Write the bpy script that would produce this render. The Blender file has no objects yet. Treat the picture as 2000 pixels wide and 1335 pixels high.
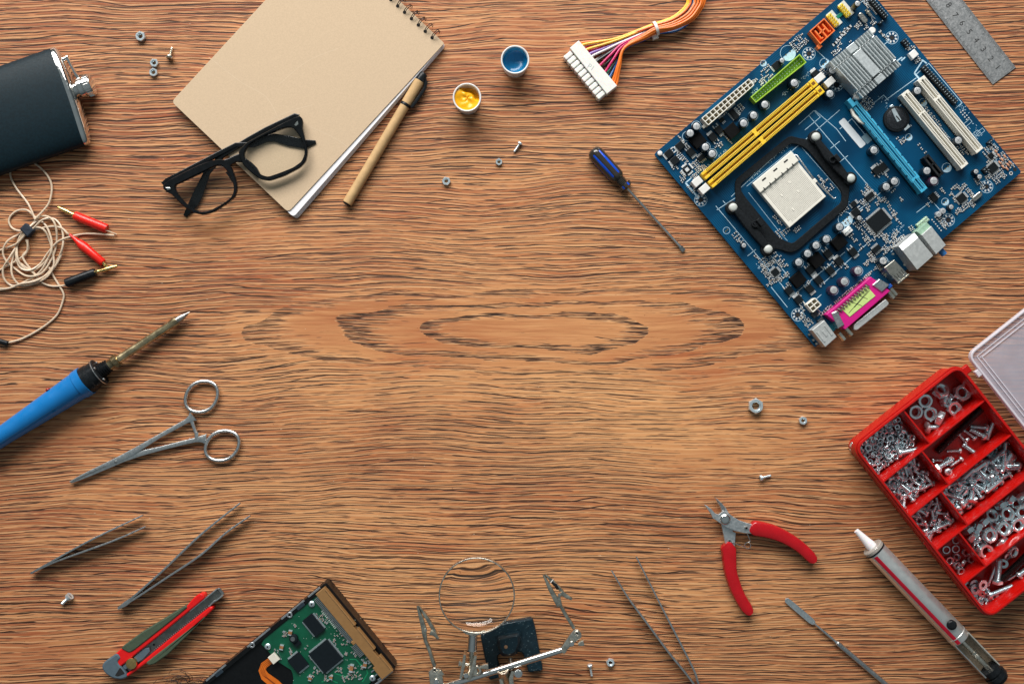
import bpy, bmesh, math, random
from math import sin, cos, pi, radians, sqrt, atan2, hypot
from mathutils import Vector, Matrix

# ------------------------------------------------------------------ camera, light, exposure
SC = bpy.context.scene
COL = SC.collection
S = 0.0004545            # metres on the table per photo pixel
W2, H2 = 1000.0, 667.5   # middle of the photograph
LENS = 40.0
CAMH = 2000.0 * LENS / 36.0      # camera height in pixel units
cam_d = bpy.data.cameras.new('camera')
cam_d.lens = LENS; cam_d.sensor_width = 36.0
cam_d.clip_start = 0.01; cam_d.clip_end = 50
cam = bpy.data.objects.new('camera', cam_d); COL.objects.link(cam)
cam.location = (0, 0, CAMH * S)
SC.camera = cam
SC.view_settings.view_transform = 'Standard'
SC.view_settings.look = 'None'
SC.view_settings.gamma = 1.0
SC.view_settings.exposure = 0.0
SC.render.resolution_x, SC.render.resolution_y = 1024, 683
SC.cycles.use_denoising = True
SC.cycles.max_bounces = 14
SC.cycles.transmission_bounces = 12
SC.cycles.transparent_max_bounces = 16

world = bpy.data.worlds.new('World'); SC.world = world
world.use_nodes = True
wnt = world.node_tree
wbg = wnt.nodes['Background']
# a plain room: pale ceiling overhead, dimmer towards the walls
_tc = wnt.nodes.new('ShaderNodeTexCoord'); _sp = wnt.nodes.new('ShaderNodeSeparateXYZ'); _mr = wnt.nodes.new('ShaderNodeMapRange')
wnt.links.new(_tc.outputs['Generated'], _sp.inputs[0]); wnt.links.new(_sp.outputs[2], _mr.inputs[0])
_mr.inputs[1].default_value = 0.1; _mr.inputs[2].default_value = 0.9; _mr.inputs[3].default_value = 0.05; _mr.inputs[4].default_value = 0.22
wnt.links.new(_mr.outputs[0], wbg.inputs['Strength'])
wbg.inputs['Color'].default_value = (0.80, 0.95, 1.0, 1)

def area(name, loc, target, sx, sy, power, color):
    d = bpy.data.lights.new(name, 'AREA'); d.shape = 'RECTANGLE'
    d.size = sx; d.size_y = sy; d.energy = power; d.color = color
    o = bpy.data.objects.new(name, d); COL.objects.link(o)
    o.location = loc
    o.rotation_euler = (Vector(target) - Vector(loc)).to_track_quat('-Z', 'Y').to_euler()
    return o
area('window_light', (-0.42, 2.40, 1.62), (0, 0.0, 0), 3.2, 1.40, 176, (1.0, 0.975, 0.94))

# ------------------------------------------------------------------ helpers: geometry in photo pixels (x right, y down, z up)
def U(p, z):
    """where a point seen at photo pixel p lies when it is z above the table"""
    k = (CAMH - z) / CAMH
    return (W2 + (p[0] - W2) * k, H2 + (p[1] - H2) * k)
def UL(pts, z): return [U(p, z) for p in pts]
def V3(p, z): return Vector((p[0], p[1], z))

def tag(o, label=None, cat=None, group=None, kind=None):
    if label: o['label'] = label
    if cat: o['category'] = cat
    if group: o['group'] = group
    if kind: o['kind'] = kind
    return o

def W(p, z=0): return Vector(((p[0] - W2) * S, (H2 - p[1]) * S, z * S))

def thing(name, p, label, cat, group=None, z=0):
    o = bpy.data.objects.new(name, None); COL.objects.link(o)
    o.empty_display_size = 0.005
    o.location = W(p, z)
    return tag(o, label, cat, group)

def wloc(o):
    v = Vector((0, 0, 0))
    while o is not None:
        v += o.location; o = o.parent
    return v

class MB:
    def __init__(self): self.v = []; self.f = []; self.sm = []; self.mi = []; self.cur = 0
    def add(self, vs, fs, smooth=False):
        b = len(self.v); self.v += [tuple(q) for q in vs]
        for f in fs: self.f.append([i + b for i in f]); self.sm.append(smooth); self.mi.append(self.cur)
        return self
    # closed polygon extruded, top edge chamfered by bev
    def prism(self, pts, z0, z1, bev=0.0, smooth=False, botbev=0.0):
        n = len(pts)
        rings = []
        if botbev: rings.append([(*q, z0) for q in inset(pts, botbev)]); rings.append([(*q, z0 + botbev) for q in pts])
        else: rings.append([(*q, z0) for q in pts])
        if bev:
            rings.append([(*q, z1 - bev) for q in pts])
            rings.append([(*q, z1 - bev * 0.3) for q in inset(pts, bev * 0.35)])
            rings.append([(*q, z1) for q in inset(pts, bev)])
        else: rings.append([(*q, z1) for q in pts])
        return self.loft(rings, smooth=smooth)
    def loft(self, rings, smooth=False, caps=True, closed=True):
        n = len(rings[0]); vs = [q for r in rings for q in r]; fs = []
        for k in range(len(rings) - 1):
            for i in range(n if closed else n - 1):
                j = (i + 1) % n
                fs.append((k*n + i, k*n + j, (k+1)*n + j, (k+1)*n + i))
        b = len(self.v)
        self.add(vs, fs, smooth)
        if caps:
            self.f.append([b + i for i in range(n)][::-1]); self.sm.append(False); self.mi.append(self.cur)
            self.f.append([b + (len(rings)-1)*n + i for i in range(n)]); self.sm.append(False); self.mi.append(self.cur)
        return self
    # oriented box: centre, angle (radians, image sense), length along angle, width across
    def box(self, c, ang, l, w, z0, z1, bev=0.0):
        return self.prism(rect(c, ang, l, w), z0, z1, bev)
    def tube(self, path, r, seg=8, closed=False, caps=True, smooth=True, flat=1.0):
        path = [Vector(p) for p in path]; n = len(path)
        rr = r if isinstance(r, (list, tuple)) else [r] * n
        up = None; rings = []
        for i in range(n):
            a = path[i-1] if (i > 0 or closed) else path[i]
            c = path[(i+1) % n] if (i < n-1 or closed) else path[i]
            t = c - a
            if t.length < 1e-9: t = Vector((1, 0, 0))
            t.normalize()
            if up is None:
                up = Vector((0, 0, 1))
                if abs(t.z) > 0.95: up = Vector((0, 1, 0))
            u = up - t * up.dot(t)
            if u.length < 1e-6: u = Vector((1, 0, 0)) - t * t.x
            u.normalize(); s = t.cross(u); up = u
            rings.append([path[i] + (s * cos(2*pi*k/seg) + u * sin(2*pi*k/seg) * flat) * rr[i] for k in range(seg)])
        if closed: rings.append(rings[0])
        return self.loft([[tuple(q) for q in R] for R in rings], smooth, caps and not closed)
    # lathe along p0->p1, profile [(distance along, radius)]
    def lathe(self, p0, p1, prof, seg=24, smooth=True, caps=True, normed=False):
        p0, p1 = Vector(p0), Vector(p1); L = (p1 - p0).length; t = (p1 - p0).normalized()
        up = Vector((0, 0, 1)) if abs(t.z) < 0.95 else Vector((1, 0, 0))
        u = (up - t * up.dot(t)).normalized(); s = t.cross(u)
        rings = []
        for d, r in prof:
            c = p0 + t * (d * L if normed else d)
            rings.append([tuple(c + (s * cos(2*pi*k/seg) + u * sin(2*pi*k/seg)) * max(r, 1e-3)) for k in range(seg)])
        return self.loft(rings, smooth, caps)
    def cyl(self, c, r, z0, z1, seg=20, bev=0.0, smooth=True):
        prof = [(0, r), (z1 - z0, r)] if not bev else [(0, r), (z1-z0-bev, r), (z1-z0-bev*.3, r-bev*.3), (z1-z0, r-bev)]
        return self.lathe((c[0], c[1], z0), (c[0], c[1], z1), prof, seg, smooth)
    # ring with hole (washer / tube) vertical
    def annulus(self, c, r0, r1, z0, z1, seg=24, hexa=False, bev=0):
        out = [(r1, z0), (r1, z1 - bev), (r1 - bev, z1), (r0 + bev*.6, z1), (r0, z1 - bev*.6), (r0, z0)] if bev else [(r1, z0), (r1, z1), (r0, z1), (r0, z0)]
        n = len(out); vs = []; fs = []
        for k in range(seg):
            a = 2*pi*k/seg
            for r, z in out: vs.append((c[0] + r*cos(a), c[1] + r*sin(a), z))
        for k in range(seg):
            j = (k+1) % seg
            for i in range(n):
                m = (i+1) % n
                fs.append((k*n+i, j*n+i, j*n+m, k*n+m))
        return self.add(vs, fs, True)
    def quad(self, pts3): return self.add(pts3, [tuple(range(len(pts3)))])
    def flat(self, pts, z): return self.add([(*q, z) for q in pts], [tuple(range(len(pts)))])
    # flat line strip of given width
    def line(self, pts, w, z, closed=False):
        P = [Vector((p[0], p[1])) for p in pts]; n = len(P); L = []; R = []
        for i in range(n):
            a = P[i-1] if (i > 0 or closed) else P[i]; c = P[(i+1) % n] if (i < n-1 or closed) else P[i]
            d1 = (P[i]-a); d2 = (c-P[i])
            if d1.length < 1e-6: d1 = d2
            if d2.length < 1e-6: d2 = d1
            t = (d1.normalized() + d2.normalized()); t = t.normalized() if t.length > 1e-6 else d1.normalized()
            nn = Vector((-t.y, t.x)); k = max(0.35, nn.dot(Vector((-d1.y, d1.x)).normalized()))
            L.append(P[i] + nn * w/2/k); R.append(P[i] - nn * w/2/k)
        m = n if closed else n-1
        for i in range(m):
            j = (i+1) % n
            self.flat([L[i][:], L[j][:], R[j][:], R[i][:]], z)
        return self
    def mesh(self, name, origin, mat, recalc=True, smooth_ang=None):
        bm = bmesh.new()
        o = origin
        vs = [bm.verts.new(((x - W2)*S - o.x, (H2 - y)*S - o.y, z*S - o.z)) for x, y, z in self.v]
        for f, sm, mi in zip(self.f, self.sm, self.mi):
            try: F = bm.faces.new([vs[i] for i in f])
            except ValueError: continue
            F.smooth = sm; F.material_index = mi
        if recalc: bmesh.ops.recalc_face_normals(bm, faces=bm.faces)
        me = bpy.data.meshes.new(name); bm.to_mesh(me); bm.free()
        if mat:
            for m in (mat if isinstance(mat, (list, tuple)) else [mat]): me.materials.append(m)
        if any(self.sm):
            try: me.set_sharp_from_angle(angle=radians(38))
            except Exception: pass
        return me
    def obj(self, name, mat, parent=None, loc=None, **k):
        if parent is not None: org = wloc(parent)
        elif loc is not None: org = loc
        else:
            xs = [q[0] for q in self.v]; ys = [q[1] for q in self.v]; zs = [q[2] for q in self.v]
            org = W(((min(xs)+max(xs))/2, (min(ys)+max(ys))/2), min(zs))
        me = self.mesh(name, org, mat)
        o = bpy.data.objects.new(name, me); COL.objects.link(o)
        if parent is not None: o.parent = parent
        else: o.location = org
        for kk, vv in k.items(): o[kk] = vv
        return o
    # strip of varying width along a 2D path, standing from z0 to z1 (numbers or lists)
    def strip(self, path, w, z0, z1, bev=0.0):
        n = len(path); P = [Vector(p[:2]) for p in path]
        g = lambda q, i: q[i] if isinstance(q, (list, tuple)) else q
        rings = []
        for i in range(n):
            a = P[i-1] if i > 0 else P[i]; c = P[i+1] if i < n-1 else P[i]
            t = (c-a).normalized(); nn = Vector((-t.y, t.x)); h = g(w, i)/2; b, d = g(z0, i), g(z1, i)
            L = P[i]+nn*h; R = P[i]-nn*h
            if bev:
                q = min(bev, h*.8, (d-b)*.6); e = lambda x: (P[i]+nn*(h-x), P[i]-nn*(h-x))
                L2, R2 = e(q); L3, R3 = e(q*.3); L4, R4 = e(q*.4)
                rings.append([(*L4, b), (*L, b+q*.4), (*L, d-q), (*L3, d-q*.3), (*L2, d), (*R2, d), (*R3, d-q*.3), (*R, d-q), (*R, b+q*.4), (*R4, b)])
            else: rings.append([(*L, b), (*L, d), (*R, d), (*R, b)])
        return self.loft(rings, bool(bev))
    def ringprism(self, outer, inner, z0, z1, bev=0.0, n=72, c=None):
        c = c or (sum(p[0] for p in inner)/len(inner), sum(p[1] for p in inner)/len(inner))
        O = polar(outer, c, n); I = polar(inner, c, n)
        sec = [(O, z0), (O, z1-bev), ([lp(o, i, bev/max(1e-3, hypot(o[0]-i[0], o[1]-i[1]))) for o, i in zip(O, I)], z1),
               ([lp(i, o, bev/max(1e-3, hypot(o[0]-i[0], o[1]-i[1]))) for o, i in zip(O, I)], z1), (I, z1-bev), (I, z0)]
        m = len(sec); vs = []; fs = []
        for k in range(n):
            for R, z in sec: vs.append((*R[k], z))
        for k in range(n):
            j = (k+1) % n
            for i in range(m): fs.append((k*m+i, j*m+i, j*m+(i+1) % m, k*m+(i+1) % m))
        return self.add(vs, fs, True)

def polar(poly, c, n):
    out = []
    for k in range(n):
        a = 2*pi*k/n; d = (cos(a), sin(a)); best = 0
        for i in range(len(poly)):
            p, q = poly[i], poly[(i+1) % len(poly)]
            ex, ey = q[0]-p[0], q[1]-p[1]; den = d[0]*ey - d[1]*ex
            if abs(den) < 1e-9: continue
            fx, fy = p[0]-c[0], p[1]-c[1]
            r = (fx*ey - fy*ex)/den; u = (fx*d[1] - fy*d[0])/den
            if r > 0 and -1e-6 <= u <= 1+1e-6: best = max(best, r)
        out.append((c[0]+d[0]*best, c[1]+d[1]*best))
    return out
def place(o, p, z, rz=0.0, rot=None, parent=None):
    if parent is not None: o.parent = parent; o.location = W(p, z) - wloc(parent)
    else: o.location = W(p, z)
    o.rotation_euler = rot if rot is not None else (0, 0, -rz)
    return o
def inst(name, me, parent, p, z, rz=0.0, rot=None):
    o = bpy.data.objects.new(name, me); COL.objects.link(o)
    return place(o, p, z, rz, rot, parent)
ORG = (W2, H2); ZERO = Vector((0, 0, 0))

def inset(pts, d):
    """move polygon edges inwards by d (either winding)"""
    n = len(pts); A = sum(pts[i][0]*pts[(i+1) % n][1] - pts[(i+1) % n][0]*pts[i][1] for i in range(n))
    sgn = 1 if A > 0 else -1; out = []
    for i in range(n):
        a, b, c = Vector(pts[i-1][:2]), Vector(pts[i][:2]), Vector(pts[(i+1) % n][:2])
        d1 = b-a; d2 = c-b
        d1 = d1.normalized() if d1.length > 1e-7 else d2.normalized()
        d2 = d2.normalized() if d2.length > 1e-7 else d1
        n1 = Vector((-d1.y, d1.x))*sgn; n2 = Vector((-d2.y, d2.x))*sgn
        m = n1 + n2
        m = m.normalized() if m.length > 1e-6 else n1
        out.append(tuple(b + m * d / max(0.3, m.dot(n1))))
    return out
def rot(p, a, c=(0, 0)):
    x, y = p[0]-c[0], p[1]-c[1]
    return (c[0] + x*cos(a) - y*sin(a), c[1] + x*sin(a) + y*cos(a))
def rect(c, ang, l, w):
    return [(c[0] + cos(ang)*a*l/2 - sin(ang)*b*w/2, c[1] + sin(ang)*a*l/2 + cos(ang)*b*w/2) for a, b in ((-1,-1),(1,-1),(1,1),(-1,1))]
def rrect(c, ang, l, w, r, n=5):
    pts = []
    for sx, sy, a0 in ((1,1,0),(-1,1,pi/2),(-1,-1,pi),(1,-1,1.5*pi)):
        for k in range(n+1):
            a = a0 + pi/2*k/n
            pts.append((sx*(l/2-r) + r*cos(a), sy*(w/2-r) + r*sin(a)))
    return [(c[0] + x*cos(ang) - y*sin(ang), c[1] + x*sin(ang) + y*cos(ang)) for x, y in pts]
def roundpoly(pts, r, n=4):
    out = []; m = len(pts); rr = r if isinstance(r, (list, tuple)) else [r]*m
    for i in range(m):
        a, b, c = Vector(pts[i-1]), Vector(pts[i]), Vector(pts[(i+1) % m]); q = rr[i]
        if q <= 0: out.append(tuple(b)); continue
        u = (a-b); v = (c-b); q1 = min(q, u.length*.48, v.length*.48); u.normalize(); v.normalize()
        p0 = b+u*q1; p1 = b+v*q1
        for k in range(n+1):
            t = k/n; out.append(tuple(p0*(1-t)**2 + b*2*t*(1-t) + p1*t*t))
    return out
def circ(c, r, n=24, a0=0): return [(c[0]+r*cos(a0+2*pi*k/n), c[1]+r*sin(a0+2*pi*k/n)) for k in range(n)]
def spline(pts, n=8, closed=False):
    """Catmull-Rom through pts of any dimension"""
    P = [Vector(p) for p in pts]; m = len(P); out = []
    for i in range(m if closed else m-1):
        p0 = P[i-1] if (i > 0 or closed) else P[i]; p1 = P[i]; p2 = P[(i+1) % m]
        p3 = P[(i+2) % m] if (i+2 < m or closed) else p2
        for k in range(n):
            t = k/n
            out.append(0.5*((2*p1) + (p2-p0)*t + (2*p0-5*p1+4*p2-p3)*t*t + (3*p1-p0-3*p2+p3)*t**3))
    if not closed: out.append(P[-1])
    return out
def lerp(a, b, t): return a + (b-a)*t
def lp(a, b, t): return (a[0]+(b[0]-a[0])*t, a[1]+(b[1]-a[1])*t)
def ang(a, b): return atan2(b[1]-a[1], b[0]-a[0])
def copy_tree(o, parent=None):
    c = o.copy(); COL.objects.link(c)
    if parent is not None: c.parent = parent
    for ch in o.children: copy_tree(ch, c)
    return c
def text_mb(s, c, a, size, z, upright=False, depth=0.0):
    cu = bpy.data.curves.new('lettering', 'FONT'); cu.body = s; cu.size = 1; cu.align_x = 'CENTER'; cu.align_y = 'CENTER'; cu.resolution_u = 3
    o = bpy.data.objects.new('lettering', cu); COL.objects.link(o)
    dg = bpy.context.evaluated_depsgraph_get(); me = bpy.data.meshes.new_from_object(o.evaluated_get(dg))
    mb = MB()
    mb.add([(c[0] + size*(v.co.x*cos(a) + v.co.y*sin(a)), c[1] + size*(v.co.x*sin(a) - v.co.y*cos(a)), z) for v in me.vertices], [tuple(p.vertices) for p in me.polygons])
    bpy.data.objects.remove(o); bpy.data.curves.remove(cu); bpy.data.meshes.remove(me)
    return mb

# ------------------------------------------------------------------ procedural materials
def srgb(r, g, b):
    f = lambda c: (c/255/12.92 if c/255 <= 0.04045 else ((c/255+0.055)/1.055)**2.4)
    return (f(r), f(g), f(b))
class NT:
    def __init__(self, nt): self.nt = nt
    def n(self, t, **k):
        x = self.nt.nodes.new(t)
        for a, b in k.items(): setattr(x, a, b)
        return x
    def put(self, sock, v):
        if hasattr(v, 'is_output'): self.nt.links.new(v, sock)
        elif v is not None: sock.default_value = v
    def m(self, op, a, b=None, c=None, clamp=False):
        x = self.n('ShaderNodeMath', operation=op); x.use_clamp = clamp
        for i, v in enumerate((a, b, c)):
            if v is not None: self.put(x.inputs[i], v)
        return x.outputs[0]
    def xyz(self, x, y, z=0.0):
        c = self.n('ShaderNodeCombineXYZ')
        for i, v in enumerate((x, y, z)): self.put(c.inputs[i], v)
        return c.outputs[0]
    def noise(self, vec, scale=1.0, detail=2.0, rough=0.5, dist=0.0):
        x = self.n('ShaderNodeTexNoise')
        if vec is not None: self.put(x.inputs['Vector'], vec)
        for k, v in (('Scale', scale), ('Detail', detail), ('Roughness', rough), ('Distortion', dist)): self.put(x.inputs[k], v)
        return x.outputs[0]
    def ss(self, v, a, b):
        x = self.n('ShaderNodeMapRange', interpolation_type='SMOOTHSTEP')
        self.put(x.inputs[0], v); self.put(x.inputs[1], a); self.put(x.inputs[2], b)
        return x.outputs[0]
    def lin(self, v, a, b, c, d):
        x = self.n('ShaderNodeMapRange')
        for i, q in enumerate((v, a, b, c, d)): self.put(x.inputs[i], q)
        return x.outputs[0]
    def mix(self, f, a, b, mode='MIX'):
        x = self.n('ShaderNodeMix', data_type='RGBA', blend_type=mode)
        self.put(x.inputs[0], f)
        for i, v in ((6, a), (7, b)): self.put(x.inputs[i], v if hasattr(v, 'is_output') else (*v[:3], 1))
        return x.outputs[2]
    def bump(self, h, strength=0.3, dist=0.0005, normal=None):
        x = self.n('ShaderNodeBump'); self.put(x.inputs['Height'], h)
        x.inputs['Strength'].default_value = strength; x.inputs['Distance'].default_value = dist
        if normal is not None: self.put(x.inputs['Normal'], normal)
        return x.outputs[0]
def setin(b, k, v):
    if k in b.inputs: b.inputs[k].default_value = v
def mat(name, col, rough=0.5, metal=0.0, var=0.10, vs=400, bump=0.0, bs=1500, rvar=0.12, spec=0.5, coat=0.0, stretch=None, alpha=None, trans=0.0, ior=1.5, sub=0.0, speck=None):
    """principled surface with uneven colour, gloss and fine relief"""
    m = bpy.data.materials.new(name); m.use_nodes = True
    t = NT(m.node_tree); b = m.node_tree.nodes['Principled BSDF']
    co = t.n('ShaderNodeTexCoord').outputs['Object']
    if stretch:
        mp = t.n('ShaderNodeMapping'); t.put(mp.inputs['Vector'], co); mp.inputs['Scale'].default_value = stretch
        mp.inputs['Rotation'].default_value = (0, 0, 0); co = mp.outputs[0]
    n1 = t.noise(co, vs, 3, 0.6)
    lo = tuple(c*(1-var) for c in col); hi = tuple(min(1, c*(1+var)) for c in col)
    c = t.mix(t.ss(n1, 0.3, 0.7), lo, hi)
    if speck:
        sc, sz, sk = speck
        n3 = t.noise(co, sz, 2, 0.5); c = t.mix(t.ss(n3, 0.66, 0.72), c, sk)
    t.put(b.inputs['Base Color'], c)
    n2 = t.noise(co, vs*2.3, 2, 0.5)
    t.put(b.inputs['Roughness'], t.lin(n2, 0.2, 0.8, max(0.02, rough-rvar), min(1, rough+rvar)))
    setin(b, 'Metallic', metal); setin(b, 'Specular IOR Level', spec); setin(b, 'Coat Weight', coat); setin(b, 'Coat Roughness', 0.08)
    setin(b, 'Transmission Weight', trans); setin(b, 'IOR', ior)
    if sub: setin(b, 'Subsurface Weight', sub); setin(b, 'Subsurface Scale', 0.002)
    if alpha is not None: setin(b, 'Alpha', alpha)
    if bump:
        n4 = t.noise(co, bs, 3, 0.6); t.put(b.inputs['Normal'], t.bump(n4, bump, 0.0003))
    return m

# ------------------------------------------------------------------ the wooden table
def wood_material():
    m = bpy.data.materials.new('brushed_oak'); m.use_nodes = True
    t = NT(m.node_tree); b = m.node_tree.nodes['Principled BSDF']
    sep = t.n('ShaderNodeSeparateXYZ'); t.put(sep.inputs[0], t.n('ShaderNodeTexCoord').outputs['Object'])
    k = 1/(S*100)
    X = t.m('MULTIPLY', sep.outputs[0], k); Y = t.m('MULTIPLY', sep.outputs[1], k)
    P = lambda sx, sy, z=0.0, y=None: t.xyz(t.m('MULTIPLY', X, sx), t.m('MULTIPLY', y if y is not None else Y, sy), z)
    c = lambda v, a: t.m('MULTIPLY', t.m('SUBTRACT', v, 0.5), a)
    # slow sway of the grain
    Yw = t.m('ADD', t.m('ADD', Y, c(t.noise(P(.13, .22, 3.1), 1, 2, .5), .85)), c(t.noise(P(.8, 2.2, 7.7), 1, 2, .6), .06))
    # flat-sawn figure: nested pointed ovals round the heart of the board
    dx = t.m('MULTIPLY', t.m('SUBTRACT', X, 0.45), 1/6.6)
    dy = t.m('ADD', t.m('SUBTRACT', Y, 0.22), t.m('ADD', c(t.noise(P(.36, 1.0, 9.2), 1, 3, .6), .58), c(t.noise(P(2.4, 7.0, 2.2), 1, 2, .5), .07)))
    F = t.m('SQRT', t.m('ADD', t.m('MULTIPLY', dx, dx), t.m('MULTIPLY', dy, dy)))
    F = t.m('ADD', F, c(t.noise(P(.45, .8, 4.4), 1, 2, .5), .26))
    ring = t.m('FRACT', t.m('MULTIPLY_ADD', F, 4.0, .55))
    band = t.m('MULTIPLY', t.ss(ring, 0.05, 0.95), t.ss(ring, 1.0, 0.965))        # earlywood: many pores
    band = t.m('MULTIPLY', band, t.ss(F, .20, .27))
    heart = t.ss(F, 1.15, 0.62)                                                      # 1 in the figure
    quiet = t.ss(t.noise(P(.20, .60, 5.5, Yw), 1, 3, .55), 0.46, 0.74)             # patches of closed grain
    dens = t.m('ADD', t.m('MULTIPLY', heart, band), t.m('MULTIPLY', t.m('SUBTRACT', 1.0, heart), t.lin(quiet, 0, 1, 1.0, 0.40)))
    # open grain: thin cracks of even width that start, taper and stop along the fibre
    def cracks(freq, amp, z, lenx, thr, w):
        v = t.m('ADD', t.m('MULTIPLY', Yw, freq), c(t.noise(P(.42, 1.1, z, Yw), 1, 1, .5), amp))
        v = t.m('ADD', v, c(t.noise(P(1.8, 3.0, z+3, Yw), 1, 2, .6), .34))
        idn = t.m('FLOOR', v); fr = t.m('ABSOLUTE', t.m('SUBTRACT', t.m('FRACT', v), 0.5))
        q = t.noise(t.xyz(t.m('MULTIPLY', X, lenx), t.m('MULTIPLY', idn, 7.31), z), 1, 2, .6)
        lo = t.m('ADD', t.m('MULTIPLY_ADD', dens, -.30, thr+.21), 0.0)
        wid = t.m('MULTIPLY', t.ss(q, lo, t.m('ADD', lo, .14)), w)
        return t.m('MULTIPLY', t.ss(fr, wid, t.m('MULTIPLY', wid, .45)), t.ss(wid, 0.0, w*.3)), fr, v
    c1, f1, v1 = cracks(6.3, 2.2, 0.3, .95, .47, .086)
    c2, f2, v2 = cracks(10.5, 3.4, 11.3, 1.35, .455, .120)
    c3, f3, v3 = cracks(20.0, 6.0, 21.3, 2.0, .43, .17)
    pore = t.m('MAXIMUM', t.m('MAXIMUM', c1, t.m('MULTIPLY', c2, .95)), t.m('MULTIPLY', c3, .70))
    # short pores packed in the earlywood of the figure
    sn = t.noise(P(1.5, 46.0, 61.0, Y), 1, 1.5, .6); s1 = t.ss(t.m('ADD', sn, t.m('MULTIPLY_ADD', band, .27, -.75)), 0.0, 0.08)
    pore = t.m('MAXIMUM', pore, t.m('MULTIPLY', t.m('MULTIPLY', s1, heart), t.ss(band, 0.1, 0.4)))
    # hair-fine open pores everywhere, in drifts
    s2 = t.ss(t.noise(P(2.4, 46.0, 64.0, Yw), 1, 1, .5), .60, .70)
    s2 = t.m('MULTIPLY', s2, t.ss(t.noise(P(.5, 1.6, 67.0, Yw), 1, 2, .6), .40, .62))
    pore = t.m('MAXIMUM', pore, t.m('MULTIPLY', s2, t.lin(dens, 0, 1, .25, .62)))
    # fibres and tones
    fib = t.noise(P(1.3, 42.0, 71.0, Yw), 1, 4, .65)
    fib2 = t.noise(P(.5, 9.0, 81.0, Yw), 1, 3, .6)
    tone = t.noise(P(.16, .5, 91.0, Yw), 1, 3, .55)
    red = t.noise(P(.35, 1.2, 95.0), 1, 3, .6)
    col = t.mix(t.ss(tone, .30, .70), srgb(172, 102, 62), srgb(212, 150, 98))
    col = t.mix(t.m('MULTIPLY', t.ss(red, .50, .74), .75), col, srgb(176, 94, 54))
    # redder wood outwards, with the light's fall-off towards the corners painted in
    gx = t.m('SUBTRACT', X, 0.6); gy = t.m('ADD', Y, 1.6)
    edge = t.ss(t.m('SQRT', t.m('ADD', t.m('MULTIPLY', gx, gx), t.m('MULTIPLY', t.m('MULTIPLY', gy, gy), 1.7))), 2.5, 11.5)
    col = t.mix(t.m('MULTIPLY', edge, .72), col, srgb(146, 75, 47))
    col = t.mix(t.m('MULTIPLY', t.ss(fib2, .36, .70), .48), col, srgb(224, 165, 110))
    col = t.mix(t.m('MULTIPLY', t.ss(fib, .52, .30), .42), col, srgb(140, 78, 44))
    col = t.mix(t.m('MULTIPLY', t.ss(fib, .56, .74), .38), col, srgb(236, 186, 136))
    # lighter lips along one side of each crack
    lip = t.m('MULTIPLY', t.ss(t.m('ABSOLUTE', t.m('SUBTRACT', t.m('FRACT', t.m('SUBTRACT', v2, .27)), 0.5)), .22, .02), t.ss(dens, .2, .7))
    col = t.mix(t.m('MULTIPLY', lip, .38), col, srgb(244, 200, 148))
    blot = t.ss(t.noise(P(1.2, 2.4, 12.0), 1, 4, .7), .60, .78)
    col = t.mix(t.m('MULTIPLY', blot, .28), col, srgb(132, 70, 42))
    spk = t.ss(t.noise(P(16, 16, 3.0), 1, 1, .5), .76, .80)
    col = t.mix(t.m('MULTIPLY', spk, .5), col, srgb(120, 62, 36))
    dark = t.mix(t.noise(P(1, 6, 15.0), 1, 2, .5), srgb(16, 9, 8), srgb(50, 28, 19))
    col = t.mix(t.m('MULTIPLY', pore, .96), col, dark)
    dust = t.ss(t.noise(P(9, 22, 6.0), 1, 2, .5), .755, .80)
    col = t.mix(t.m('MULTIPLY', dust, .6), col, srgb(244, 222, 192))
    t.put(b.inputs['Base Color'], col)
    t.put(b.inputs['Roughness'], t.lin(fib, .2, .8, .62, .42))
    setin(b, 'Specular IOR Level', 0.35)
    h = t.m('SUBTRACT', t.m('ADD', t.m('MULTIPLY', fib, .30), t.m('MULTIPLY', t.noise(P(.5, 11, 17.0, Yw), 1, 3, .6), .8)), t.m('MULTIPLY', pore, .9))
    t.put(b.inputs['Normal'], t.bump(h, .42, 0.0008))
    return m

tb = MB()
tb.box((W2, H2), 0, 2900, 2100, -60, 0)
tabletop = tb.obj('tabletop', wood_material(), loc=Vector((0, 0, 0)))
tag(tabletop, 'orange brown brushed oak tabletop with dark open grain', None, None, 'structure')
# ------------------------------------------------------------------ shared materials
M_STEEL = mat('satin_steel', (.66, .68, .68), .34, 1.0, .08, 300, .06, 2500)
M_STEEL_D = mat('dull_dark_steel', (.34, .35, .35), .38, 1.0, .12, 300, .08)
M_ZINC = mat('zinc_plate', (.74, .84, .88), .26, .70, .08, 350, .05, 1200)
M_ZINC_D = mat('zinc_plate_worn', (.62, .72, .76), .32, .75, .12, 350, .08, 1200)
M_CHROME = mat('chrome', (.78, .78, .76), .07, 1.0, .04, 200)
M_NICKEL = mat('tarnished_nickel', (.72, .67, .57), .28, 1.0, .22, 260, .12, 900)
M_BRASS = mat('brass', (.72, .50, .20), .26, 1.0, .10, 400)
M_GOLD = mat('gold_plate', (.85, .62, .24), .18, 1.0, .06, 400)
M_BLACK = mat('black_plastic', (.010, .012, .014), .28, 0, .25, 300, .03, spec=.2)
M_BLACKM = mat('matt_black_plastic', (.010, .012, .014), .5, 0, .3, 500, .10, spec=.14)
M_DARK = mat('dark_hollow', (.010, .009, .009), .8, 0, .2, 300)
M_WHITE = mat('white_plastic', (.78, .77, .74), .38, 0, .04, 250, .02)
M_CREAM = mat('ivory_plastic', (.74, .70, .60), .42, 0, .05, 250, .02)
M_REDG = mat('glossy_red_plastic', (.62, .012, .010), .26, 0, .06, 150, .03, 300)
M_KRAFT = mat('kraft_card', srgb(203, 179, 150), .85, 0, .05, 900, .10, 2600, spec=.2)
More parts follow.
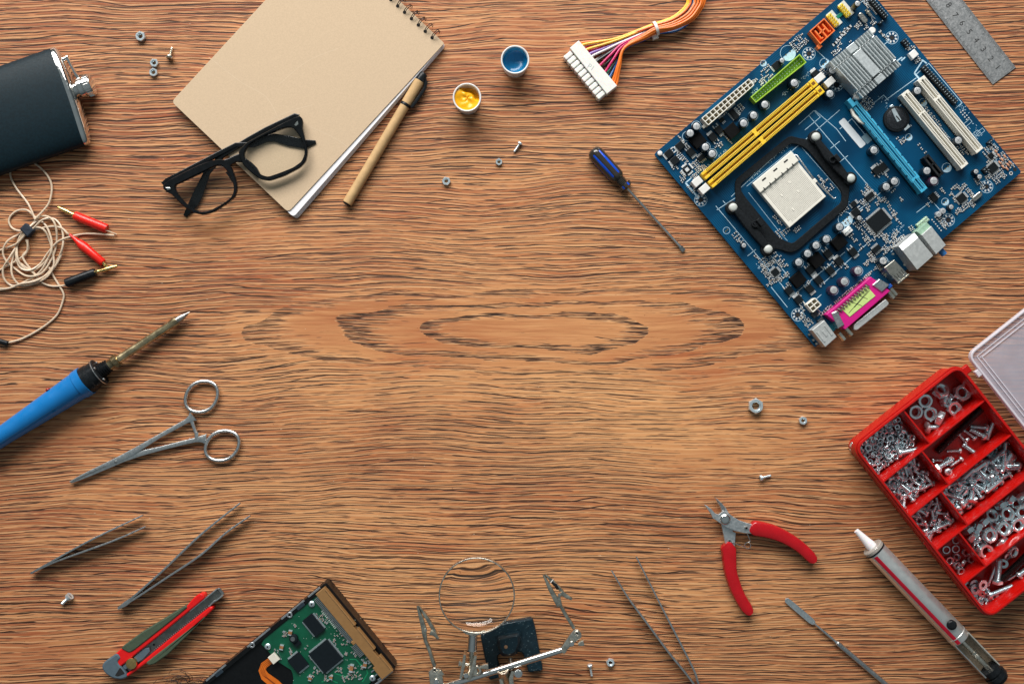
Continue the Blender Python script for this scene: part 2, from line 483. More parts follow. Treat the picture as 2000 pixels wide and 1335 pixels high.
M_PAPER = mat('white_paper', srgb(238, 236, 240), .8, 0, .02, 200, .05)
def glass_thin(name, tint=(1, 1, 1), refl=1.45, rough=.02):
    m = bpy.data.materials.new(name); m.use_nodes = True; nt = m.node_tree
    for n in list(nt.nodes): nt.nodes.remove(n)
    t = NT(nt); o = t.n('ShaderNodeOutputMaterial'); mx = t.n('ShaderNodeMixShader'); tr = t.n('ShaderNodeBsdfTransparent'); gl = t.n('ShaderNodeBsdfGlossy'); lw = t.n('ShaderNodeLayerWeight')
    tr.inputs['Color'].default_value = (*tint, 1); gl.inputs['Roughness'].default_value = rough
    t.put(mx.inputs[0], t.m('MULTIPLY_ADD', t.m('POWER', lw.outputs['Facing'], 4.0),   .5, .018)); t.put(mx.inputs[1], tr.outputs[0]); t.put(mx.inputs[2], gl.outputs[0]); t.put(o.inputs[0], mx.outputs[0])
    return m
def milky(name, col, amount, rough=.3):
    """thin cloudy plastic: part of the light passes, part is scattered"""
    m = bpy.data.materials.new(name); m.use_nodes = True; nt = m.node_tree
    for n in list(nt.nodes): nt.nodes.remove(n)
    t = NT(nt); o = t.n('ShaderNodeOutputMaterial'); mx = t.n('ShaderNodeMixShader'); tr = t.n('ShaderNodeBsdfTransparent'); p = t.n('ShaderNodeBsdfPrincipled')
    co = t.n('ShaderNodeTexCoord').outputs['Object']
    p.inputs['Base Color'].default_value = (*col, 1); p.inputs['Roughness'].default_value = rough
    tr.inputs['Color'].default_value = (.93, .92, .95, 1)
    t.put(mx.inputs[0], t.lin(t.noise(co, 60, 3, .6), .3, .7, amount-.04, amount+.04)); t.put(mx.inputs[1], tr.outputs[0]); t.put(mx.inputs[2], p.outputs[0]); t.put(o.inputs[0], mx.outputs[0])
    return m

M_ZINC_B = mat('zinc_plate_box', (.76, .88, .93), .18, .82, .10, 350, .05, 1200)
M_ZINC_C = mat('zinc_plate_box_dull', (.60, .70, .74), .24, .85, .14, 350, .08, 1200)
# ------------------------------------------------------------------ nuts and screws (shared shapes)
def hexring(R, a0, n=24):
    out = []; H = [(R*cos(a0+k*pi/3), R*sin(a0+k*pi/3)) for k in range(6)]
    for k in range(6):
        for j in range(n//6): out.append(lp(H[k], H[(k+1) % 6], j/(n//6)))
    return out
def nut_mb(c, R, h, z0, a0=0.0, hole=.50, n=24):
    mb = MB(); hx = hexring(R, a0, n); an = [atan2(y, x) for x, y in hx]
    cr = lambda r: [(r*cos(a), r*sin(a)) for a in an]
    sm = lambda f: [lp(p, q, f) for p, q in zip(hx, cr(R*.84))]
    rings = [(sm(.9), z0), (hx, z0+h*.12), (hx, z0+h*.86), (sm(.85), z0+h), (cr(R*(hole+.09)), z0+h), (cr(R*hole), z0+h*.90)]
    for k in range(3):
        zz = z0+h*(.90-.22*(k+.5)); rings += [(cr(R*(hole-.055)), zz), (cr(R*hole), zz-h*.11)]
    rings += [(cr(R*hole), z0), ]
    rings.append(rings[0])
    mb.loft([[(c[0]+x, c[1]+y, z) for x, y in r] for r, z in rings], True, False)
    return mb
def shank_prof(L, r, pitch=1.7, plain=0.0):
    pr = [(0, r*.95)]; d = max(plain, .4)
    if plain: pr.append((plain, r*.95))
    while d + pitch < L-.6:
        pr += [(d, r*.86), (d+pitch*.5, r*1.04)]; d += pitch
    return pr + [(L-.5, r*.86), (L, r*.6)]
def head_prof(kind, rh, h):
    if kind == 'pan': return [(-h, rh*.35), (-h*.96, rh*.62), (-h*.78, rh*.88), (-h*.45, rh), (0, rh*.98), (0, rh*.3)]
    if kind == 'truss': return [(-h, rh*.25), (-h*.9, rh*.55), (-h*.55, rh*.86), (-h*.15, rh), (0, rh*.96), (0, rh*.3)]
    return [(-h, rh*.5), (-h, rh), (-h*.1, rh), (0, rh*.9), (0, rh*.3)]
def cross_into(mb, p0, t, rh, h, slot=False):
    t = Vector(t).normalized(); up = Vector((0, 0, 1)) if abs(t.z) < .9 else Vector((1, 0, 0)); u = (up - t*up.dot(t)).normalized(); s = t.cross(u)
    c = Vector(p0) - t*(h+.12)
    for a, b in ((s, u), (u, s)):
        q = [c + a*rh*.55*i + b*rh*.13*j for i, j in ((-1, -1), (1, -1), (1, 1), (-1, 1))]
        mb.add([tuple(x) for x in q] + [tuple(x + t*.8) for x in q], [(0, 1, 2, 3), (0, 1, 5, 4), (1, 2, 6, 5), (2, 3, 7, 6), (3, 0, 4, 7)])
        if slot: break
def hexhead(mb, p0, t, R, h):
    t = Vector(t).normalized(); up = Vector((0, 0, 1)) if abs(t.z) < .9 else Vector((1, 0, 0)); u = (up - t*up.dot(t)).normalized(); s = t.cross(u); p0 = Vector(p0)
    ring = lambda d, k: [tuple(p0 + t*d + (s*cos(i*pi/3) + u*sin(i*pi/3))*R*k) for i in range(6)]
    mb.loft([ring(0, .92), ring(-h*.15, 1), ring(-h*.85, 1), ring(-h, .86)])
def screw_mesh(kind, rh, hh, r, L, name, m):
    """screw lying along +x, head underside at the origin"""
    mb = MB(); p0 = (W2, H2, 0); p1 = (W2+L, H2, 0)
    mb.lathe(p0, p1, shank_prof(L, r), 10)
    if kind == 'hex': hexhead(mb, p0, (1, 0, 0), rh, hh)
    else:
        mb.lathe(p0, p1, head_prof(kind, rh, hh), 14); mb.cur = 1; cross_into(mb, p0, (1, 0, 0), rh, hh)
    return mb.mesh(name, ZERO, [m, M_STEEL_D])
# ------------------------------------------------------------------ hip flask
def build_flask():
    A, B = U((104, 91), 26), U((171, 281), 26)
    mid = lp(A, B, .5); hw = hypot(B[0]-A[0], B[1]-A[1])/2
    ac = atan2(B[1]-A[1], B[0]-A[0]); ax = (sin(ac), -cos(ac))         # axis towards the cap
    if ax[0] < 0: ax = (-ax[0], -ax[1])
    cr = (cos(ac), sin(ac))
    leather = mat('blue_black_leather', srgb(9, 30, 38), .50, 0, .22, 500, .35, 1800, spec=.22)
    root = thing('hip_flask', mid, 'steel hip flask wrapped in blue black leather lying at the table edge', 'flask')
    def sec(scale, d, n=44, dz=0.0, ts=1.0):
        out = []
        for k in range(n):
            a = 2*pi*k/n; q = cos(a); s = hw*scale*(abs(q)**.82)*(1 if q > 0 else -1)
            half = 22*ts*(abs(sin(a))**.75)*(1 if sin(a) > 0 else -1)
            zc = 25 - 5*(s/hw)**2
            bow = -7*(s/hw)**2                                        # ends sweep back from the neck
            out.append((mid[0]+cr[0]*s+ax[0]*(d+bow), mid[1]+cr[1]*s+ax[1]*(d+bow), zc+half+dz))
        return out
    b = MB(); b.loft([sec(1, -250), sec(1, -3), sec(.992, 0, ts=.98), sec(.97, .6, ts=.9)], True); b.obj('leather_wrap', leather, root)
    p = MB(); p.loft([sec(.965, -2, ts=.92), sec(1.0, .8, ts=1.03), sec(1.0, 5, ts=1.03), sec(.988, 8, ts=.97), sec(.95, 10.5, ts=.84), sec(.85, 12.5, ts=.66), sec(.6, 14, ts=.45), sec(.3, 15, ts=.25), sec(.05, 15.5, ts=.1)], True)
    p.obj('steel_shoulder', M_CHROME, root)
    n0 = (mid[0]+cr[0]*-6, mid[1]+cr[1]*-6)
    at = lambda d, s=0: (n0[0]+ax[0]*d+cr[0]*s, n0[1]+ax[1]*d+cr[1]*s)
    nk = MB(); nk.lathe(V3(at(6), 25), V3(at(22), 25), [(0, 17), (3, 14), (12, 13.5), (16, 15)], 24); nk.obj('neck', M_CHROME, root)
    c = MB(); c.lathe(V3(at(21), 25), V3(at(50), 25), [(0, 10), (0, 18), (2, 20), (10, 20), (11, 18.4), (12.5, 18.4), (13.2, 20.4), (24, 20.4), (26, 19), (27, 15), (27.2, 8)], 30); cap = c.obj('screw_cap', M_CHROME, root)
    k = MB()
    for i in range(30):
        a = 2*pi*i/30; o = Vector((*at(35), 25)) + (Vector((cr[0], cr[1], 0))*cos(a) + Vector((0, 0, 1))*sin(a))*20.4; e = o + Vector((ax[0], ax[1], 0))*9
        k.tube([o, e], .8, 5)
    k.obj('knurling', M_CHROME, cap)
    h = MB(); h.lathe(V3(at(8, -64), 25), V3(at(21, -64), 25), [(0, 5.5), (3, 4.2), (9, 4.2), (10, 6), (13, 6)], 14); h.obj('hinge_post', M_CHROME, root)
    a = MB(); a.strip([at(18, -66), at(20, -50), at(23, -30), at(26, -18)], [5, 4, 4, 6], 21, 30, .6); a.obj('cap_arm', M_CHROME, root)
build_flask()

# ------------------------------------------------------------------ notebook
def build_notebook():
    A = radians(-47.9); Bq = radians(42.6)
    root = thing('notebook', (610, 190), 'spiral notebook with plain kraft card cover under the eyeglasses', 'notebook')
    c0 = U((335, 199), 16); c1 = U((563, 415), 16); c2 = U((868, 85), 16)
    d = (c2[0]-c1[0], c2[1]-c1[1]); c3 = (c0[0]+d[0]*1.0, c0[1]+d[1]*1.0)
    rr = lambda P, r: roundpoly(P, r, 5)
    off = lambda P, x, y: [(p[0]+x, p[1]+y) for p in P]
    # the lower leaves are turned a little against the cover round the spiral
    def turned(a, x, y): return off([c0, rot(c1, a, c2), c2, c3], x, y)
    MB().prism(rr(turned(-.034, 1, 1), 9), 0, 2.2, .5).obj('back_cover', M_KRAFT, root)
    z = 2.6
    for k in range(6):
        P = turned(-.036 + .0016*k, 2-.3*k, 1.5-.2*k)
        MB().prism(rr(P, 8), z, z+1.75, .2).obj('page', M_PAPER, root); z += 1.95
    cov = MB(); cov.prism(rr((c0, c1, c2, c3), [9, 10, 3, 9]), z+.2, z+2.0, .5); cover = cov.obj('front_cover', M_KRAFT, root)
    zt = z+2.0
    # faint creases in the card
    cr = MB()
    for P in ([(408, 112), (470, 160), (520, 190), (545, 235)], [(545, 165), (600, 120), (660, 95)], [(500, 250), (560, 220), (610, 205)], [(600, 245), (650, 268), (680, 288)]):
        cr.line(UL([q[:2] for q in spline([(*q, 0) for q in P], 6)], zt), .8, zt+.06)
    cr.obj('crease', mat('card_crease', srgb(212, 190, 162), .85, 0, .05, 200), cover)
    wire = mat('black_wire', (.018, .019, .022), .35, .6, .2, 300)
    hole = MB(); nrm = (cos(A), sin(A)); tg = (cos(Bq), sin(Bq))
    base = U((844, 74), zt)
    for k in range(12):
        h = (base[0]-tg[0]*18.15*k, base[1]-tg[1]*18.15*k)
        MB().flat(circ(h, 3.6, 10), zt+.08).obj('punched_hole', M_DARK, cover)
        r = MB()
        for s in (-1.6, 1.6):
            q = (h[0]+tg[0]*s, h[1]+tg[1]*s); pth = []
            for i in range(15):
                a = pi*1.45*i/14 - pi*.22
                x = 9.5 - 10.5*cos(a); pth.append((q[0]+nrm[0]*x, q[1]+nrm[1]*x, zt-4 + 13*sin(a)))
            r.tube(pth, .8, 6)
        r.obj('spiral_ring', wire, root)
build_notebook()

# ------------------------------------------------------------------ eyeglasses
def build_glasses():
    Z = lambda x, y: (300+x/5.882, 210+y/5.882)
    fr = mat('glossy_black_acetate', (.006, .007, .008), .10, 0, .2, 200, 0, 800, .05, spec=.22, coat=.08)
    root = thing('eyeglasses', (460, 325), 'black framed eyeglasses with folded temples lying half on the notebook', 'glasses')
    RI = [(1035,540),(1060,470),(1130,400),(1300,310),(1480,240),(1560,222),(1610,240),(1680,330),(1725,440),(1737,530),(1700,620),(1600,690),(1450,750),(1310,797),(1230,770),(1130,690),(1060,610)]
    RO = [(970,505),(1060,405),(1250,300),(1500,170),(1680,88),(1718,140),(1708,230),(1745,380),(1772,500),(1750,615),(1680,690),(1500,785),(1330,842),(1225,825),(1110,740),(1030,660),(995,590)]
    LI = [(245,885),(330,850),(520,760),(700,670),(770,655),(820,700),(880,790),(915,880),(922,960),(890,1030),(800,1100),(650,1180),(560,1200),(480,1180),(380,1110),(290,1010),(245,930)]
    LO = [(92,905),(150,845),(300,765),(500,665),(650,608),(790,588),(860,640),(905,710),(945,830),(962,920),(935,1025),(850,1095),(700,1195),(570,1233),(470,1213),(350,1145),(260,1055),(200,990),(130,965)]
    T = lambda P, z: UL(roundpoly([Z(*p) for p in P], 5, 3), z)
    f = MB(); f.ringprism(T(RO, 33), T(RI, 33), 25, 34, 1.6, 84); f.ringprism(T(LO, 33), T(LI, 33), 24, 33, 1.6, 84)
    f.strip(UL([Z(830, 640), Z(880, 612), Z(930, 585), Z(1010, 570)], 34), [17, 13, 13, 18], 24.5, 32.5, 2.0)
    f.obj('frame', fr, root)
    np = MB()
    for P in ([(1055, 590), (1110, 640), (1170, 700), (1210, 755)], [(905, 850), (880, 790), (840, 735)]): np.strip(UL([Z(*p) for p in P], 26), [3, 6, 6, 2], 16, 26, 1)
    np.obj('nose_pad', fr, root)
    gl = glass_thin('clear_lens', (.995, 1, .995), 1.5)
    for P, c in ((RI, (1390, 520)), (LI, (590, 930))):
        MB().prism(inset(T(P, 29), -1.0), 28.5, 30).obj('lens', gl, root)
    m = mat('bright_rivet', (.80, .78, .72), .15, 1, .05)
    for P in ([(1615, 200), (1655, 150), (1665, 190), (1635, 215)], [(137, 918), (190, 918), (200, 938), (160, 948)]):
        MB().prism(UL([Z(*p) for p in P], 34.5), 33.2, 34.8, .4).obj('corner_rivet', m, root)
    MB().strip(UL([Z(1680, 120), Z(1640, 105), Z(1300, 265), Z(1100, 375), Z(800, 560), Z(700, 660), Z(620, 740), Z(545, 900), Z(500, 1000), Z(450, 1090), Z(345, 1240)], 12),
               [9, 9, 9, 9, 9, 11, 13, 17, 20, 19, 8], [20, 19, 17, 16, 15, 13, 11, 7, 5, 3, .5], [27, 26, 24, 23, 22, 20, 16, 11, 9, 7, 4], 1.6).obj('temple', fr, root)
    MB().strip(UL([Z(110, 885), Z(160, 840), Z(400, 715), Z(700, 560), Z(950, 430), Z(1150, 430), Z(1290, 360), Z(1390, 345), Z(1560, 385), Z(1740, 420), Z(1862, 392)], 20),
               [9, 9, 9, 9, 9, 10, 13, 16, 20, 18, 6], 16.6, [25, 25, 25, 25, 24, 23, 22, 21, 20.5, 20.5, 20], 1.6).obj('temple', fr, root)
build_glasses()

# ------------------------------------------------------------------ pen
def build_pen():
    a, b = U((677, 399), 10), U((826, 147), 10); L = hypot(b[0]-a[0], b[1]-a[1]); u = ((b[0]-a[0])/L, (b[1]-a[1])/L); n = (-u[1], u[0])
    at = lambda d, s=0, z=10: (a[0]+u[0]*d+n[0]*s, a[1]+u[1]*d+n[1]*s, z)
    kp = mat('rolled_kraft_paper', srgb(196, 160, 112), .7, 0, .10, 120, .3, 1500)
    root = thing('pen', a, 'kraft paper barrelled pen with black clip beside the notebook', 'pen')
    MB().lathe(at(2), at(L*.765), [(0, 8.6), (1, 9.6), (L*.765-2, 9.6)], 22).obj('barrel', kp, root)
    MB().lathe(at(L*.78), at(L*.955), [(0, 10), (L*.175, 10)], 22).obj('cap', kp, root)
    MB().lathe(at(L*.762), at(L*.782), [(0, 10.0), (.5, 10.4), (5, 10.4), (5.6, 10.0)], 22).obj('trim_band', M_BLACK, root)
    MB().lathe(at(L*.95), at(L+4), [(0, 9.4), (2, 9.4), (L*.05+1, 8.6), (L*.05+4, 7)], 22).obj('end_plug', M_BLACK, root)
    MB().lathe(at(-1), at(2.4), [(0, 5), (.4, 7.5), (3.4, 8.4)], 20).obj('tip_plug', M_BLACKM, root)
    MB().strip([at(L*.985, 6), at(L*.965, 13), at(L*.93, 16), at(L*.86, 15.5), at(L*.79, 13.5), at(L*.775, 12.5)], [7, 6.5, 6, 6, 6, 5], 7, 13, 1).obj('clip', M_BLACK, root)
build_pen()

# ------------------------------------------------------------------ paint jars
def build_jar(c, rim, paint_m, label, wall_m, full, seed):
    rnd = random.Random(seed); H = 48; p = U(c, H)
    root = thing('paint_jar', p, label, 'paint jar', 'open paint pots above the middle of the table')
    m = mat('jar_plastic', srgb(226, 224, 222), .30, 0, .03, 200, 0)
    j = MB(); R = rim
    prof = [(0, R*.80), (1, R*.86), (H*.72, R*.90), (H*.74, R*.99), (H-1.5, R), (H-.4, R*.985), (H, R*.955), (H-.4, R*.90), (H-2, R*.875), (6, R*.80), (5, .1)]
    j.lathe((p[0], p[1], 0), (p[0], p[1], H), prof, 40, True, False); j.obj('jar', m, root)
    # paint: a lumpy surface reaching the wall
    pm = MB(); rings = []; nr, ns = 12, 36
    for i in range(nr+1):
        q = i/nr; ring = []
        for k in range(ns):
            a = 2*pi*k/ns; r = R*.865*q
            if full:
                z = H-6 + 1.3*sin(2*a+1.2)*q + 1.1*sin(4*q+3*a) + .5*sin(9*q-5*a) - 2.5*(1-q)**2
                if cos(a+pi*.30) > .35 and q > .45: z -= 16*min(1, (cos(a+pi*.30)-.35)*3)*min(1, (q-.45)*4)
            else:
                z = 22 + 9*q**3 + 2.2*sin(2*a+.6)*q
            ring.append((p[0]+r*cos(a), p[1]+r*sin(a), z))
        rings.append(ring)
    rings[0] = [(p[0], p[1], rings[0][0][2])]*ns
    pm.loft(rings, True, False); pm.obj('paint', paint_m, root)
    if wall_m:
        w = MB(); w.loft([[(p[0]+R*(.80+.075*t)*.995*cos(2*pi*k/40), p[1]+R*(.80+.075*t)*.995*sin(2*pi*k/40), 14+t*(H-18+1.5*sin(3*2*pi*k/40))) for k in range(40)] for t in (0, .5, 1)], True, False)
        w.obj('paint_smear', wall_m, root)
build_jar((912, 190), 27.5, mat('yellow_gouache', srgb(250, 178, 20), .30, 0, .10, 260, .2, 600), 'white paint jar full of glossy yellow paint', None, True, 3)
build_jar((1006, 116.5), 27.5, mat('blue_gouache', srgb(16, 120, 168), .22, 0, .08, 200, .06, 400), 'white paint jar with blue paint low inside', mat('thin_blue_paint', srgb(92, 172, 200), .35, 0, .12, 200), False, 5)

# ------------------------------------------------------------------ tangled test lead
def build_lead():
    Z = lambda x, y, z=3.0: (x/3.338, 300+y/3.338, z)
    root = thing('test_lead', (72, 455), 'tangled clear cable with red and black gold tipped banana plugs', 'cable')
    wm = mat('clear_cable', srgb(226, 204, 178), .28, 0, .10, 250, 0, trans=.15)
    def wire(pts, r=2.0, zs=None):
        P = [Vector(U(p[:2], p[2]) + (p[2],)) for p in pts]
        MB().tube(spline(P, 7), r, 7).obj('wire', wm, root)
    wire([Z(230, 430, 12), Z(185, 330, 9), Z(110, 230, 6), Z(70, 150, 4), Z(75, 92, 3), Z(120, 55, 3), Z(190, 50, 3), Z(262, 90, 3), Z(320, 160, 3), Z(338, 230, 4), Z(320, 320, 6), Z(270, 385, 9), Z(228, 425, 12)])
    wire([Z(240, 425, 10), Z(180, 370, 8), Z(120, 370, 4), Z(75, 400, 3), Z(58, 440, 3), Z(75, 480, 4), Z(110, 500, 8), Z(160, 505, 12)])
    L = [[(200,470),(265,410),(330,420),(365,480),(368,590),(335,690),(270,780),(180,798),(105,755),(35,690),(20,630),(50,570),(115,530),(175,500)],
         [(190,480),(250,440),(300,470),(335,560),(330,650),(280,720),(210,760),(150,740),(115,680),(112,600),(130,540),(175,490)],
         [(215,490),(280,430),(350,425),(395,470),(412,540),(405,620),(370,700),(300,790),(230,830),(150,845),(80,860),(30,820),(20,750),(60,680),(110,600),(150,520)],
         [(180,500),(240,480),(290,500),(325,570),(345,650),(350,730),(310,800),(240,840),(160,860),(110,840),(75,770),(90,650),(140,545)],
         [(200,500),(330,475),(400,485),(440,520),(455,535)],
         [(160,520),(120,580),(105,660),(130,740),(190,760),(260,720),(310,650),(370,580),(430,550),(520,527),(600,522),(690,528),(745,533)]]
    for k, P in enumerate(L):
        closed = k < 4; pts = [Z(x, y, 3+2.2*((k*3+i) % 4)) for i, (x, y) in enumerate(P)]
        if closed: pts.append(pts[0])
        wire(pts)
    wire([Z(100, 690, 5), Z(160, 735, 7), Z(215, 775, 6), Z(270, 835, 3), Z(330, 862, 3), Z(400, 862, 4), Z(440, 852, 8)])
    wire([Z(170, 560, 5), Z(186, 620, 4), Z(150, 680, 6), Z(240, 800, 5)])
    wire([Z(320, 740, 5), Z(350, 800, 3), Z(390, 865, 3), Z(415, 915, 3), Z(410, 960, 3), Z(372, 1050, 3), Z(280, 1130, 3), Z(150, 1203, 3), Z(48, 1232, 4)])
    wire([Z(-30, 640, 3), Z(40, 615, 4), Z(110, 585, 8), Z(170, 520, 10)])
    wire([Z(-40, 780, 3), Z(40, 735, 3), Z(120, 690, 5), Z(175, 640, 6), Z(180, 560, 9)])
    wire([Z(-60, 885, 3), Z(20, 885, 3), Z(110, 862, 4), Z(210, 830, 5), Z(320, 780, 6), Z(390, 680, 6), Z(412, 590, 6)])
    wire([Z(-60, 870, 3), Z(40, 880, 4), Z(140, 845, 5), Z(260, 770, 7), Z(335, 640, 7)])
    wire([Z(688, 500, 9), Z(725, 512, 7), Z(760, 526, 3)], 1.2)
    st = mat('dark_velcro', srgb(34, 44, 56), .85, 0, .3, 900, .5, 3000)
    MB().prism(roundpoly(UL([Z(125, 490)[:2], Z(165, 450)[:2], Z(220, 500)[:2], Z(178, 545)[:2]], 16), 2.5), 4, 17, 2.5).obj('cable_strap', st, root)
    red = mat('red_plug_plastic', srgb(224, 34, 22), .30, 0, .06, 200, .03)
    def plug(a, b, prof, m, nm, gold=None, dark=None):
        a = Vector(U(a[:2], a[2]) + (a[2],)); b = Vector(U(b[:2], b[2]) + (b[2],)); L = (b-a).length
        o = MB().lathe(a, b, [(t*L, r) for t, r in prof], 20).obj(nm, m, root)
        if gold:
            g0, g1, gp = gold; g0 = Vector(U(g0[:2], g0[2]) + (g0[2],)); g1 = Vector(U(g1[:2], g1[2]) + (g1[2],)); Lg = (g1-g0).length
            g = MB().lathe(g0, g1, [(t*Lg, r) for t, r in gp], 14); g.obj('gold_pin', M_GOLD if m is not red or True else M_GOLD, o)
        return o
    bp = [(0, 3.6), (.12, 4.4), (.14, 3.4), (.25, 3.2), (.45, 4.3), (.7, 4.0), (.95, 2.8), (1, 2.0)]
    plug(Z(486, 402, 9), Z(697, 490, 9), [(0, 7.6), (.03, 8.8), (.97, 9.0), (1, 8.4), (1, 3)], red, 'red_plug', (Z(492, 404, 9), Z(374, 346, 7), bp))
    plug(Z(455, 528, 7), Z(672, 712, 9), [(0, 2.6), (.10, 3.2), (.22, 5.5), (.34, 8.6), (.45, 9.6), (.60, 8.6), (.98, 8.0), (1, 7.0)], red, 'red_boot', (Z(668, 708, 9), Z(698, 738, 8), [(0, 3.4), (1, 3.0)]))
    plug(Z(428, 845, 9), Z(622, 772, 9), [(0, 7.0), (.03, 9.0), (.97, 8.4), (1, 7.2)], M_BLACK, 'black_plug', (Z(618, 774, 9), Z(764, 732, 8), bp))
    plug(Z(-30, 1212, 6), Z(52, 1238, 6), [(0, 5), (.95, 5.4), (1, 4.6)], M_BLACK, 'black_plug')
build_lead()

# ------------------------------------------------------------------ soldering iron
def build_iron():
    a = Vector((*U((-40, 880.5), 26), 26)); t0 = Vector((*U((371, 609), 13), 13)); ax = (t0-a).normalized(); LT = (t0-a).length
    D = lambda px: (px+40)/(371+40)*LT               # distance along the axis for a photo column
    at = lambda d: tuple(a+ax*d)
    root = thing('soldering_iron', (150, 760), 'blue handled soldering iron with tarnished brass barrel', 'soldering iron')
    blue = mat('sky_blue_plastic', srgb(14, 112, 180), .34, 0, .04, 60, .02, 500)
    la = lambda d0, d1, prof, m, nm, seg=28, par=None: MB().lathe(at(d0), at(d1), [(x*(d1-d0), r) for x, r in prof], seg).obj(nm, m, par or root)
    h = la(D(-40), D(168), [(0, 18), (.25, 19.5), (.85, 26.5), (.93, 27.5), (.935, 29), (1, 29.5)], blue, 'handle')
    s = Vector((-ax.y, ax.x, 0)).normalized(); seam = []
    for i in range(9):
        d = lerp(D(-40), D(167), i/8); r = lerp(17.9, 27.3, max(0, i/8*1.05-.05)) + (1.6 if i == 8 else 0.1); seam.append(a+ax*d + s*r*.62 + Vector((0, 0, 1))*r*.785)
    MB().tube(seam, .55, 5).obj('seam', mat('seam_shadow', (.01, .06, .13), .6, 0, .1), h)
    sw = a+ax*D(110) - s*23 + Vector((0, 0, 8)); MB().lathe(tuple(sw-s*1), tuple(sw-s*4.5), [(0, 4.5), (2.5, 4), (3.5, 2.5)], 12).obj('red_button', mat('dark_red_plastic', srgb(150, 20, 30), .3), root)
    la(D(166), D(192), [(0, 27.5), (.5, 27), (.55, 25.5), (1, 25)], M_BLACK, 'collar')
    fl = la(D(190), D(195), [(0, 20), (0, 27), (.8, 27), (1, 26)], M_BLACKM, 'flange')
    la(D(191.5), D(193), [(0, 27.2), (.3, 27.6), (.8, 27.6), (1, 27.2)], M_STEEL, 'flange_rim')
    u = s; w = ax.cross(s)
    for k in (.5, 1.9, 3.6):
        p = a+ax*D(195.5) + (u*cos(k)+Vector((0, 0, 1))*sin(k))*21; MB().lathe(tuple(p-ax*.5), tuple(p+ax*2.4), [(0, 3), (1.6, 3), (2.6, 2)], 10).obj('flange_screw', M_STEEL, fl)
    pr = []; n = 5
    for i in range(n): pr += [(i/n, 14.5-i*.5), (i/n+.10, 15.5-i*.5), (i/n+.12, 12-i*.5), (i/n+.18, 12-i*.5)]
    la(D(195), D(213), pr+[(1, 10)], M_BLACKM, 'ribbed_sleeve')
    bz = mat('tarnished_brass', (.42, .34, .20), .30, 1, .28, 200, .12, 900)
    nut = la(D(212), D(231), [(0, 8), (.05, 10.5), (.45, 11.2), (.5, 12.2), (.95, 12.2), (1, 10)], bz, 'knurled_nut')
    k = MB()
    for i in range(36):
        q = 2*pi*i/36; o = a+ax*D(222) + (u*cos(q)+Vector((0, 0, 1))*sin(q))*12.2; k.tube([o, o+ax*10], .55, 4)
    k.obj('knurling', bz, nut)
    la(D(230), D(346), [(0, 8.4), (.9, 8.0), (.93, 9), (1, 9)], mat('heat_stained_barrel', (.62, .50, .30), .30, 1, .35, 90, .10, 700), 'barrel')
    la(D(345), D(371), [(0, 6.8), (.35, 6.4), (.6, 4.4), (1, .5)], mat('tinned_tip', (.45, .43, .40), .35, 1, .4, 300, .3, 900), 'tip')
build_iron()

# ------------------------------------------------------------------ haemostat
def build_clamp():
    Z = lambda x, y: U((x/3.338, 580+y/3.338), 8)
    root = thing('hemostat', (290, 850), 'locking steel surgical forceps with two finger loops', 'forceps')
    m = M_STEEL
    def loop(c, ax, ay, ta, par):
        c = Z(*c); P = []
        for k in range(40):
            q = 2*pi*k/40; x, y = ax*cos(q)*(1+.06*cos(2*q)), ay*sin(q); P.append((c[0]+x*cos(ta)-y*sin(ta), c[1]+x*sin(ta)+y*cos(ta), 7))
        MB().tube(P, 3.7, 10, True).obj('finger_loop', m, par)
    def half(pts, w, z0, z1):
        P = [Z(*p) for p in pts]; Q = spline([(*p, 0) for p in P], 5); ww = []
        for i in range(len(Q)):
            t = i/5; k = min(int(t), len(w)-2); ww.append(lerp(w[k], w[k+1], t-k))
        return MB().strip([q[:2] for q in Q], ww, z0, z1, 1.2).obj('arm', m, root)
    h1 = half([(458, 1203), (560, 1150), (690, 1092), (845, 1020), (1040, 905), (1215, 808), (1262, 775)], [3, 5, 8, 12, 8, 9, 22], 4, 11)
    h2 = half([(463, 1208), (570, 1165), (700, 1105), (850, 1038), (1050, 985), (1275, 930), (1345, 925)], [3, 5, 8, 12, 8, 9, 22], 2.5, 9)
    loop((1313, 648), 32.5, 28.5, radians(-38), h1); loop((1448, 968), 33, 28, radians(-30), h2)
    MB().strip([Z(1240, 780), Z(1262, 840), Z(1280, 890)], [8, 6, 6], 5, 10, 1).obj('ratchet', m, h1)
    MB().strip([Z(1285, 880), Z(1282, 905), Z(1290, 930)], [7, 7, 9], 5, 11.2, 1).obj('ratchet', m, h2)
    MB().cyl(Z(757, 1072), 3.0, 9, 11.4, 14, .4).obj('pivot_rivet', M_STEEL_D, root)
    MB().box(Z(640, 1122), ang(Z(590, 1145), Z(690, 1100)), 34, 1.6, 10.4, 11.3).obj('groove', M_STEEL_D, h1)
build_clamp()

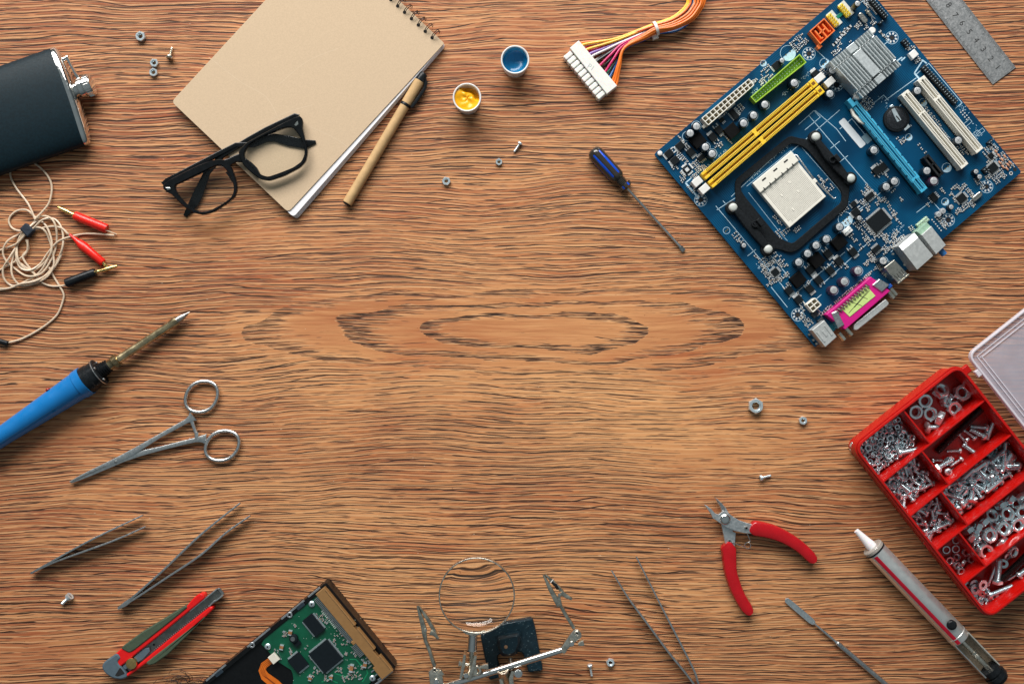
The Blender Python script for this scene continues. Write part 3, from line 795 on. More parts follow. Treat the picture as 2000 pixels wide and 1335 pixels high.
# ------------------------------------------------------------------ tweezers
def tweezers(label, apex, arms, zt, m, thick=3.4):
    root = thing('tweezers', U(apex, 0), label, 'tweezers', 'pairs of open steel tweezers')
    for P in arms:
        Q = spline([(*U(p, zt), 0) for p in [apex]+P], 6); n = len(Q)
        h = [zt*(.55+.45*min(1, (i/(n-1))*3)) if i/(n-1) < .6 else zt*lerp(1, .30, (i/(n-1)-.6)/.4) for i in range(n)]
        mid = zt*.5; w = [thick*(1 if i/(n-1) < .7 else lerp(1, .75, (i/(n-1)-.7)/.3)) for i in range(n)]
        MB().strip([q[:2] for q in Q], w, [max(.2, mid-x/2) for x in h], [mid+x/2 for x in h], .5).obj('arm', m, root)
    return root
M_STEEL_G = mat('grey_steel', (.58, .59, .59), .34, 1, .12, 300, .10, 2200)
tweezers('small pointed tweezers lying left of the larger pair', (57.5, 1120), [[(93, 1100), (163.6, 1061), (214, 1036), (276, 1007)], [(104, 1098), (166, 1075.5), (225, 1054), (281.6, 1029)]], 20, M_STEEL_G)
t2 = tweezers('long grey tweezers just above the red utility knife', (231, 1187), [[(259, 1165.5), (316.7, 1114.5), (391, 1044), (467, 983)], [(262, 1169), (323.7, 1128.5), (391, 1083.6), (439, 1041.5), (486.6, 1007.8)]], 20, M_STEEL_G, 3.9)
MB().strip(UL([(230, 1188), (244, 1179), (260, 1167)], 18), [5, 9, 7], 3, 18, 1).obj('joint', M_STEEL_G, t2)
tweezers('long tweezers with blue tinted point at the bottom table edge', (1412, 1425), [[(1355, 1335), (1305, 1272), (1264, 1216.6), (1227, 1167), (1195, 1114.6)], [(1368, 1342), (1357, 1311), (1326, 1249.5), (1291, 1181.5), (1243.6, 1087.8)]], 20, M_STEEL_G, 3.6)

# ------------------------------------------------------------------ utility knife
def build_knife():
    k0 = U((258.4, 1293.4), 18); e = (.779, -.627); n = (.627, .779); sc = .992
    P = lambda s, w: (k0[0]+(e[0]*s+n[0]*w)*sc, k0[1]+(e[1]*s+n[1]*w)*sc)
    poly = lambda pts, r=2: roundpoly([P(*q) for q in pts], r, 4)
    root = thing('utility_knife', k0, 'red and olive snap off utility knife with brass locking wheel', 'knife')
    red = mat('knife_red_plastic', srgb(214, 22, 22), .28, 0, .05, 150, .03)
    olive = mat('olive_rubber', srgb(66, 80, 62), .55, 0, .10, 300, .2, 2500)
    grey = mat('slate_plastic', srgb(82, 98, 108), .42, 0, .06, 300, .05)
    b = MB()
    b.prism(poly([(-24, -34), (3, -35), (20, -30), (60, -27), (105, -21), (150, -19.5), (177, -24), (190, -22), (194, -16), (190, -9), (100, -8.5), (20, -8.5), (-24, -8.5)], 3), 1, 21, 2.5)
    b.prism(poly([(-24, 10), (20, 10), (100, 9), (186, 9.5), (192, 13), (189, 18), (166, 20), (125, 22), (66, 25), (22, 18), (-24, 15.5)], 3), 1, 21, 2.5)
    b.prism(poly([(-24, -12), (186, -10), (186, 12), (-24, 12)], 1), 1, 6, 0)
    body = b.obj('body', red, root)
    for pts in ([(2, -35.5), (8, -37), (52, -35), (103, -28.2), (153, -22), (153, -16.5), (112, -16), (60, -16.5), (20, -17), (9, -19)], [(22, 16.5), (41, 16.5), (100, 18), (150, 19), (168, 18), (166, 20.5), (126, 25.5), (66, 31), (34, 29), (23, 24)]):
        MB().prism(poly(pts, 5), 2, 23, 2).obj('grip', olive, root)
    MB().prism(poly([(-24, -34.5), (-9, -34), (-9, -21), (-20, -20), (-20, 9), (-24, 16), (-36, 12), (-47, 0), (-53, -18), (-50, -32), (-40, -36)], 5), 0, 23, 3).obj('end_cap', grey, root)
    MB().prism(poly([(-22, -8), (-22, 7), (-36, 3), (-40, -2)], 2), 22.5, 23.4, .2).obj('end_hollow', M_DARK, root)
    MB().prism(poly([(-20, -8.6), (218, -9.2), (222, -7), (222, 7), (219, 9.5), (-20, 10)], 2), 6.2, 10, .5).obj('blade_channel', M_STEEL_D, root)
    ch = MB()
    ch.strip([P(150, -8.2), P(219, -8.6)], 2.6, 8, 17, .6); ch.strip([P(185, 8), P(200, 6.5), P(204, 8.2), P(220, 8.6)], 2.6, 8, 17, .6)
    ch.obj('channel_lip', M_STEEL, root)
    bl = MB(); bl.prism([P(42, -7.5), P(214, -7.5), P(216, -6), P(216, 6.0), P(42, 6.0)], 11, 12.6, .2); blade = bl.obj('blade', mat('blade_steel', (.24, .24, .22), .30, 1, .2, 200, .15, 2600), root)
    tb_ = MB()
    for i in range(34): q = 46+i*4.4; tb_.prism([P(q, 6.2), P(q+2.8, 6.2), P(q+1.4, 9.0)], 11.2, 13.2, .2)
    tb_.obj('lock_tooth', M_STEEL, root, kind='stuff')
    MB().prism(poly([(-20, 2), (-20, -7), (36, -7), (44, -3), (40, 5), (20, 8)], 2), 12.8, 18, 1.2).obj('slider', grey, root)
    w = MB(); w.cyl(P(0, 0), 10.6, 18, 25, 32, .8); wh = w.obj('brass_wheel', M_BRASS, root)
    MB().cyl(P(53, -1), 2.2, 12.6, 13.6, 12).obj('blade_pin', M_BLACK, blade)
build_knife()

# ------------------------------------------------------------------ hard drive
def build_hdd():
    Hz = 52; O = U((634, 1138), Hz); a_ = (.634, .773); b_ = (-.773, .634); k = (CAMH-Hz)/CAMH
    P = lambda a, b: (O[0]+(a_[0]*a+b_[0]*b)*k, O[1]+(a_[1]*a+b_[1]*b)*k)
    Q = lambda x, y: (lambda dx, dy: P(a_[0]*dx+a_[1]*dy, b_[0]*dx+b_[1]*dy))((x-1210)/4.762, (y-90)/4.762)
    poly = lambda pts: [P(*q) for q in pts]
    qa = atan2(a_[1], a_[0])
    root = thing('hard_drive', P(108, 60), 'bare hard disk drive showing its green circuit board', 'hard drive')
    blk = mat('black_cast_case', srgb(10, 12, 14), .38, 0, .2, 300, .12, 2000, spec=.3)
    MB().prism(roundpoly(poly([(0, 0), (217, 0), (217, 326), (0, 326)]), 6), 0, Hz-5, 1).obj('case', blk, root)
    MB().prism(roundpoly(poly([(0, 0), (0, 326), (9, 326), (9, 0)]), 1), Hz-6, Hz, .8).obj('side_rail', blk, root)
    MB().prism(roundpoly(poly([(209, 0), (209, 326), (217, 326), (217, 0)]), 1), Hz-6, Hz, .8).obj('side_rail', blk, root)
    MB().prism(poly([(2, -3), (215, -3), (215, 3), (2, 3)]), Hz-30, Hz-2, 1).obj('front_rail', blk, root)
    alu = mat('raw_aluminium_edge', (.58, .60, .62), .4, 1, .1, 300, .1)
    ed = MB()
    for b0, b1 in ((12, 42), (52, 110), (138, 196), (250, 300)): MB().prism(poly([(-1.2, b0), (2.5, b0), (2.5, b1), (-1.2, b1)]), Hz-1.5, Hz+.7, .4).obj('machined_edge', alu, root)
    MB().prism(poly([(214, 6), (218.2, 6), (218.2, 60), (214, 60)]), Hz-1.5, Hz+.7, .4).obj('machined_edge', alu, root)
    for x, y in ((885, 385), (535, 665)):
        MB().annulus(Q(x, y), 2.6, 5.6, Hz-2, Hz+1.2, 18, bev=.4).obj('screw_boss', alu, root)
        MB().flat(circ(Q(x, y), 2.7, 14), Hz-.5).obj('boss_hole', M_DARK, root)
    for b0 in (56, 262): MB().prism(roundpoly(poly([(1, b0), (9, b0), (9, b0+18), (1, b0+18)]), 2), Hz-2, Hz+1, .8).obj('rubber_pad', mat('dark_pad', srgb(24, 40, 52), .6), root)
    # green board
    zb = Hz-2
    pcb = mat('green_solder_mask', srgb(8, 78, 54), .30, 0, .16, 60, .04, 300)
    arc = [P(82+38*cos(radians(q)), 196+38*sin(radians(q))) for q in range(-78, 60, 12)]
    bd = poly([(9, 24), (207, 24), (207, 240), (128, 240)]) + arc[::-1] + poly([(62, 168), (14, 172), (9, 160)])
    MB().prism(bd, Hz-5, zb, .3).obj('circuit_board', pcb, root)
    tan = mat('tan_connector_plastic', srgb(140, 104, 62), .5, 0, .06, 300, .05)
    MB().prism(poly([(5, 2), (100, 2), (100, 6), (108, 6), (108, 2), (160, 2), (160, 7), (176, 7), (176, 2), (215, 2), (215, 29), (186, 29), (186, 24), (128, 24), (128, 30), (120, 30), (120, 24), (5, 24)]), zb, Hz+14, 1).obj('ide_connector', tan, root)
    pins = MB()
    for i in range(40): pins.box(P(13+i*2.72, 30.5), qa+pi/2, 13, 1.3, zb, zb+2.5)
    for i in range(9): pins.box(P(131+i*3.0, 32), qa+pi/2, 14, 1.5, zb, zb+2.5)
    for i in range(4): pins.box(P(182+i*10, 35), qa+pi/2, 9, 2.2, zb, zb+2.5)
    pins.obj('connector_pin', M_STEEL, root, kind='stuff')
    edge = MB()
    for i in range(62): edge.box(P(12+i*3.2, 4.4), qa, 1.1, .9, Hz+13.8, Hz+14.5)
    edge.obj('connector_slot', M_DARK, root, kind='stuff')
    chip = mat('chip_resin', srgb(16, 24, 29), .42, 0, .10, 500, .05, spec=.25)
    def chipf(c, l, w, nl, nw, h=5, sides='lw'):
        o = MB().box(c, qa, l, w, zb+.6, zb+h, .6).obj('chip', chip, root)
        p = MB()
        cs, sn = cos(qa), sin(qa)
        for i in range(nl):
            s = (i-(nl-1)/2)*(l-4)/nl
            for t in (-1, 1): p.box((c[0]+cs*s-sn*t*(w/2+1.6), c[1]+sn*s+cs*t*(w/2+1.6)), qa, (l-4)/nl*.55, 3.4, zb, zb+1.6)
        for i in range(nw):
            s = (i-(nw-1)/2)*(w-4)/nw
            for t in (-1, 1): p.box((c[0]-sn*s+cs*t*(l/2+1.6), c[1]+cs*s+sn*t*(l/2+1.6)), qa, 3.4, (w-4)/nw*.55, zb, zb+1.6)
        if nl+nw: p.obj('chip_leg', M_ZINC, o, kind='stuff')
    chipf(Q(1110, 478), 40, 23, 22, 0); chipf(Q(1222, 768), 48, 45, 30, 28, 6); chipf(Q(965, 825), 31, 27, 0, 14)
    MB().cyl(Q(925, 600), 8, zb, zb+9, 20, 1).obj('coil', chip, root); MB().cyl(Q(920, 600), 4.4, zb+9, zb+9.4, 16).obj('coil_top', M_STEEL_D, root)
    MB().box(Q(955, 645), qa, 10, 12, zb, zb+6, .6).obj('chip', chip, root)
    for x, y in ((1090, 285), (680, 680), (1655, 975)):
        c = Q(x, y); s = MB(); s.lathe((*c, zb), (*c, zb+4), [(0, 6), (2, 6), (3.4, 4.6), (4, 2.5)], 18); so = s.obj('board_screw', M_ZINC_D, root)
        MB().cyl(c, 2.0, zb+3.9, zb+4.2, 6).obj('screw_socket', M_DARK, so)
    smd = MB(); tans = MB(); rnd = random.Random(4)
    spots = [(845,570,9,12,10),(940,480,7,6,5),(1180,400,22,10,10),(1210,440,30,10,16),(1360,560,26,10,9),(1400,640,18,10,8),(1480,750,10,8,5),(1300,640,8,14,6),(1080,780,10,10,5),(890,730,8,12,7),(1130,900,14,12,12),(1080,960,14,10,12),(1240,970,16,10,12),(1330,900,14,10,12),(1460,870,16,8,8),(1480,940,20,10,14),(1580,800,10,8,6),(1560,870,8,8,5),(1420,980,18,10,12),(1620,830,10,8,6),(1040,680,6,8,4),(1410,740,6,8,5),(760,720,6,6,4),(1520,960,14,10,8)]
    for x, y, sl, sw, n in spots:
        for i in range(n):
            c = Q(x+rnd.uniform(-1, 1)*sl*2.6, y+rnd.uniform(-1, 1)*sw*2.6); w = rnd.choice((0, pi/2)); L = rnd.uniform(2.6, 4.2)
            for t in (-1, 1): smd.box((c[0]+cos(qa+w)*t*L*.36, c[1]+sin(qa+w)*t*L*.36), qa+w, L*.3, L*.55, zb, zb+1.7)
            tans.box(c, qa+w, L*.5, L*.5, zb, zb+1.6)
    for x, y, l, w in ((890, 550, 9, 7), (810, 685, 9, 7), (1585, 850, 9, 7), (1075, 975, 8, 6), (1460, 880, 14, 7), (1270, 965, 7, 6)):
        tans.box(Q(x, y), qa+.9, l*.7, w, zb, zb+4, .4)
        for t in (-1, 1): smd.box((Q(x, y)[0]+cos(qa+.9)*t*l*.45, Q(x, y)[1]+sin(qa+.9)*t*l*.45), qa+.9, l*.22, w, zb, zb+4.1)
    smd.obj('solder_end', M_ZINC, root, kind='stuff'); tans.obj('small_component', mat('tan_ceramic', srgb(150, 104, 66), .5, 0, .3, 800), root, kind='stuff')
    sk = MB()
    for i in range(12): sk.box(Q(1190+i*11, 350+i*14), qa+pi/2, 6, 2.0, zb+.1, zb+.3)
    for i in range(60): sk.flat(circ(Q(rnd.uniform(880, 1560), rnd.uniform(400, 1010)), .6, 6), zb+.15)
    sk.obj('board_print', mat('pale_board_print', srgb(190, 206, 196), .5), root, kind='stuff')
    tr = MB()
    for P0 in ([(1440, 800), (1500, 800), (1560, 870)], [(1300, 930), (1400, 960), (1470, 940)], [(1560, 1010), (1610, 930), (1600, 900)], [(1180, 1010), (1260, 990), (1330, 1020)]):
        tr.line([Q(*q) for q in P0], 2, zb+.12)
    tr.obj('board_trace', mat('light_green_trace', srgb(20, 128, 84), .3), root)
    # white socket, orange ribbon, motor
    MB().box(Q(740, 785), qa, 17, 15, zb, zb+7, .6).obj('ribbon_socket', M_CREAM, root)
    sp = MB()
    for i in range(5): sp.box(Q(778+i*5, 745+i*10), qa+.2, 7, 1.4, zb, zb+2)
    sp.obj('socket_pin', M_ZINC, root, kind='stuff')
    oz = mat('orange_flex_film', srgb(206, 104, 22), .35, 0, .10, 300)
    pth = [Q(705, 812), Q(640, 860), Q(625, 905), Q(650, 960), Q(740, 1030), Q(790, 1080)]
    MB().strip(pth, [12, 13, 14, 17, 19, 20], Hz-4.2, Hz-3.4).obj('flex_ribbon', oz, root)
    fl = MB()
    for k in range(4):
        o = (k-1.5)*3.2; fl.line([(p[0]+o*.9, p[1]+o*.45) for p in pth], .6, Hz-3.2)
    fl.obj('ribbon_trace', mat('dark_ribbon_trace', srgb(132, 56, 14), .4), root)
    mc = P(82, 196)
    MB().cyl(mc, 34, Hz-5, Hz-4, 40).obj('motor_well', M_BLACKM, root)
    MB().annulus(mc, 27, 31, Hz-4, Hz-1.5, 44, bev=.5).obj('motor_ring', blk, root)
    MB().cyl(mc, 25.5, Hz-4, Hz-2, 40, .6).obj('motor_plate', M_CHROME, root)
    rb = MB(); rb.tube([(*Q(400, 780), Hz-4), (*Q(430, 840), Hz-3.6), (*Q(500, 880), Hz-3.6), (*Q(560, 850), Hz-3.6), (*Q(620, 820), Hz-4)], 2.0, 8)
    rb.tube([(*Q(280, 970), Hz-4.2), (*Q(350, 915), Hz-4.2)], 1.6, 8)
    rb.obj('case_rib', blk, root)
build_hdd()

# ------------------------------------------------------------------ magnifier stand
def build_magnifier():
    Z = lambda x, y: (780+x/5, 1070+y/5)
    root = thing('magnifier_stand', U((1000, 1270), 0), 'soldering helper stand with round magnifying lens and two crocodile clips', 'magnifier')
    N = M_NICKEL
    zl = 92; c = U(Z(757, 457), zl); R = 69.0
    gl = bpy.data.materials.new('optical_glass'); gl.use_nodes = True; b = gl.node_tree.nodes['Principled BSDF']
    setin(b, 'Transmission Weight', 1.0); setin(b, 'Roughness', 0.0); setin(b, 'IOR', 1.5); b.inputs['Base Color'].default_value = (.97, .95, .91, 1)
    rc = 215.0; lens = MB(); rings = []
    def cap(sgn, q):
        r = R*q; return [(c[0]+r*cos(2*pi*k/56), c[1]+r*sin(2*pi*k/56), zl + sgn*(2.2 + (sqrt(rc*rc-r*r)-sqrt(rc*rc-R*R)))) for k in range(56)]
    for q in (.001, .12, .25, .4, .55, .7, .85, 1.0): rings.append(cap(-1, q))
    for q in (1.0, .85, .7, .55, .4, .25, .12, .001): rings.append(cap(1, q))
    lens.loft(rings, True); lens.obj('lens', gl, root)
    MB().annulus(c, R-.2, R+2.4, zl-11, zl+6, 60, bev=.8).obj('lens_rim', N, root)
    hp = lambda x, y, z: (*U(Z(x, y), z), z)
    MB().strip([U(Z(612, 790), zl)[:2], U(Z(655, 820), zl)[:2], U(Z(720, 832), zl)[:2], U(Z(790, 822), zl)[:2], U(Z(830, 800), zl)[:2]], [2, 5, 7, 5, 2], zl-6, zl+5.4, 1).obj('rim_saddle', N, root)
    MB().lathe(hp(718, 825, 86), hp(708, 1000, 76), [(0, 8.5), (31, 9), (33, 9.4), (35, 9.4)], 20).obj('lens_socket', M_CHROME, root)
    MB().lathe(hp(710, 990, 76), hp(690, 1250, 66), [(0, 5), (14, 5), (16, 4), (50, 4)], 14).obj('lens_stem', N, root)
    # clamp cheeks under the lens
    for P, w in (([(640, 1030), (625, 1140), (600, 1265)], 7), ([(745, 1040), (725, 1150), (675, 1280)], 8)):
        MB().strip([U(Z(*p), 72) for p in P], [w*.7, w, w*.8], 50, 78, 1.5).obj('clamp_cheek', N, root)
    for y0, x0 in ((1130, 625), (1230, 620)): MB().tube([hp(x0, y0, 66), hp(x0+120, y0+8, 66)], 3.2, 10).obj('clamp_bolt', N, root)
    MB().cyl(U(Z(652, 1235), 74), 5, 70, 80, 14, 1).obj('bolt_head', M_CHROME, root)
    def wing(a, b, z=70):
        s = MB(); s.strip([U(Z(*a), z), lp(U(Z(*a), z), U(Z(*b), z), .5), U(Z(*b), z)], [5, 10, 11], z-6, z+4, 2); s.obj('wing_nut', N, root)
    wing((612, 1125), (580, 1120)); wing((790, 1155), (868, 1150)); wing((745, 1160), (735, 1225))
    MB().annulus(U(Z(752, 1190), 68), 5, 10, 60, 72, 20, bev=1).obj('clamp_collar', N, root)
    # cross rod
    rz = 62
    MB().lathe(hp(380, 1368, rz), hp(1575, 995, rz), [(0, 6.2), (1, 6.6), (246, 6.6), (247, 5.5)], 18).obj('cross_rod', M_CHROME, root)
    # post clamp: upright tube and thumb screw
    MB().lathe(hp(1040, 1325, 40), hp(1003, 1140, 74), [(0, 10), (2, 10.6), (40, 10.6), (42, 11.2), (45, 11.2), (45, 8), (30, 8)], 20).obj('post_sleeve', N, root)
    MB().strip([U(Z(1110, 1190), 60), U(Z(1090, 1260), 60), U(Z(1100, 1340), 60)], [6, 9, 9], 44, 66, 1.4).obj('clamp_cheek', N, root)
    MB().strip([U(Z(985, 1270), 58), U(Z(1010, 1340), 58)], [6, 8], 44, 62, 1.4).obj('clamp_cheek', N, root)
    th = MB(); tc = U(Z(1162, 1226), 70)
    th.cyl(tc, 8.2, 62, 68, 22, 1)
    for i in range(5): th.box((tc[0]-5.6+i*2.8, tc[1]), pi/2, 15-abs(i-2)*3, 1.3, 67.5, 70, .3)
    th.obj('thumb_screw', M_CHROME, root)
    MB().lathe(hp(1085, 1080, 30), hp(1090, 1190, 52), [(0, 4.5), (30, 4.5)], 12).obj('base_post', N, root)
    # cast base
    iron = mat('painted_cast_iron', srgb(20, 42, 52), .40, 0, .25, 300, .35, 900, speck=(1, 620, srgb(120, 140, 146)), spec=.3)
    bp = lambda pts, z: UL([Z(*p) for p in pts], z)
    base = MB()
    base.prism(roundpoly(bp([(790, 850), (985, 735), (1300, 680), (1330, 790), (1405, 1195), (1260, 1215), (1205, 1010), (950, 1040), (1000, 1260), (875, 1290)], 16), [5, 3, 7, 2, 6, 5, 9, 9, 5, 6], 4), 0, 16, 3)
    base.obj('cast_base', iron, root)
    hump = MB(); hr = []
    for t, s in ((0, 1), (.5, .97), (.8, .88), (1, .70)):
        hc = Z(1068, 935); P = [(940, 870), (1185, 820), (1195, 920), (1150, 1050), (1010, 1075), (960, 1010)]
        hr.append([(*q, 14+26*t) for q in roundpoly(bp([(hc[0]*5-3900+(x-(hc[0]-780)*5)*s, 0) if False else ((x-1068)*s+1068, (y-935)*s+935-10*t) for x, y in P], 30), 6, 3)])
    hump.loft(hr, True); hump.obj('base_hub', iron, root)
    MB().lathe((*U(Z(1040, 962), 40), 37), (*U(Z(1040, 962), 40), 40.3), [(0, 4.5), (2.6, 4.2), (3.3, 3)], 14).obj('hub_plug', mat('copper_brown', srgb(170, 130, 96), .4, .5), root)
    # crocodile clips
    old = mat('stained_plated_steel', (.52, .50, .42), .34, 1, .35, 220, .30, 1100)
    def clip(jaw1, jaw2, piv, handle, tail, z):
        t = lambda P: [U(Z(*p), z) for p in P]
        r = MB().strip(t(jaw1), [3]+[8+2*i for i in range(len(jaw1)-2)]+[9], z-5, z+4, 1.2).obj('clip_jaw', old, root)
        MB().strip(t(jaw2), [3]+[7]*(len(jaw2)-2)+[5], z-8, z+1, 1.2).obj('clip_jaw', old, root)
        MB().strip(t(handle), [9, 8, 5], z-4, z+3, 1.2).obj('clip_handle', old, root)
        MB().cyl(t([piv])[0], 3.4, z+1, z+5, 14, .6).obj('clip_rivet', N, root)
        MB().strip(t(tail), [10]+[7]*(len(tail)-2)+[7], z-6, z+3, 2).obj('clip_tail', old, root)
        tt = MB(); J = t(jaw1)
        for i in range(8):
            q = lp(J[0], J[1], .1+i*.11); tt.box((q[0]+2.2, q[1]+.8), .6, 2.0, 1.5, z-6, z+2)
        tt.obj('clip_tooth', M_BLACKM, r, kind='stuff')
    clip([(175, 560), (215, 690), (240, 780), (245, 830)], [(185, 560), (270, 680), (330, 790), (375, 875)], (255, 795), [(300, 820), (345, 835), (382, 880)], [(240, 800), (255, 900), (290, 980), (320, 1080), (345, 1150)], 70)
    clip([(1405, 255), (1470, 390), (1530, 500), (1560, 560)], [(1425, 255), (1500, 330), (1560, 390), (1600, 430)], (1565, 450), [(1580, 430), (1630, 465), (1685, 495)], [(1545, 470), (1575, 560), (1620, 640), (1670, 720), (1705, 780)], 70)
    MB().strip(UL([Z(1490, 335), Z(1530, 365), Z(1548, 400)], 74), [4, 6, 5], 68, 75, 1.5).obj('tape_scrap', M_BLACKM, root)
    MB().tube([(*U(Z(1478, 335), 76), 76), (*U(Z(1502, 305), 78), 78)], .9, 6).obj('wire_end', M_WHITE, root)
    # joints
    for P in ([(1745, 825), (1690, 880), (1600, 985)], [(350, 1195), (360, 1280), (370, 1360)]):
        q = UL([Z(*p) for p in P], 70); s = MB(); s.strip([lp(q[0], q[1], -.28)]+q, [9, 21, 18, 11] if P[0][0] > 1000 else [12, 26, 26, 26], 63, 72, 2); s.obj('joint_plate', N, root)
    for p, r in (((1735, 832), 4), ((343, 1190), 4)):
        q = U(Z(*p), 73); o = MB().annulus(q, 2.2, r+1, 71.5, 74, 16, bev=.4).obj('joint_eyelet', N, root); MB().flat(circ(q, 2.3, 12), 72.6).obj('eyelet_hole', M_DARK, o)
    for p in ((1683, 930), (362, 1298)): MB().cyl(U(Z(*p), 76), 5, 70, 80, 14, 1.5).obj('joint_bolt', M_CHROME, root)
    wing((1745, 935), (1800, 920), 72); wing((1640, 960), (1590, 1010), 66); wing((385, 1230), (425, 1205), 73)
build_magnifier()

# ------------------------------------------------------------------ tuft of dark hair at the bottom edge
def build_tuft():
    rnd = random.Random(2); root = thing('hair_tuft', U((352, 1325), 0), 'small tuft of dark curly hair between the knife and the hard drive', 'hair tuft')
    m = mat('dark_hair', srgb(34, 24, 18), .5, 0, .3, 400); mb = MB()
    for i in range(60):
        c = (355+rnd.gauss(0, 17), 1336+rnd.gauss(0, 9)); r = rnd.uniform(6, 18); a0 = rnd.uniform(0, 6.3); sp = rnd.uniform(1.2, 3.4); z = rnd.uniform(1, 9)
        mb.tube([(*U((c[0]+r*cos(a0+sp*k/8)*(1+.03*k), c[1]+r*.7*sin(a0+sp*k/8)), z), z+2*sin(k*.7)+1.2) for k in range(9)], .42, 5)
    mb.obj('hair', m, root, kind='stuff')
build_tuft()
# ------------------------------------------------------------------ motherboard
def build_board():
    Z0, ZB = 9.0, 13.0
    rnd = random.Random(21)
    qA = radians(-40.3); qB = radians(49.8)                     # along the memory slots / along the card slots
    A = (cos(qA), sin(qA)); Bv = (cos(qB), sin(qB))
    root = thing('motherboard', U((1636, 317), 0), 'blue computer motherboard with yellow memory slots and white processor socket', 'motherboard')
    u = lambda p, h=0: U(p, ZB+h)
    def loc(c, a, b): return (c[0]+A[0]*a+Bv[0]*b, c[1]+A[1]*a+Bv[1]*b)
    # materials
    pcb = bpy.data.materials.new('blue_solder_mask'); pcb.use_nodes = True; t = NT(pcb.node_tree); bs = pcb.node_tree.nodes['Principled BSDF']
    co = t.n('ShaderNodeTexCoord').outputs['Object']; mp = t.n('ShaderNodeMapping'); t.put(mp.inputs[0], co); mp.inputs['Rotation'].default_value = (0, 0, qA); mp.inputs['Scale'].default_value = (1, 1, 1)
    sp = t.n('ShaderNodeSeparateXYZ'); t.put(sp.inputs[0], mp.outputs[0])
    n1 = t.noise(mp.outputs[0], 28, 2, .5)
    # bundles of parallel copper tracks showing faintly through the mask
    def tracks(ax, other, f):
        ph = t.m('ADD', t.m('MULTIPLY', sp.outputs[ax], 620.0), t.m('MULTIPLY', t.ss(t.noise(t.xyz(t.m('MULTIPLY', sp.outputs[other], 22), t.m('MULTIPLY', sp.outputs[ax], 3), f), 1, 0, .5), .45, .55), 6.0))
        return t.m('MULTIPLY', t.ss(t.m('ABSOLUTE', t.m('SUBTRACT', t.m('FRACT', ph), .5)), .30, .20), t.ss(t.noise(t.xyz(t.m('MULTIPLY', sp.outputs[0], 26), t.m('MULTIPLY', sp.outputs[1], 26), f+4), 1, 1, .5), .52, .60))
    tr = t.m('MAXIMUM', tracks(0, 1, 1.0), tracks(1, 0, 9.0))
    c = t.mix(t.ss(n1, .35, .65), srgb(0, 50, 80), srgb(0, 64, 98)); c = t.mix(t.m('MULTIPLY', tr, .45), c, srgb(8, 92, 132))
    t.put(bs.inputs['Base Color'], c); bs.inputs['Roughness'].default_value = .34; setin(bs, 'Specular IOR Level', .25)
    t.put(bs.inputs['Normal'], t.bump(t.m('ADD', tr, t.m('MULTIPLY', t.noise(mp.outputs[0], 900, 2, .5), .3)), .15, .0002))
    silk = mat('white_board_print', srgb(176, 206, 222), .6, 0, .10, 600)
    alu = M_ZINC; can = mat('capacitor_can_top', (.62, .63, .64), .40, .5, .05, 500, .05)
    slv = mat('capacitor_sleeve_dark', srgb(20, 36, 48), .22, 0, .12, 300); slp = mat('capacitor_sleeve_purple', srgb(62, 40, 58), .25, 0, .15, 300)
    chip = mat('chip_black', srgb(18, 23, 26), .42, 0, .12, 600, .06, spec=.25); chokem = mat('choke_black', srgb(8, 8, 9), .6, 0, .3, 400, .15, spec=.12)
    tin = mat('tinned_lead', (.78, .80, .80), .42, .45, .10, 700); gold = M_GOLD
    yel = mat('yellow_slot_plastic', srgb(242, 200, 48), .40, 0, .05, 300, .03); ylw2 = mat('yellow_header_plastic', srgb(240, 204, 50), .40, 0, .06, 300)
    sky = mat('sky_blue_slot_plastic', srgb(66, 170, 206), .40, 0, .05, 300, .03); lime = mat('lime_socket_plastic', srgb(164, 204, 66), .42, 0, .06, 300, .03)
    ora = mat('orange_socket_plastic', srgb(238, 122, 56), .42, 0, .06, 300, .03); mag = mat('magenta_port_plastic', srgb(204, 22, 128), .38, 0, .05, 200, .03)
    ivory = mat('ivory_slot_plastic', srgb(232, 228, 216), .42, 0, .04, 300, .02); sand = mat('matt_port_shell', (.58, .60, .59), .48, .6, .08, 260, .10)
    # ---- the board itself
    L, Bo, Rr = u((1277, 301)), u((1592, 678)), u((1995.5, 336)); Tp = (L[0]+Rr[0]-Bo[0], L[1]+Rr[1]-Bo[1])
    bd = roundpoly([L, Bo, Rr, Tp], [5, 3, 5, 5], 4)
    MB().prism(bd, Z0, ZB, .25).obj('circuit_board', pcb, root)
    sk = MB()                                                       # all flat white print
    zs = ZB+.12
    def sline(pts, w=1.2, closed=False): sk.line([u(p) for p in pts], w, zs, closed)
    def sring(c, r, w=.8, n=28): sk.line(circ(u(c), r, n), w, zs, True)
    for P in ([(1640, 215), (1520, 318)], [(1471, 204), (1560, 128)], [(1591, 95), (1622, 124)], [(1592, 216), (1634, 252), (1652, 276)], [(1580, 226), (1704, 372)], [(1560, 243), (1590, 216), (1602, 229), (1572, 254)], [(1622, 290), (1640, 276)], [(1640, 316), (1656, 304)],
              [(1640, 252), (1664, 232), (1700, 276)], [(1728, 197), (1790, 152)], [(1740, 222), (1810, 160)], [(1702, 205), (1726, 186), (1735, 196)], [(1800, 200), (1870, 290)], [(1790, 415), (1820, 392), (1845, 420)],
              [(1445, 420), (1478, 460), (1490, 478)], [(1440, 384), (1400, 410)], [(1398, 402), (1530, 560)], [(1412, 392), (1545, 545)], [(1480, 524), (1500, 505)], [(1460, 500), (1476, 487)], [(1506, 560), (1538, 600)], [(1540, 584), (1650, 492)], [(1575, 600), (1604, 575)], [(1790, 145), (1814, 124), (1879, 201), (1866, 212)],
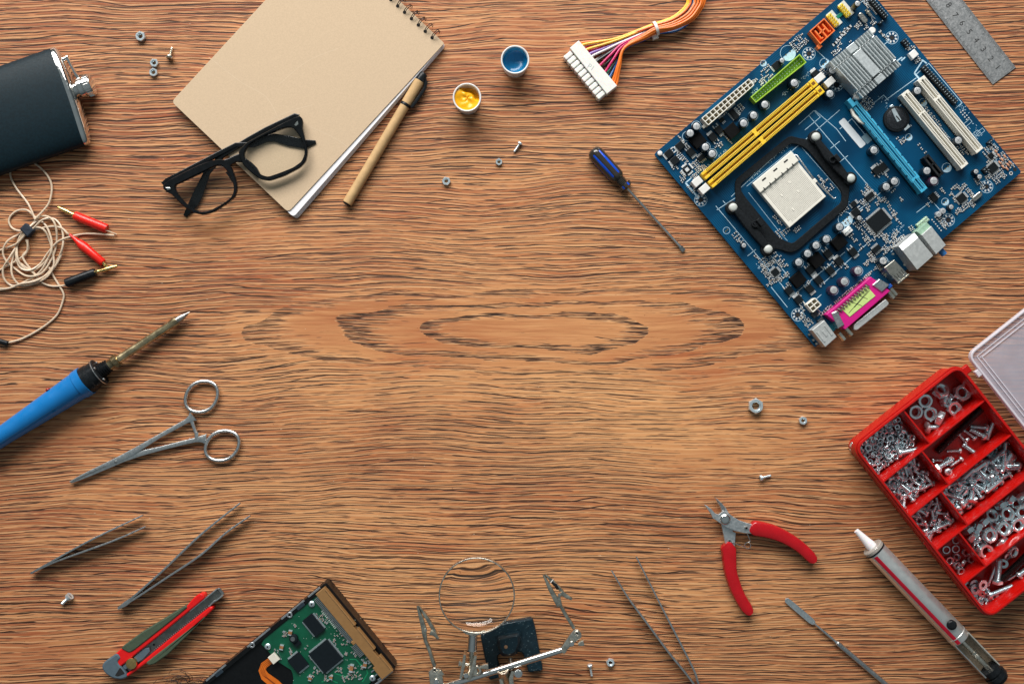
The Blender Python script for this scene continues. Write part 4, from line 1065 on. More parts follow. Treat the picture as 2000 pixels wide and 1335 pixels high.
              [(1700, 110), (1745, 72)], [(1660, 22), (1700, -10)], [(1545, 130), (1562, 118)], [(1428, 384), (1548, 272)], [(1655, 428), (1740, 360)], [(1600, 560), (1700, 470)], [(1736, 436), (1720, 450)], [(1760, 474), (1740, 492)]): sline(P)
    for P in ([(1458, 364), (1544, 294), (1552, 302)], [(1462, 376), (1528, 460), (1538, 470)], [(1548, 478), (1642, 402), (1648, 388), (1640, 372)], [(1566, 288), (1640, 372)]): sline(P, .8)
    for P, w in (([(1339, 357), (1372, 396)], 3.2), ([(1339, 357), (1352, 346)], 2.2), ([(1786, 143), (1797, 156)], 3.4), ([(1786, 143), (1802, 118), (1810, 124)], 2.6), ([(1760, 119), (1768, 112)], 2.6), ([(1742, 126), (1762, 112)], 2.6)): sline(P, w)
    for c, r, half in (((1539, 104), 15, 1), ((1610.5, 124), 9.5, 1), ((1803, 200), 7.5, 1), ((1849, 327.6), 9, 1), ((1775, 268), 6.5, 1), ((1651, 428), 14, 1), ((1491, 124), 6, 1), ((1846, 394), 7, 1), ((1419, 450), 6.5, 0)):
        sring(c, r)
        if half: cc = u(c); sk.flat([(cc[0]+r*cos(q), cc[1]+r*sin(q)) for q in [qA+pi*i/14 for i in range(15)]], zs+.06)
        for s in (-1, 1):
            q = loc(u(c), s*r*.35, 0); MB().cyl(q, 1.4, ZB, ZB+.5, 10).obj('solder_pad', gold, root)
    for c in ((1342, 266), (1360, 246), (1378, 287), (1391, 300), (1452, 240), (1471, 226), (1494, 205), (1551, 163), (1621, 184), (1626, 138), (1707, 293), (1747, 355), (1731, 365), (1640, 444), (1614, 468), (1594, 480), (1577, 496), (1560, 513), (1676, 529), (1649, 550), (1628, 567), (1725, 510), (1810, 334), (1824, 354)):
        sring(c, 9.2, .8, 22)
    # holes with rings of pads
    for c in ((1742, 74), (1580, 105), (1634, 166), (1927, 364.5), (1852, 429.5), (1558, 614.5), (1368.6, 390.5)):
        p = u(c); sring(c, 12.2, .9, 30)
        MB().cyl(p, 4.6, ZB+.1, ZB+.3, 20).obj('mounting_hole', M_DARK, root)
        pd = MB()
        for k in range(8):
            q = 2*pi*k/8+.3; pd.box((p[0]+8.2*cos(q), p[1]+8.2*sin(q)), q, 4.4, 3.2, ZB, ZB+.5, .2)
        pd.obj('pad_ring', tin, root)
    for c, r in ((1983.5, 331.5), ) and [((1982, 331), 3.8), ((1974.5, 338.5), 2.4)]:
        MB().cyl(u(c), r, ZB+.1, ZB+.3, 16).obj('board_hole', M_DARK, root)
        if r < 3: MB().annulus(u(c), 2.2, 3.6, ZB, ZB+.5, 16).obj('hole_ring', tin, root)
    # white stand-off at the left corner
    so = MB(); so.lathe((*u((1288.5, 300)), -0), (*u((1288.5, 300)), ZB+6), [(0, 6), (Z0-1, 6), (Z0, 4.5), (ZB, 4.5), (ZB+3, 5), (ZB+5, 4.4), (ZB+6, 2.5)], 18); so.obj('stand_off', M_WHITE, root)
    for p in ((1592, 668), (1980, 338), (1700, -20)): MB().cyl(U(p, 0), 6, 0, Z0, 12).obj('stand_off', M_WHITE, root)

    # ---- capacitors: one can, then copies
    def capmesh(r, h, sm):
        b = MB(); b.lathe((*ORG, 0), (*ORG, h), [(0, r*.94), (1.2, r), (h-2.4, r), (h-1.2, r*.93), (h-.4, r*.97), (h, r*.92), (h-.2, r*.79)], 22)
        me = b.mesh('capacitor', ZERO, sm); t_ = MB(); t_.cyl(ORG, r*.79, h-.3, h+.15, 22, .2); t_.cur = 1
        for q in (qA+.3, qA+.3+pi/2): t_.line([(W2-cos(q)*r*.68, H2-sin(q)*r*.68), (W2+cos(q)*r*.68, H2+sin(q)*r*.68)], .8, h+.2)
        return me, t_.mesh('can_top', ZERO, [can, M_STEEL])
    kinds = {'n': capmesh(8.4, 24, slv), 's': capmesh(5.4, 15, mat('capacitor_sleeve_small', srgb(30, 30, 30), .25, 0, .2, 300)), 'p': capmesh(8.8, 26, slp), 'f': capmesh(5.4, 9, can), 'h': capmesh(6.0, 30, mat('capacitor_sleeve_olive', srgb(46, 44, 26), .25, 0, .2, 200))}
    hh = {'n': 24, 's': 15, 'p': 26, 'f': 9, 'h': 30}
    def cap(c, k):
        p = u(c, hh[k]); me, tp = kinds[k]; o = inst('capacitor', me, root, p, ZB, rnd.uniform(0, 3)); tq = bpy.data.objects.new('can_top', tp); COL.objects.link(tq); tq.parent = o
    for c in ((1348, 260), (1360.5, 246.5), (1378, 287), (1391, 300), (1452.5, 240.5), (1472, 225), (1494, 204), (1551.5, 162), (1621, 183), (1626, 137), (1792, 177), (1872, 274), (1707, 293), (1810.5, 333.5), (1747, 354), (1731, 364.5), (1640, 443), (1614, 467), (1594, 479), (1577.5, 495), (1560, 512), (1725, 509)): cap(c, 'n')
    for c in ((1676, 528.5), (1649.5, 549.5), (1628.6, 566), (1824, 353)): cap(c, 'p')
    for c in ((1527.5, 118), (1906.5, 335), (1913.5, 345), (1858, 404), (1678.5, 425.7), (1453, 479)): cap(c, 's')
    for c in ((1833.5, 418), (1842, 411.5)): cap(c, 'f')
    cap((1675, 7), 'h')

    # ---- black power parts and chips
    def blk(name, c, l, w, h, q=qA, m=chip, bev=.5): return MB().box(u(c, h), q, l, w, ZB+.2, ZB+h, bev).obj(name, m, root)
    for c in ((1363.5, 274), (1430, 255), (1639.5, 473), (1596, 508), (1559.5, 545.5)): blk('choke', c, 25, 24, 13, m=chokem, bev=.8)
    def fet(c, flip=1, w=14, l=15, q=qB):
        body = blk('power_transistor', c, l, w, 6, q)
        cq, sq = cos(q), sin(q); p = u(c, 3); f = lambda a, b: (p[0]+cq*a-sq*b, p[1]+sq*a+cq*b)
        MB().box(f(flip*(l/2+2.2), 0), q, 5, w*.86, ZB, ZB+2, .3).obj('metal_tab', tin, body)
        lg = MB()
        for b in (-w*.32, w*.32): lg.box(f(-flip*(l/2+3), b), q, 6.5, 2.2, ZB, ZB+1.6)
        lg.box(f(-flip*(l/2+1), 0), q, 2, 2, ZB, ZB+2); lg.obj('lead', tin, body)
    q_up = qA
    for c, f, q in (((1328.5, 284.5), -1, qA), ((1307, 299.5), -1, qA), ((1318.5, 313), -1, qA), ((1349.5, 297), 1, qB), ((1392, 267.5), -1, qB), ((1404.5, 254), 1, qB), ((1666.5, 492), 1, qB), ((1639, 509.5), -1, qB), ((1617.5, 495.5), 1, qB), ((1622, 528), 1, qB), ((1583, 527), 1, qB), ((1599, 546.5), -1, qB), ((1582, 564), 1, qB), ((1541.5, 567), 1, qB), ((1560, 585), -1, qB), ((1672, 414), -1, qA), ((1725, 326), 1, qB), ((1713, 333), -1, qB), ((1517, 128), -1, qA), ((1594, 145), -1, qB)): fet(c, f, q=q)
    def ic(c, l, w, n, q=qA, h=6, quad=False):
        o = blk('chip', c, l, w, h, q); p = u(c, 2); cq, sq = cos(q), sin(q); lg = MB()
        for i in range(n):
            s = (i-(n-1)/2)*(l*.9)/n
            for tt in (-1, 1): lg.box((p[0]+cq*s-sq*tt*(w/2+1.9), p[1]+sq*s+cq*tt*(w/2+1.9)), q, l*.9/n*.52, 4.2, ZB, ZB+2.2)
        if quad:
            m = max(3, int(n*w/l))
            for i in range(m):
                s = (i-(m-1)/2)*(w*.9)/m
                for tt in (-1, 1): lg.box((p[0]-sq*s+cq*tt*(l/2+1.9), p[1]+cq*s+sq*tt*(l/2+1.9)), q, 4.2, w*.9/m*.52, ZB, ZB+2.2)
        lg.obj('chip_leg', tin, o, kind='stuff')
    ic((1716.5, 431), 39, 31, 26, qA, 6, True); ic((1878.5, 387), 17, 15, 11, qA, 5, True); ic((1939.6, 327.6), 18, 16, 11, qA, 5, True); ic((1514.5, 531), 13, 13, 8, qA, 5, True)
    ic((1712, 486), 18, 10, 7, qA); ic((1699, 383), 18, 10, 7, qA); ic((1824, 385), 16, 12, 4, qB); ic((1370, 308), 14, 10, 4, qA); ic((1434, 223), 20, 11, 6, qB); ic((1668, 398), 10, 10, 4, qB); ic((1936, 303), 9, 9, 3, qB); ic((1410, 234), 9, 8, 3, qA)
    x = blk('chip', (1342, 331), 13, 12, 5, qA); MB().box(u((1342, 331), 5), qA, 7, 7, ZB+5, ZB+5.3).obj('chip_mark', tin, x)
    for dx, dy in ((-10, 0), (10, 0), (0, -9.5), (0, 9.5)): MB().box(loc(u((1342, 331)), dx, dy), qA if dx == 0 else qB, 12, 3.4, ZB, ZB+2, .3).obj('metal_tab', tin, x)

    # ---- memory slots
    for a, b, l1, l2 in (((1374, 344.5), (1592, 160), (1362, 354.5), (1601, 152)), ((1387.5, 361), (1605, 174), (1376, 368.5), (1621, 160))):
        h = 20; pa, pb = u(a, h), u(b, h); L_ = hypot(pb[0]-pa[0], pb[1]-pa[1]); c = lp(pa, pb, .5); q = ang(pa, pb); cq, sq = cos(q), sin(q); f = lambda s, w: (c[0]+cq*s-sq*w, c[1]+sq*s+cq*w)
        s_ = MB()
        for w in (-5.1, 5.1): s_.box(f(0, w), q, L_, 5.4, ZB, ZB+h, .5)
        s_.box(f(0, 0), q, L_, 5.2, ZB, ZB+h-7); s_.box(f(-L_*.035, 0), q, 7, 5.2, ZB, ZB+h, .3)
        s_.box(f(L_/2-5, 0), q, 12, 16.5, ZB, ZB+h+1.5, 1)
        so = s_.obj('memory_slot', yel, root)
        ct = MB()
        for i in range(84):
            s = (i-41.5)*(L_-26)/84-2
            if abs(s+L_*.035) < 4: continue
            for w in (-5.1, 5.1): ct.box(f(s, w), q, 1.25, 3.4, ZB+h-.4, ZB+h+.12)
        ct.obj('contact_slot', mat('slot_shadow_brown', srgb(74, 48, 12), .7, 0, .2), so, kind='stuff')
        ch = MB(); ch.box(f(-2, 0), q, L_-24, 1.4, ZB+h-6.9, ZB+h-6.6); ch.obj('slot_channel', M_DARK, so)
        qq = u(l1, h+2); MB().box(qq, q, 19, 14.5, ZB+2, ZB+h+2, 1).obj('latch', M_WHITE, so)
        qq = u(l2, h+2); MB().box(qq, q, 20, 13.5, ZB+2, ZB+h+2, 1).obj('latch', M_WHITE, so)
        n_ = MB(); n_.box(f(L_/2-5, 0), q, 7, 6, ZB+h+1.2, ZB+h+1.7); n_.obj('slot_notch', mat('dark_amber', srgb(120, 74, 14), .5), so)
    # ---- card slots
    def slot(a, b, w, h, m, name, key, n, dark=srgb(70, 62, 44), chw=3.6):
        pa, pb = u(a, h), u(b, h); L_ = hypot(pb[0]-pa[0], pb[1]-pa[1]); c = lp(pa, pb, .5); q = ang(pa, pb); cq, sq = cos(q), sin(q); f = lambda s, v: (c[0]+cq*s-sq*v, c[1]+sq*s+cq*v)
        s_ = MB(); sw = (w-chw)/2
        for v in (-1, 1): s_.box(f(0, v*(w/2-sw/2)), q, L_, sw, ZB, ZB+h, .6)
        s_.box(f(0, 0), q, L_-2, chw+.2, ZB, ZB+h-9)
        for e in (-L_/2+2, L_/2-2, key*L_): s_.box(f(e, 0), q, 4 if e != key*L_ else 3.4, chw+.2, ZB, ZB+h-.3, .3)
        o = s_.obj(name, m, root); ct = MB()
        for i in range(n):
            s = (i-(n-1)/2)*(L_-12)/n
            if abs(s-key*L_) < 2.5: continue
            for v in (-1, 1): ct.box(f(s, v*(w/2-sw/2)), q, (L_-12)/n*.55, sw*.42, ZB+h-.3, ZB+h+.12)
        ct.obj('contact_slot', mat(name+'_contact_shadow', dark, .7, 0, .2), o, kind='stuff')
        MB().box(f(0, 0), q, L_-10, chw*.5, ZB+h-8.9, ZB+h-8.6).obj('slot_channel', M_DARK, o)
        ft = MB()
        for i in range(int(n*.8)):
            s = (i-(int(n*.8)-1)/2)*(L_-8)/int(n*.8)
            for v in (-1, 1): ft.box(f(s, v*(w/2+.9)), q, 1.6, 2.2, ZB, ZB+4)
        ft.obj('slot_foot', M_BLACKM, o, kind='stuff')
        return o, f, L_, q
    slot((1798.5, 152.5), (1914.5, 294.5), 17, 24, ivory, 'card_slot', -.22, 58)
    slot((1767, 180), (1885, 325), 17, 24, ivory, 'card_slot', -.22, 58)
    o, f, L_, q = slot((1668, 201), (1806, 372), 15, 24, sky, 'graphics_slot', .36, 76, srgb(8, 30, 46), 3.2)
    MB().box(f(-L_/2-3, 4), q, 18, 9, ZB+6, ZB+27, 1.5).obj('latch', sky, o)
    MB().strip([f(-L_/2+6, 9), f(-L_/2+18, 13), f(-L_/2+34, 11), f(-L_/2+44, 8)], [4, 6, 6, 3], ZB+14, ZB+20, 1).obj('latch', ivory, o)
    lr = MB()
    for i in range(9): lr.box(f(-L_/2+34+i*18.6, -9.3 if False else 8.1), q, 15, 2.0, ZB+12, ZB+22.5, .4)
    for i in range(9): lr.box(f(-L_/2+34+i*18.6, -8.4), q, 15, 2.4, ZB+12, ZB+22.5, .4)
    lr.obj('slot_rib', sky, o)
    slot((1808.5, 304.5), (1839, 342.5), 13, 20, M_BLACKM, 'card_slot', -.06, 18, (.03, .03, .03))

    # ---- processor socket and cooler frame
    h = 15; C = [u(p, h) for p in ((1470.5, 358.5), (1544, 297.5), (1613.5, 383.5), (1542, 444.5))]
    sq_ = ang(C[0], C[1]); so = MB().prism(C, ZB, ZB+h, .8).obj('processor_socket', ivory, root)
    g = lambda s, t_: lp(lp(C[0], C[1], s), lp(C[3], C[2], s), t_)
    MB().prism([g(-.015, -.01), g(1.015, -.01), g(1.015, .205), g(-.015, .205)], ZB+h-2, ZB+h+4.5, 1.2).obj('cam_cover', ivory, so)
    n_ = MB()
    for s in (.22, .52, .80): n_.prism([g(s-.05, .05), g(s+.05, .05), g(s+.05, .078), g(s-.05, .078)], ZB+h+4.4, ZB+h+4.7)
    for s in (.10, .26, .40, .58, .72, .86): n_.prism([g(s-.008, .17), g(s+.012, .17), g(s+.012, .225), g(s-.008, .225)], ZB+h+3, ZB+h+4.8)
    n_.obj('cam_slot', M_DARK, so)
    ph = MB()
    for i in range(31):
        for j in range(31):
            if (i < 2 and j > 28) or (11 < i < 19 and 13 < j < 20 and False): continue
            p = g(.075+i*.0285, .265+j*.0226); ph.flat(rect(p, sq_, 1.05, 1.25), ZB+h+.1)
    ph.obj('pin_hole', mat('pin_hole_shadow', srgb(66, 60, 50), .8, 0, .2), so, kind='stuff')
    for p in ((.30, .48), (.60, .40), (.62, .62), (.30, .80)): MB().prism(rrect(g(*p), qB, 6, 3, 1.2, 3), ZB+h, ZB+h+.6, .3).obj('key_bump', ivory, so)
    lv = MB(); lv.tube([(*u((1551, 303), 14), ZB+14), (*u((1556, 303), 15), ZB+15), (*u((1590, 350), 12), ZB+12), (*u((1628, 388), 8), ZB+8), (*u((1632, 386), 8), ZB+8)], 1.7, 8); lv.obj('lever', M_STEEL, so)
    MB().box(u((1592, 353), 14), qB, 8, 6, ZB+4, ZB+h, .8).obj('lever_clip', ivory, so)
    fr = MB()
    ro = [(1437, 350), (1543, 264), (1566, 270), (1604, 274), (1660, 342), (1660, 366), (1657, 402), (1560, 488), (1545, 494), (1520, 486), (1502, 486), (1492, 478), (1441, 416), (1436, 402), (1438, 388), (1436, 366)]
    ri = [(1448, 358), (1546, 279), (1563, 283), (1578, 292), (1640, 367), (1646, 377), (1645, 394), (1550, 475), (1541, 473), (1520, 462), (1456, 384), (1447, 370)]
    fr.ringprism(roundpoly([u(p, 8) for p in ro], 6, 3), roundpoly([u(p, 8) for p in ri], 5, 3), ZB, ZB+5.5, 1.0, 96, u((1547, 378), 8)); fo = fr.obj('cooler_frame', M_BLACKM, root)
    for P in ([(1597, 274), (1616, 300), (1637, 325), (1657, 348)], [(1437, 407), (1459, 433), (1479, 457), (1497, 480)]):
        MB().strip([u(p, 20) for p in P], [12, 17, 17, 12], ZB+5, ZB+18, 2).obj('frame_bar', M_BLACKM, fo)
    for p, q in (((1626, 312), qB), ((1475, 437), qB)):
        MB().box(loc(u(p, 24), 9, 4), q, 16, 8, ZB+14, ZB+27, 1).obj('frame_lug', M_BLACKM, fo)
        MB().annulus(u(p, 21), 4.2, 7, ZB+18, ZB+22.5, 18, bev=.6).obj('frame_eye', M_BLACKM, fo)
    for p in ((1594, 267), (1662, 348), (1432, 405), (1500.5, 486.5)):
        q = u(p, 16); MB().cyl(q, 13, ZB, ZB+13, 26, 2).obj('frame_foot', M_BLACKM, fo)
        MB().lathe((*q, ZB+12), (*q, ZB+20), [(0, 8.4), (4, 8.4), (6, 7.6), (7.4, 5.5), (8, 2)], 22).obj('push_pin', mat('pin_white', srgb(196, 200, 194), .35, 0, .03), fo)

    # ---- heat sink
    h = 46; Hc = [u(p, h) for p in ((1622, 119), (1699, 56), (1762, 126), (1687, 190))]
    HH = lambda s, t_: lp(lp(Hc[0], Hc[1], s), lp(Hc[3], Hc[2], s), t_)
    hs = mat('extruded_aluminium', (.64, .69, .70), .42, .65, .06, 260, .06, 2000)
    bsp = MB().prism([HH(0, 0), HH(1, 0), HH(1, 1), HH(0, 1)], ZB+2, ZB+10, .5).obj('heat_sink', hs, root)
    edges = [.012, .085, .155, .225, .295, .350] + [.655, .725, .795, .865, .94, .988]
    for s in edges:
        for t0, t1, top in ((0, .155, h-5), (.195, .815, h), (.855, 1, h-5)):
            MB().strip([HH(s, t0), HH(s, t1)], 2.4, ZB+9, ZB+top, .4).obj('fin', hs, bsp)
    for t0, t1, top in ((0, .155, h-5), (.195, .815, h-1), (.855, 1, h-5)):
        MB().prism([HH(.41, t0), HH(.61, t0), HH(.61, t1), HH(.41, t1)], ZB+9, ZB+top, .6).obj('centre_web', hs, bsp)
    for t_ in (.175, .835): MB().tube([(*HH(-.03, t_), ZB+30), (*HH(1.03, t_), ZB+30)], 1.3, 8).obj('spring_clip', M_STEEL, bsp)
    for p in ((1706, 58), (1676.5, 187)): q = u(p, 30); MB().lathe((*q, ZB), (*q, ZB+26), [(0, 3), (18, 3), (18, 6.5), (23, 6.8), (26, 5)], 20).obj('push_pin', M_WHITE, bsp)

    # ---- sockets along the edges
    def openbox(P, h, m, name, wall, floor, fl_m):
        Q = [u(p, h) for p in P]; i = inset(Q, wall); mb = MB(); sec = [(Q, ZB), (Q, ZB+h-.4), (inset(Q, .4), ZB+h), (inset(i, -.3), ZB+h), (i, ZB+h-.4), (i, ZB+floor)]; k = len(sec); n = len(Q)
        mb.add([(*R[j], z) for j in range(n) for R, z in sec], [(j*k+t_, ((j+1) % n)*k+t_, ((j+1) % n)*k+(t_+1) % k, j*k+(t_+1) % k) for j in range(n) for t_ in range(k)]); mb.flat(i, ZB+floor+.05)
        return mb.obj(name, m, root), Q, i
    o, Q, i = openbox(((1466, 189.5), (1562, 105.5), (1575.5, 122), (1476.5, 201)), 20, lime, 'drive_socket', 2.0, 6, None)
    pn = MB()
    for k in range(20):
        if k == 10: pass
        for v in (.3, .7):
            if k == 10 and v == .3: continue
            p = lp(lp(i[0], i[1], (k+.5)/20), lp(i[3], i[2], (k+.5)/20), v); pn.box(p, qA, 1.4, 1.4, ZB+5, ZB+15)
    pn.obj('socket_pin', M_ZINC, o, kind='stuff')
    MB().prism([lp(Q[3], Q[2], .40), lp(Q[3], Q[2], .52), lp(i[3], i[2], .52), lp(i[3], i[2], .40)], ZB+19, ZB+20.8, .3).obj('key_notch', lime, o)
    Q = [u(p, 24) for p in ((1371, 231), (1463, 154.5), (1472.5, 166), (1383.5, 244))]; qq = lambda s, t_: lp(lp(Q[0], Q[1], s), lp(Q[3], Q[2], s), t_)
    def grid(nx, ny, Qf, hgt, name, m):
        mb = MB(); o_ = None
        for k in range(nx+1): mb.strip([Qf(k/nx, 0), Qf(k/nx, 1)], 1.7, ZB, ZB+hgt, .3)
        for k in range(ny+1): mb.strip([Qf(0, k/ny), Qf(1, k/ny)], 1.7, ZB, ZB+hgt-.02, .3)
        mb.prism([Qf(0, 0), Qf(1, 0), Qf(1, 1), Qf(0, 1)], ZB, ZB+6); o_ = mb.obj(name, m, root); pn_ = MB(); dk = MB()
        for k in range(nx):
            for j in range(ny):
                p = Qf((k+.5)/nx, (j+.5)/ny); pn_.box(p, qA, 1.8, 1.8, ZB+6, ZB+hgt-6); dk.flat(rect(p, qA, 5.0, 5.0), ZB+6.2)
        dk.obj('socket_well', mat(name+'_well', srgb(76, 60, 34), .7, 0, .2), o_, kind='stuff'); pn_.obj('socket_pin', M_BRASS, o_, kind='stuff'); return o_
    o = grid(12, 2, qq, 24, 'power_socket', ivory)
    MB().prism([qq(.42, 1), qq(.58, 1), qq(.58, 1.22), qq(.42, 1.22)], ZB+6, ZB+18, .5).obj('latch_rib', ivory, o); MB().prism([qq(1, .35), qq(1.03, .35), qq(1.03, .7), qq(1, .7)], ZB+4, ZB+20, .5).obj('latch_rib', ivory, o)
    MB().box(u((1376, 246), 10), qA, 8, 6, ZB, ZB+8, .5).obj('socket_peg', ivory, o)
    Q4 = [u(p, 22) for p in ((1576, 595), (1592, 582), (1604, 595), (1588, 609))]; q4 = lambda s, t_: lp(lp(Q4[0], Q4[1], s), lp(Q4[3], Q4[2], s), t_)
    grid(2, 2, q4, 22, 'power_socket', ivory)
    # orange disk sockets
    o, Q, i = openbox(((1581, 61), (1610, 35.5), (1631.5, 60), (1602, 87)), 19, ora, 'disk_socket', 2.2, 5, None)
    G = lambda s, t_: lp(lp(Q[0], Q[1], s), lp(Q[3], Q[2], s), t_)
    MB().strip([G(.5, 0), G(.5, 1)], 3.2, ZB+5, ZB+18, .3).obj('partition', ora, o); MB().strip([G(.3, .5), G(.7, .5)], 2.6, ZB+5, ZB+18, .3).obj('partition', ora, o)
    for s in (.26, .76): MB().strip([G(s, .18), G(s, .78), G(s+.10, .82)], 3.4, ZB+5, ZB+16, .4).obj('tongue', ora, o)
    dk = MB()
    for s, t_ in ((.46, .28), (.54, .72)): dk.prism([G(s-.12, t_-.18), G(s+.12, t_-.18), G(s+.12, t_+.18), G(s-.12, t_+.18)], ZB+5.1, ZB+5.4)
    dk.obj('socket_well', M_DARK, o); MB().box(u((1601, 90), 16), qA, 9, 8, ZB, ZB+14, .6).obj('socket_peg', ora, o)
    # pin headers
    def header(c, nx, q, m, name, ny=2, pitch=5.6, base=8, pins=M_ZINC, tall=14):
        p0 = u(c, base); cq, sq = cos(q), sin(q); o_ = None; mb = MB(); pn_ = MB()
        for k in range(nx):
            for j in range(ny):
                p = (p0[0]+cq*(k-(nx-1)/2)*pitch-sq*(j-(ny-1)/2)*pitch, p0[1]+sq*(k-(nx-1)/2)*pitch+cq*(j-(ny-1)/2)*pitch)
                mb.prism(rrect(p, q, pitch*.96, pitch*.96, 1.1, 2), ZB, ZB+base, .5); pn_.box(p, q, 1.5, 1.5, ZB+base-1, ZB+tall)
        o_ = mb.obj(name, m, root); pn_.obj('header_pin', pins, o_, kind='stuff'); return o_
    wb = mat('white_header_base', srgb(206, 208, 200), .5)
    for c in ((1627, 39), (1650, 20)):
        o = header(c, 5, qB, ylw2, 'pin_header'); MB().box(loc(u(c, 2), 3, 0), qB, 32, 16, ZB, ZB+2.2, .3).obj('header_print', wb, o)
    MB().box(u((1640, 30), 3), qA, 14, 7, ZB, ZB+3, .4).obj('resistor_pack', mat('green_resistor', srgb(10, 120, 96), .4), root)
    header((1835, 165.5), 17, ang((1803, 130), (1867, 201)), M_BLACKM, 'pin_header', pitch=5.7); header((1716, 17), 9, qB, M_BLACKM, 'pin_header', pitch=5.2); header((1769, 84), 3, qB, M_BLACKM, 'pin_header', pitch=5.4); header((1720, 44), 2, qA, M_BLACKM, 'pin_header', 1, 5)
    header((1803, 434), 5, qA, mat('mint_header_plastic', srgb(190, 214, 184), .45), 'pin_header', pitch=5.2)
    header((1928, 340) if False else (1925, 332), 2, qB, M_BLACKM, 'pin_header', pitch=5.5); header((1934, 276), 3, qA, M_BLACKM, 'pin_header', 1, 4.6)
    pr = MB()
    for k in range(6):
        for j in range(2): pr.cyl(loc(u((1832, 437)), (j-.5)*8, (k-2.5)*5.4), 1.4, ZB, ZB+1.2, 8)
    for k in range(4):
        for j in range(2): pr.cyl(loc(u((1884, 225)), (j-.5)*5, (k-1.5)*6), 1.4, ZB, ZB+1.2, 8)
    pr.obj('solder_dot', tin, root, kind='stuff')
    MB().box(u((1784.5, 106), 10), qB, 14, 15, ZB, ZB+11, 1).obj('fan_socket', M_WHITE, root)
    o = MB().box(u((1656, 451), 10), qA, 18, 12, ZB, ZB+9, .8).obj('fan_socket', M_WHITE, root); fp = MB()
    for k in (-5, 0, 5): fp.box(loc(u((1656, 451), 12), k, 0), qA, 1.6, 1.6, ZB+8, ZB+20)
    fp.obj('header_pin', M_ZINC, o)
    # battery
    p = u((1752, 232), 9); o = MB().cyl(p, 25, ZB, ZB+8, 40, 1).obj('battery_holder', M_BLACKM, root)
    MB().cyl(p, 20, ZB+7.5, ZB+8.6, 36, .4).obj('battery', mat('dark_cell_face', (.10, .10, .11), .28, 1, .2), o)
    MB().strip([loc(p, 6, -20), loc(p, 3, -8), loc(p, 0, 6)], [7, 8.5, 9], ZB+8.8, ZB+11, .4).obj('battery_clip', M_ZINC, o)
    MB().box(loc(p, 1.5, 0), qB, 11, 2.2, ZB+11, ZB+11.3).obj('clip_slot', M_DARK, o); MB().box(loc(p, 4, 25), qA, 13, 7, ZB, ZB+8, .5).obj('battery_clip', M_ZINC, o); MB().box(loc(p, 9, -24), qA, 7, 6, ZB, ZB+7, .5).obj('battery_clip', M_ZINC, o)
    # paper labels, crystals, diode
    MB().prism(rrect(u((1664.5, 260)), qB, 67, 14, 3, 3), ZB+.02, ZB+.5).obj('label_sticker', mat('sticker_white', srgb(214, 220, 224), .5, 0, .03), root)
    MB().box(u((1693.5, 270)), qB, 18, 15, ZB+.02, ZB+.4).obj('label_sticker', mat('sticker_grey', srgb(122, 152, 166), .5, 0, .05), root)
    for c, q in (((1685.5, 35), qB), ((1909, 383.5), qA)):
        MB().prism(rrect(u(c, 6), q, 23, 10, 5, 5), ZB+.5, ZB+7, 1.2).obj('crystal', mat('crystal_can', (.62, .60, .54), .3, 1, .06), root)
    MB().lathe((*u((1691, 19), 5), ZB+5), (*u((1702, 32), 5), ZB+5), [(0, 3.2), (5, 3.2), (5.5, 4.8), (7.5, 4.8), (8, 3.2), (16, 3.2)], 14).obj('diode', M_NICKEL, root)
    dl = MB(); dl.tube([(*u((1702, 32), 5), ZB+5), (*u((1704, 41), 1), ZB+1)], .7, 6); dl.tube([(*u((1703, 31), 5), ZB+5), (*u((1709, 37), 1), ZB+1)], .7, 6); dl.obj('diode_lead', tin, root)

    # ---- rear ports
    def port(T_, h, name, m, bev=.8): return MB().prism([u(p, h) for p in T_], ZB, ZB+h, bev).obj(name, m, root)
    # network / usb tower: flat top with a sloping front part
    T1 = [u(p, 44) for p in ((1762.7, 489), (1793.3, 464), (1822.6, 499), (1791.5, 526.5))]; F1 = [u(p, 39) for p in ((1756, 480.5), (1786, 454.5))]
    mb = MB(); lo = [(*q, ZB) for q in (F1[0], F1[1], T1[2], T1[3])]
    mb.add(lo + [(*F1[0], ZB+38), (*F1[1], ZB+38), (*T1[1], ZB+44), (*T1[2], ZB+44), (*T1[3], ZB+44), (*T1[0], ZB+44)], [(0, 1, 2, 3), (4, 5, 6, 9), (9, 6, 7, 8), (0, 4, 9, 8, 3), (1, 2, 7, 6, 5), (0, 1, 5, 4), (3, 2, 7, 8)])
    net = mb.obj('network_port', sand, root); 
    for p in ((1744, 496), (1766, 517)): MB().cyl(u(p, 20), 2, ZB+18, ZB+22, 10).obj('shell_peg', M_NICKEL, net)
    aud = port(((1800, 458.7), (1819, 441.3), (1848, 478.3), (1828.6, 496.5)), 34, 'audio_port', sand)
    MB().prism([u(p, 28) for p in ((1790, 452), (1810, 434), (1819, 443), (1800, 459))], ZB, ZB+28, .6).obj('port_block', mat('mint_port_plastic', srgb(150, 184, 160), .45), aud)
    for c, m, hz in (((1839.5, 491.5), mat('blue_jack', srgb(52, 110, 168), .4), 20),):
        p = u(c, hz); MB().lathe((p[0]-4, p[1]-5, ZB+hz), (p[0]+5, p[1]+6, ZB+hz), [(0, 6), (14, 6)], 16).obj('jack_barrel', m, aud)
    usb = port(((1727, 522.5), (1746.5, 507), (1774, 535.5), (1754, 552.5)), 33, 'usb_port', mat('usb_shell', (.52, .50, .44), .34, 1, .08, 300, .1))
    UQ = [u(p, 33) for p in ((1727, 522.5), (1746.5, 507), (1774, 535.5), (1754, 552.5))]; UG = lambda s, t_: lp(lp(UQ[0], UQ[1], s), lp(UQ[3], UQ[2], s), t_)
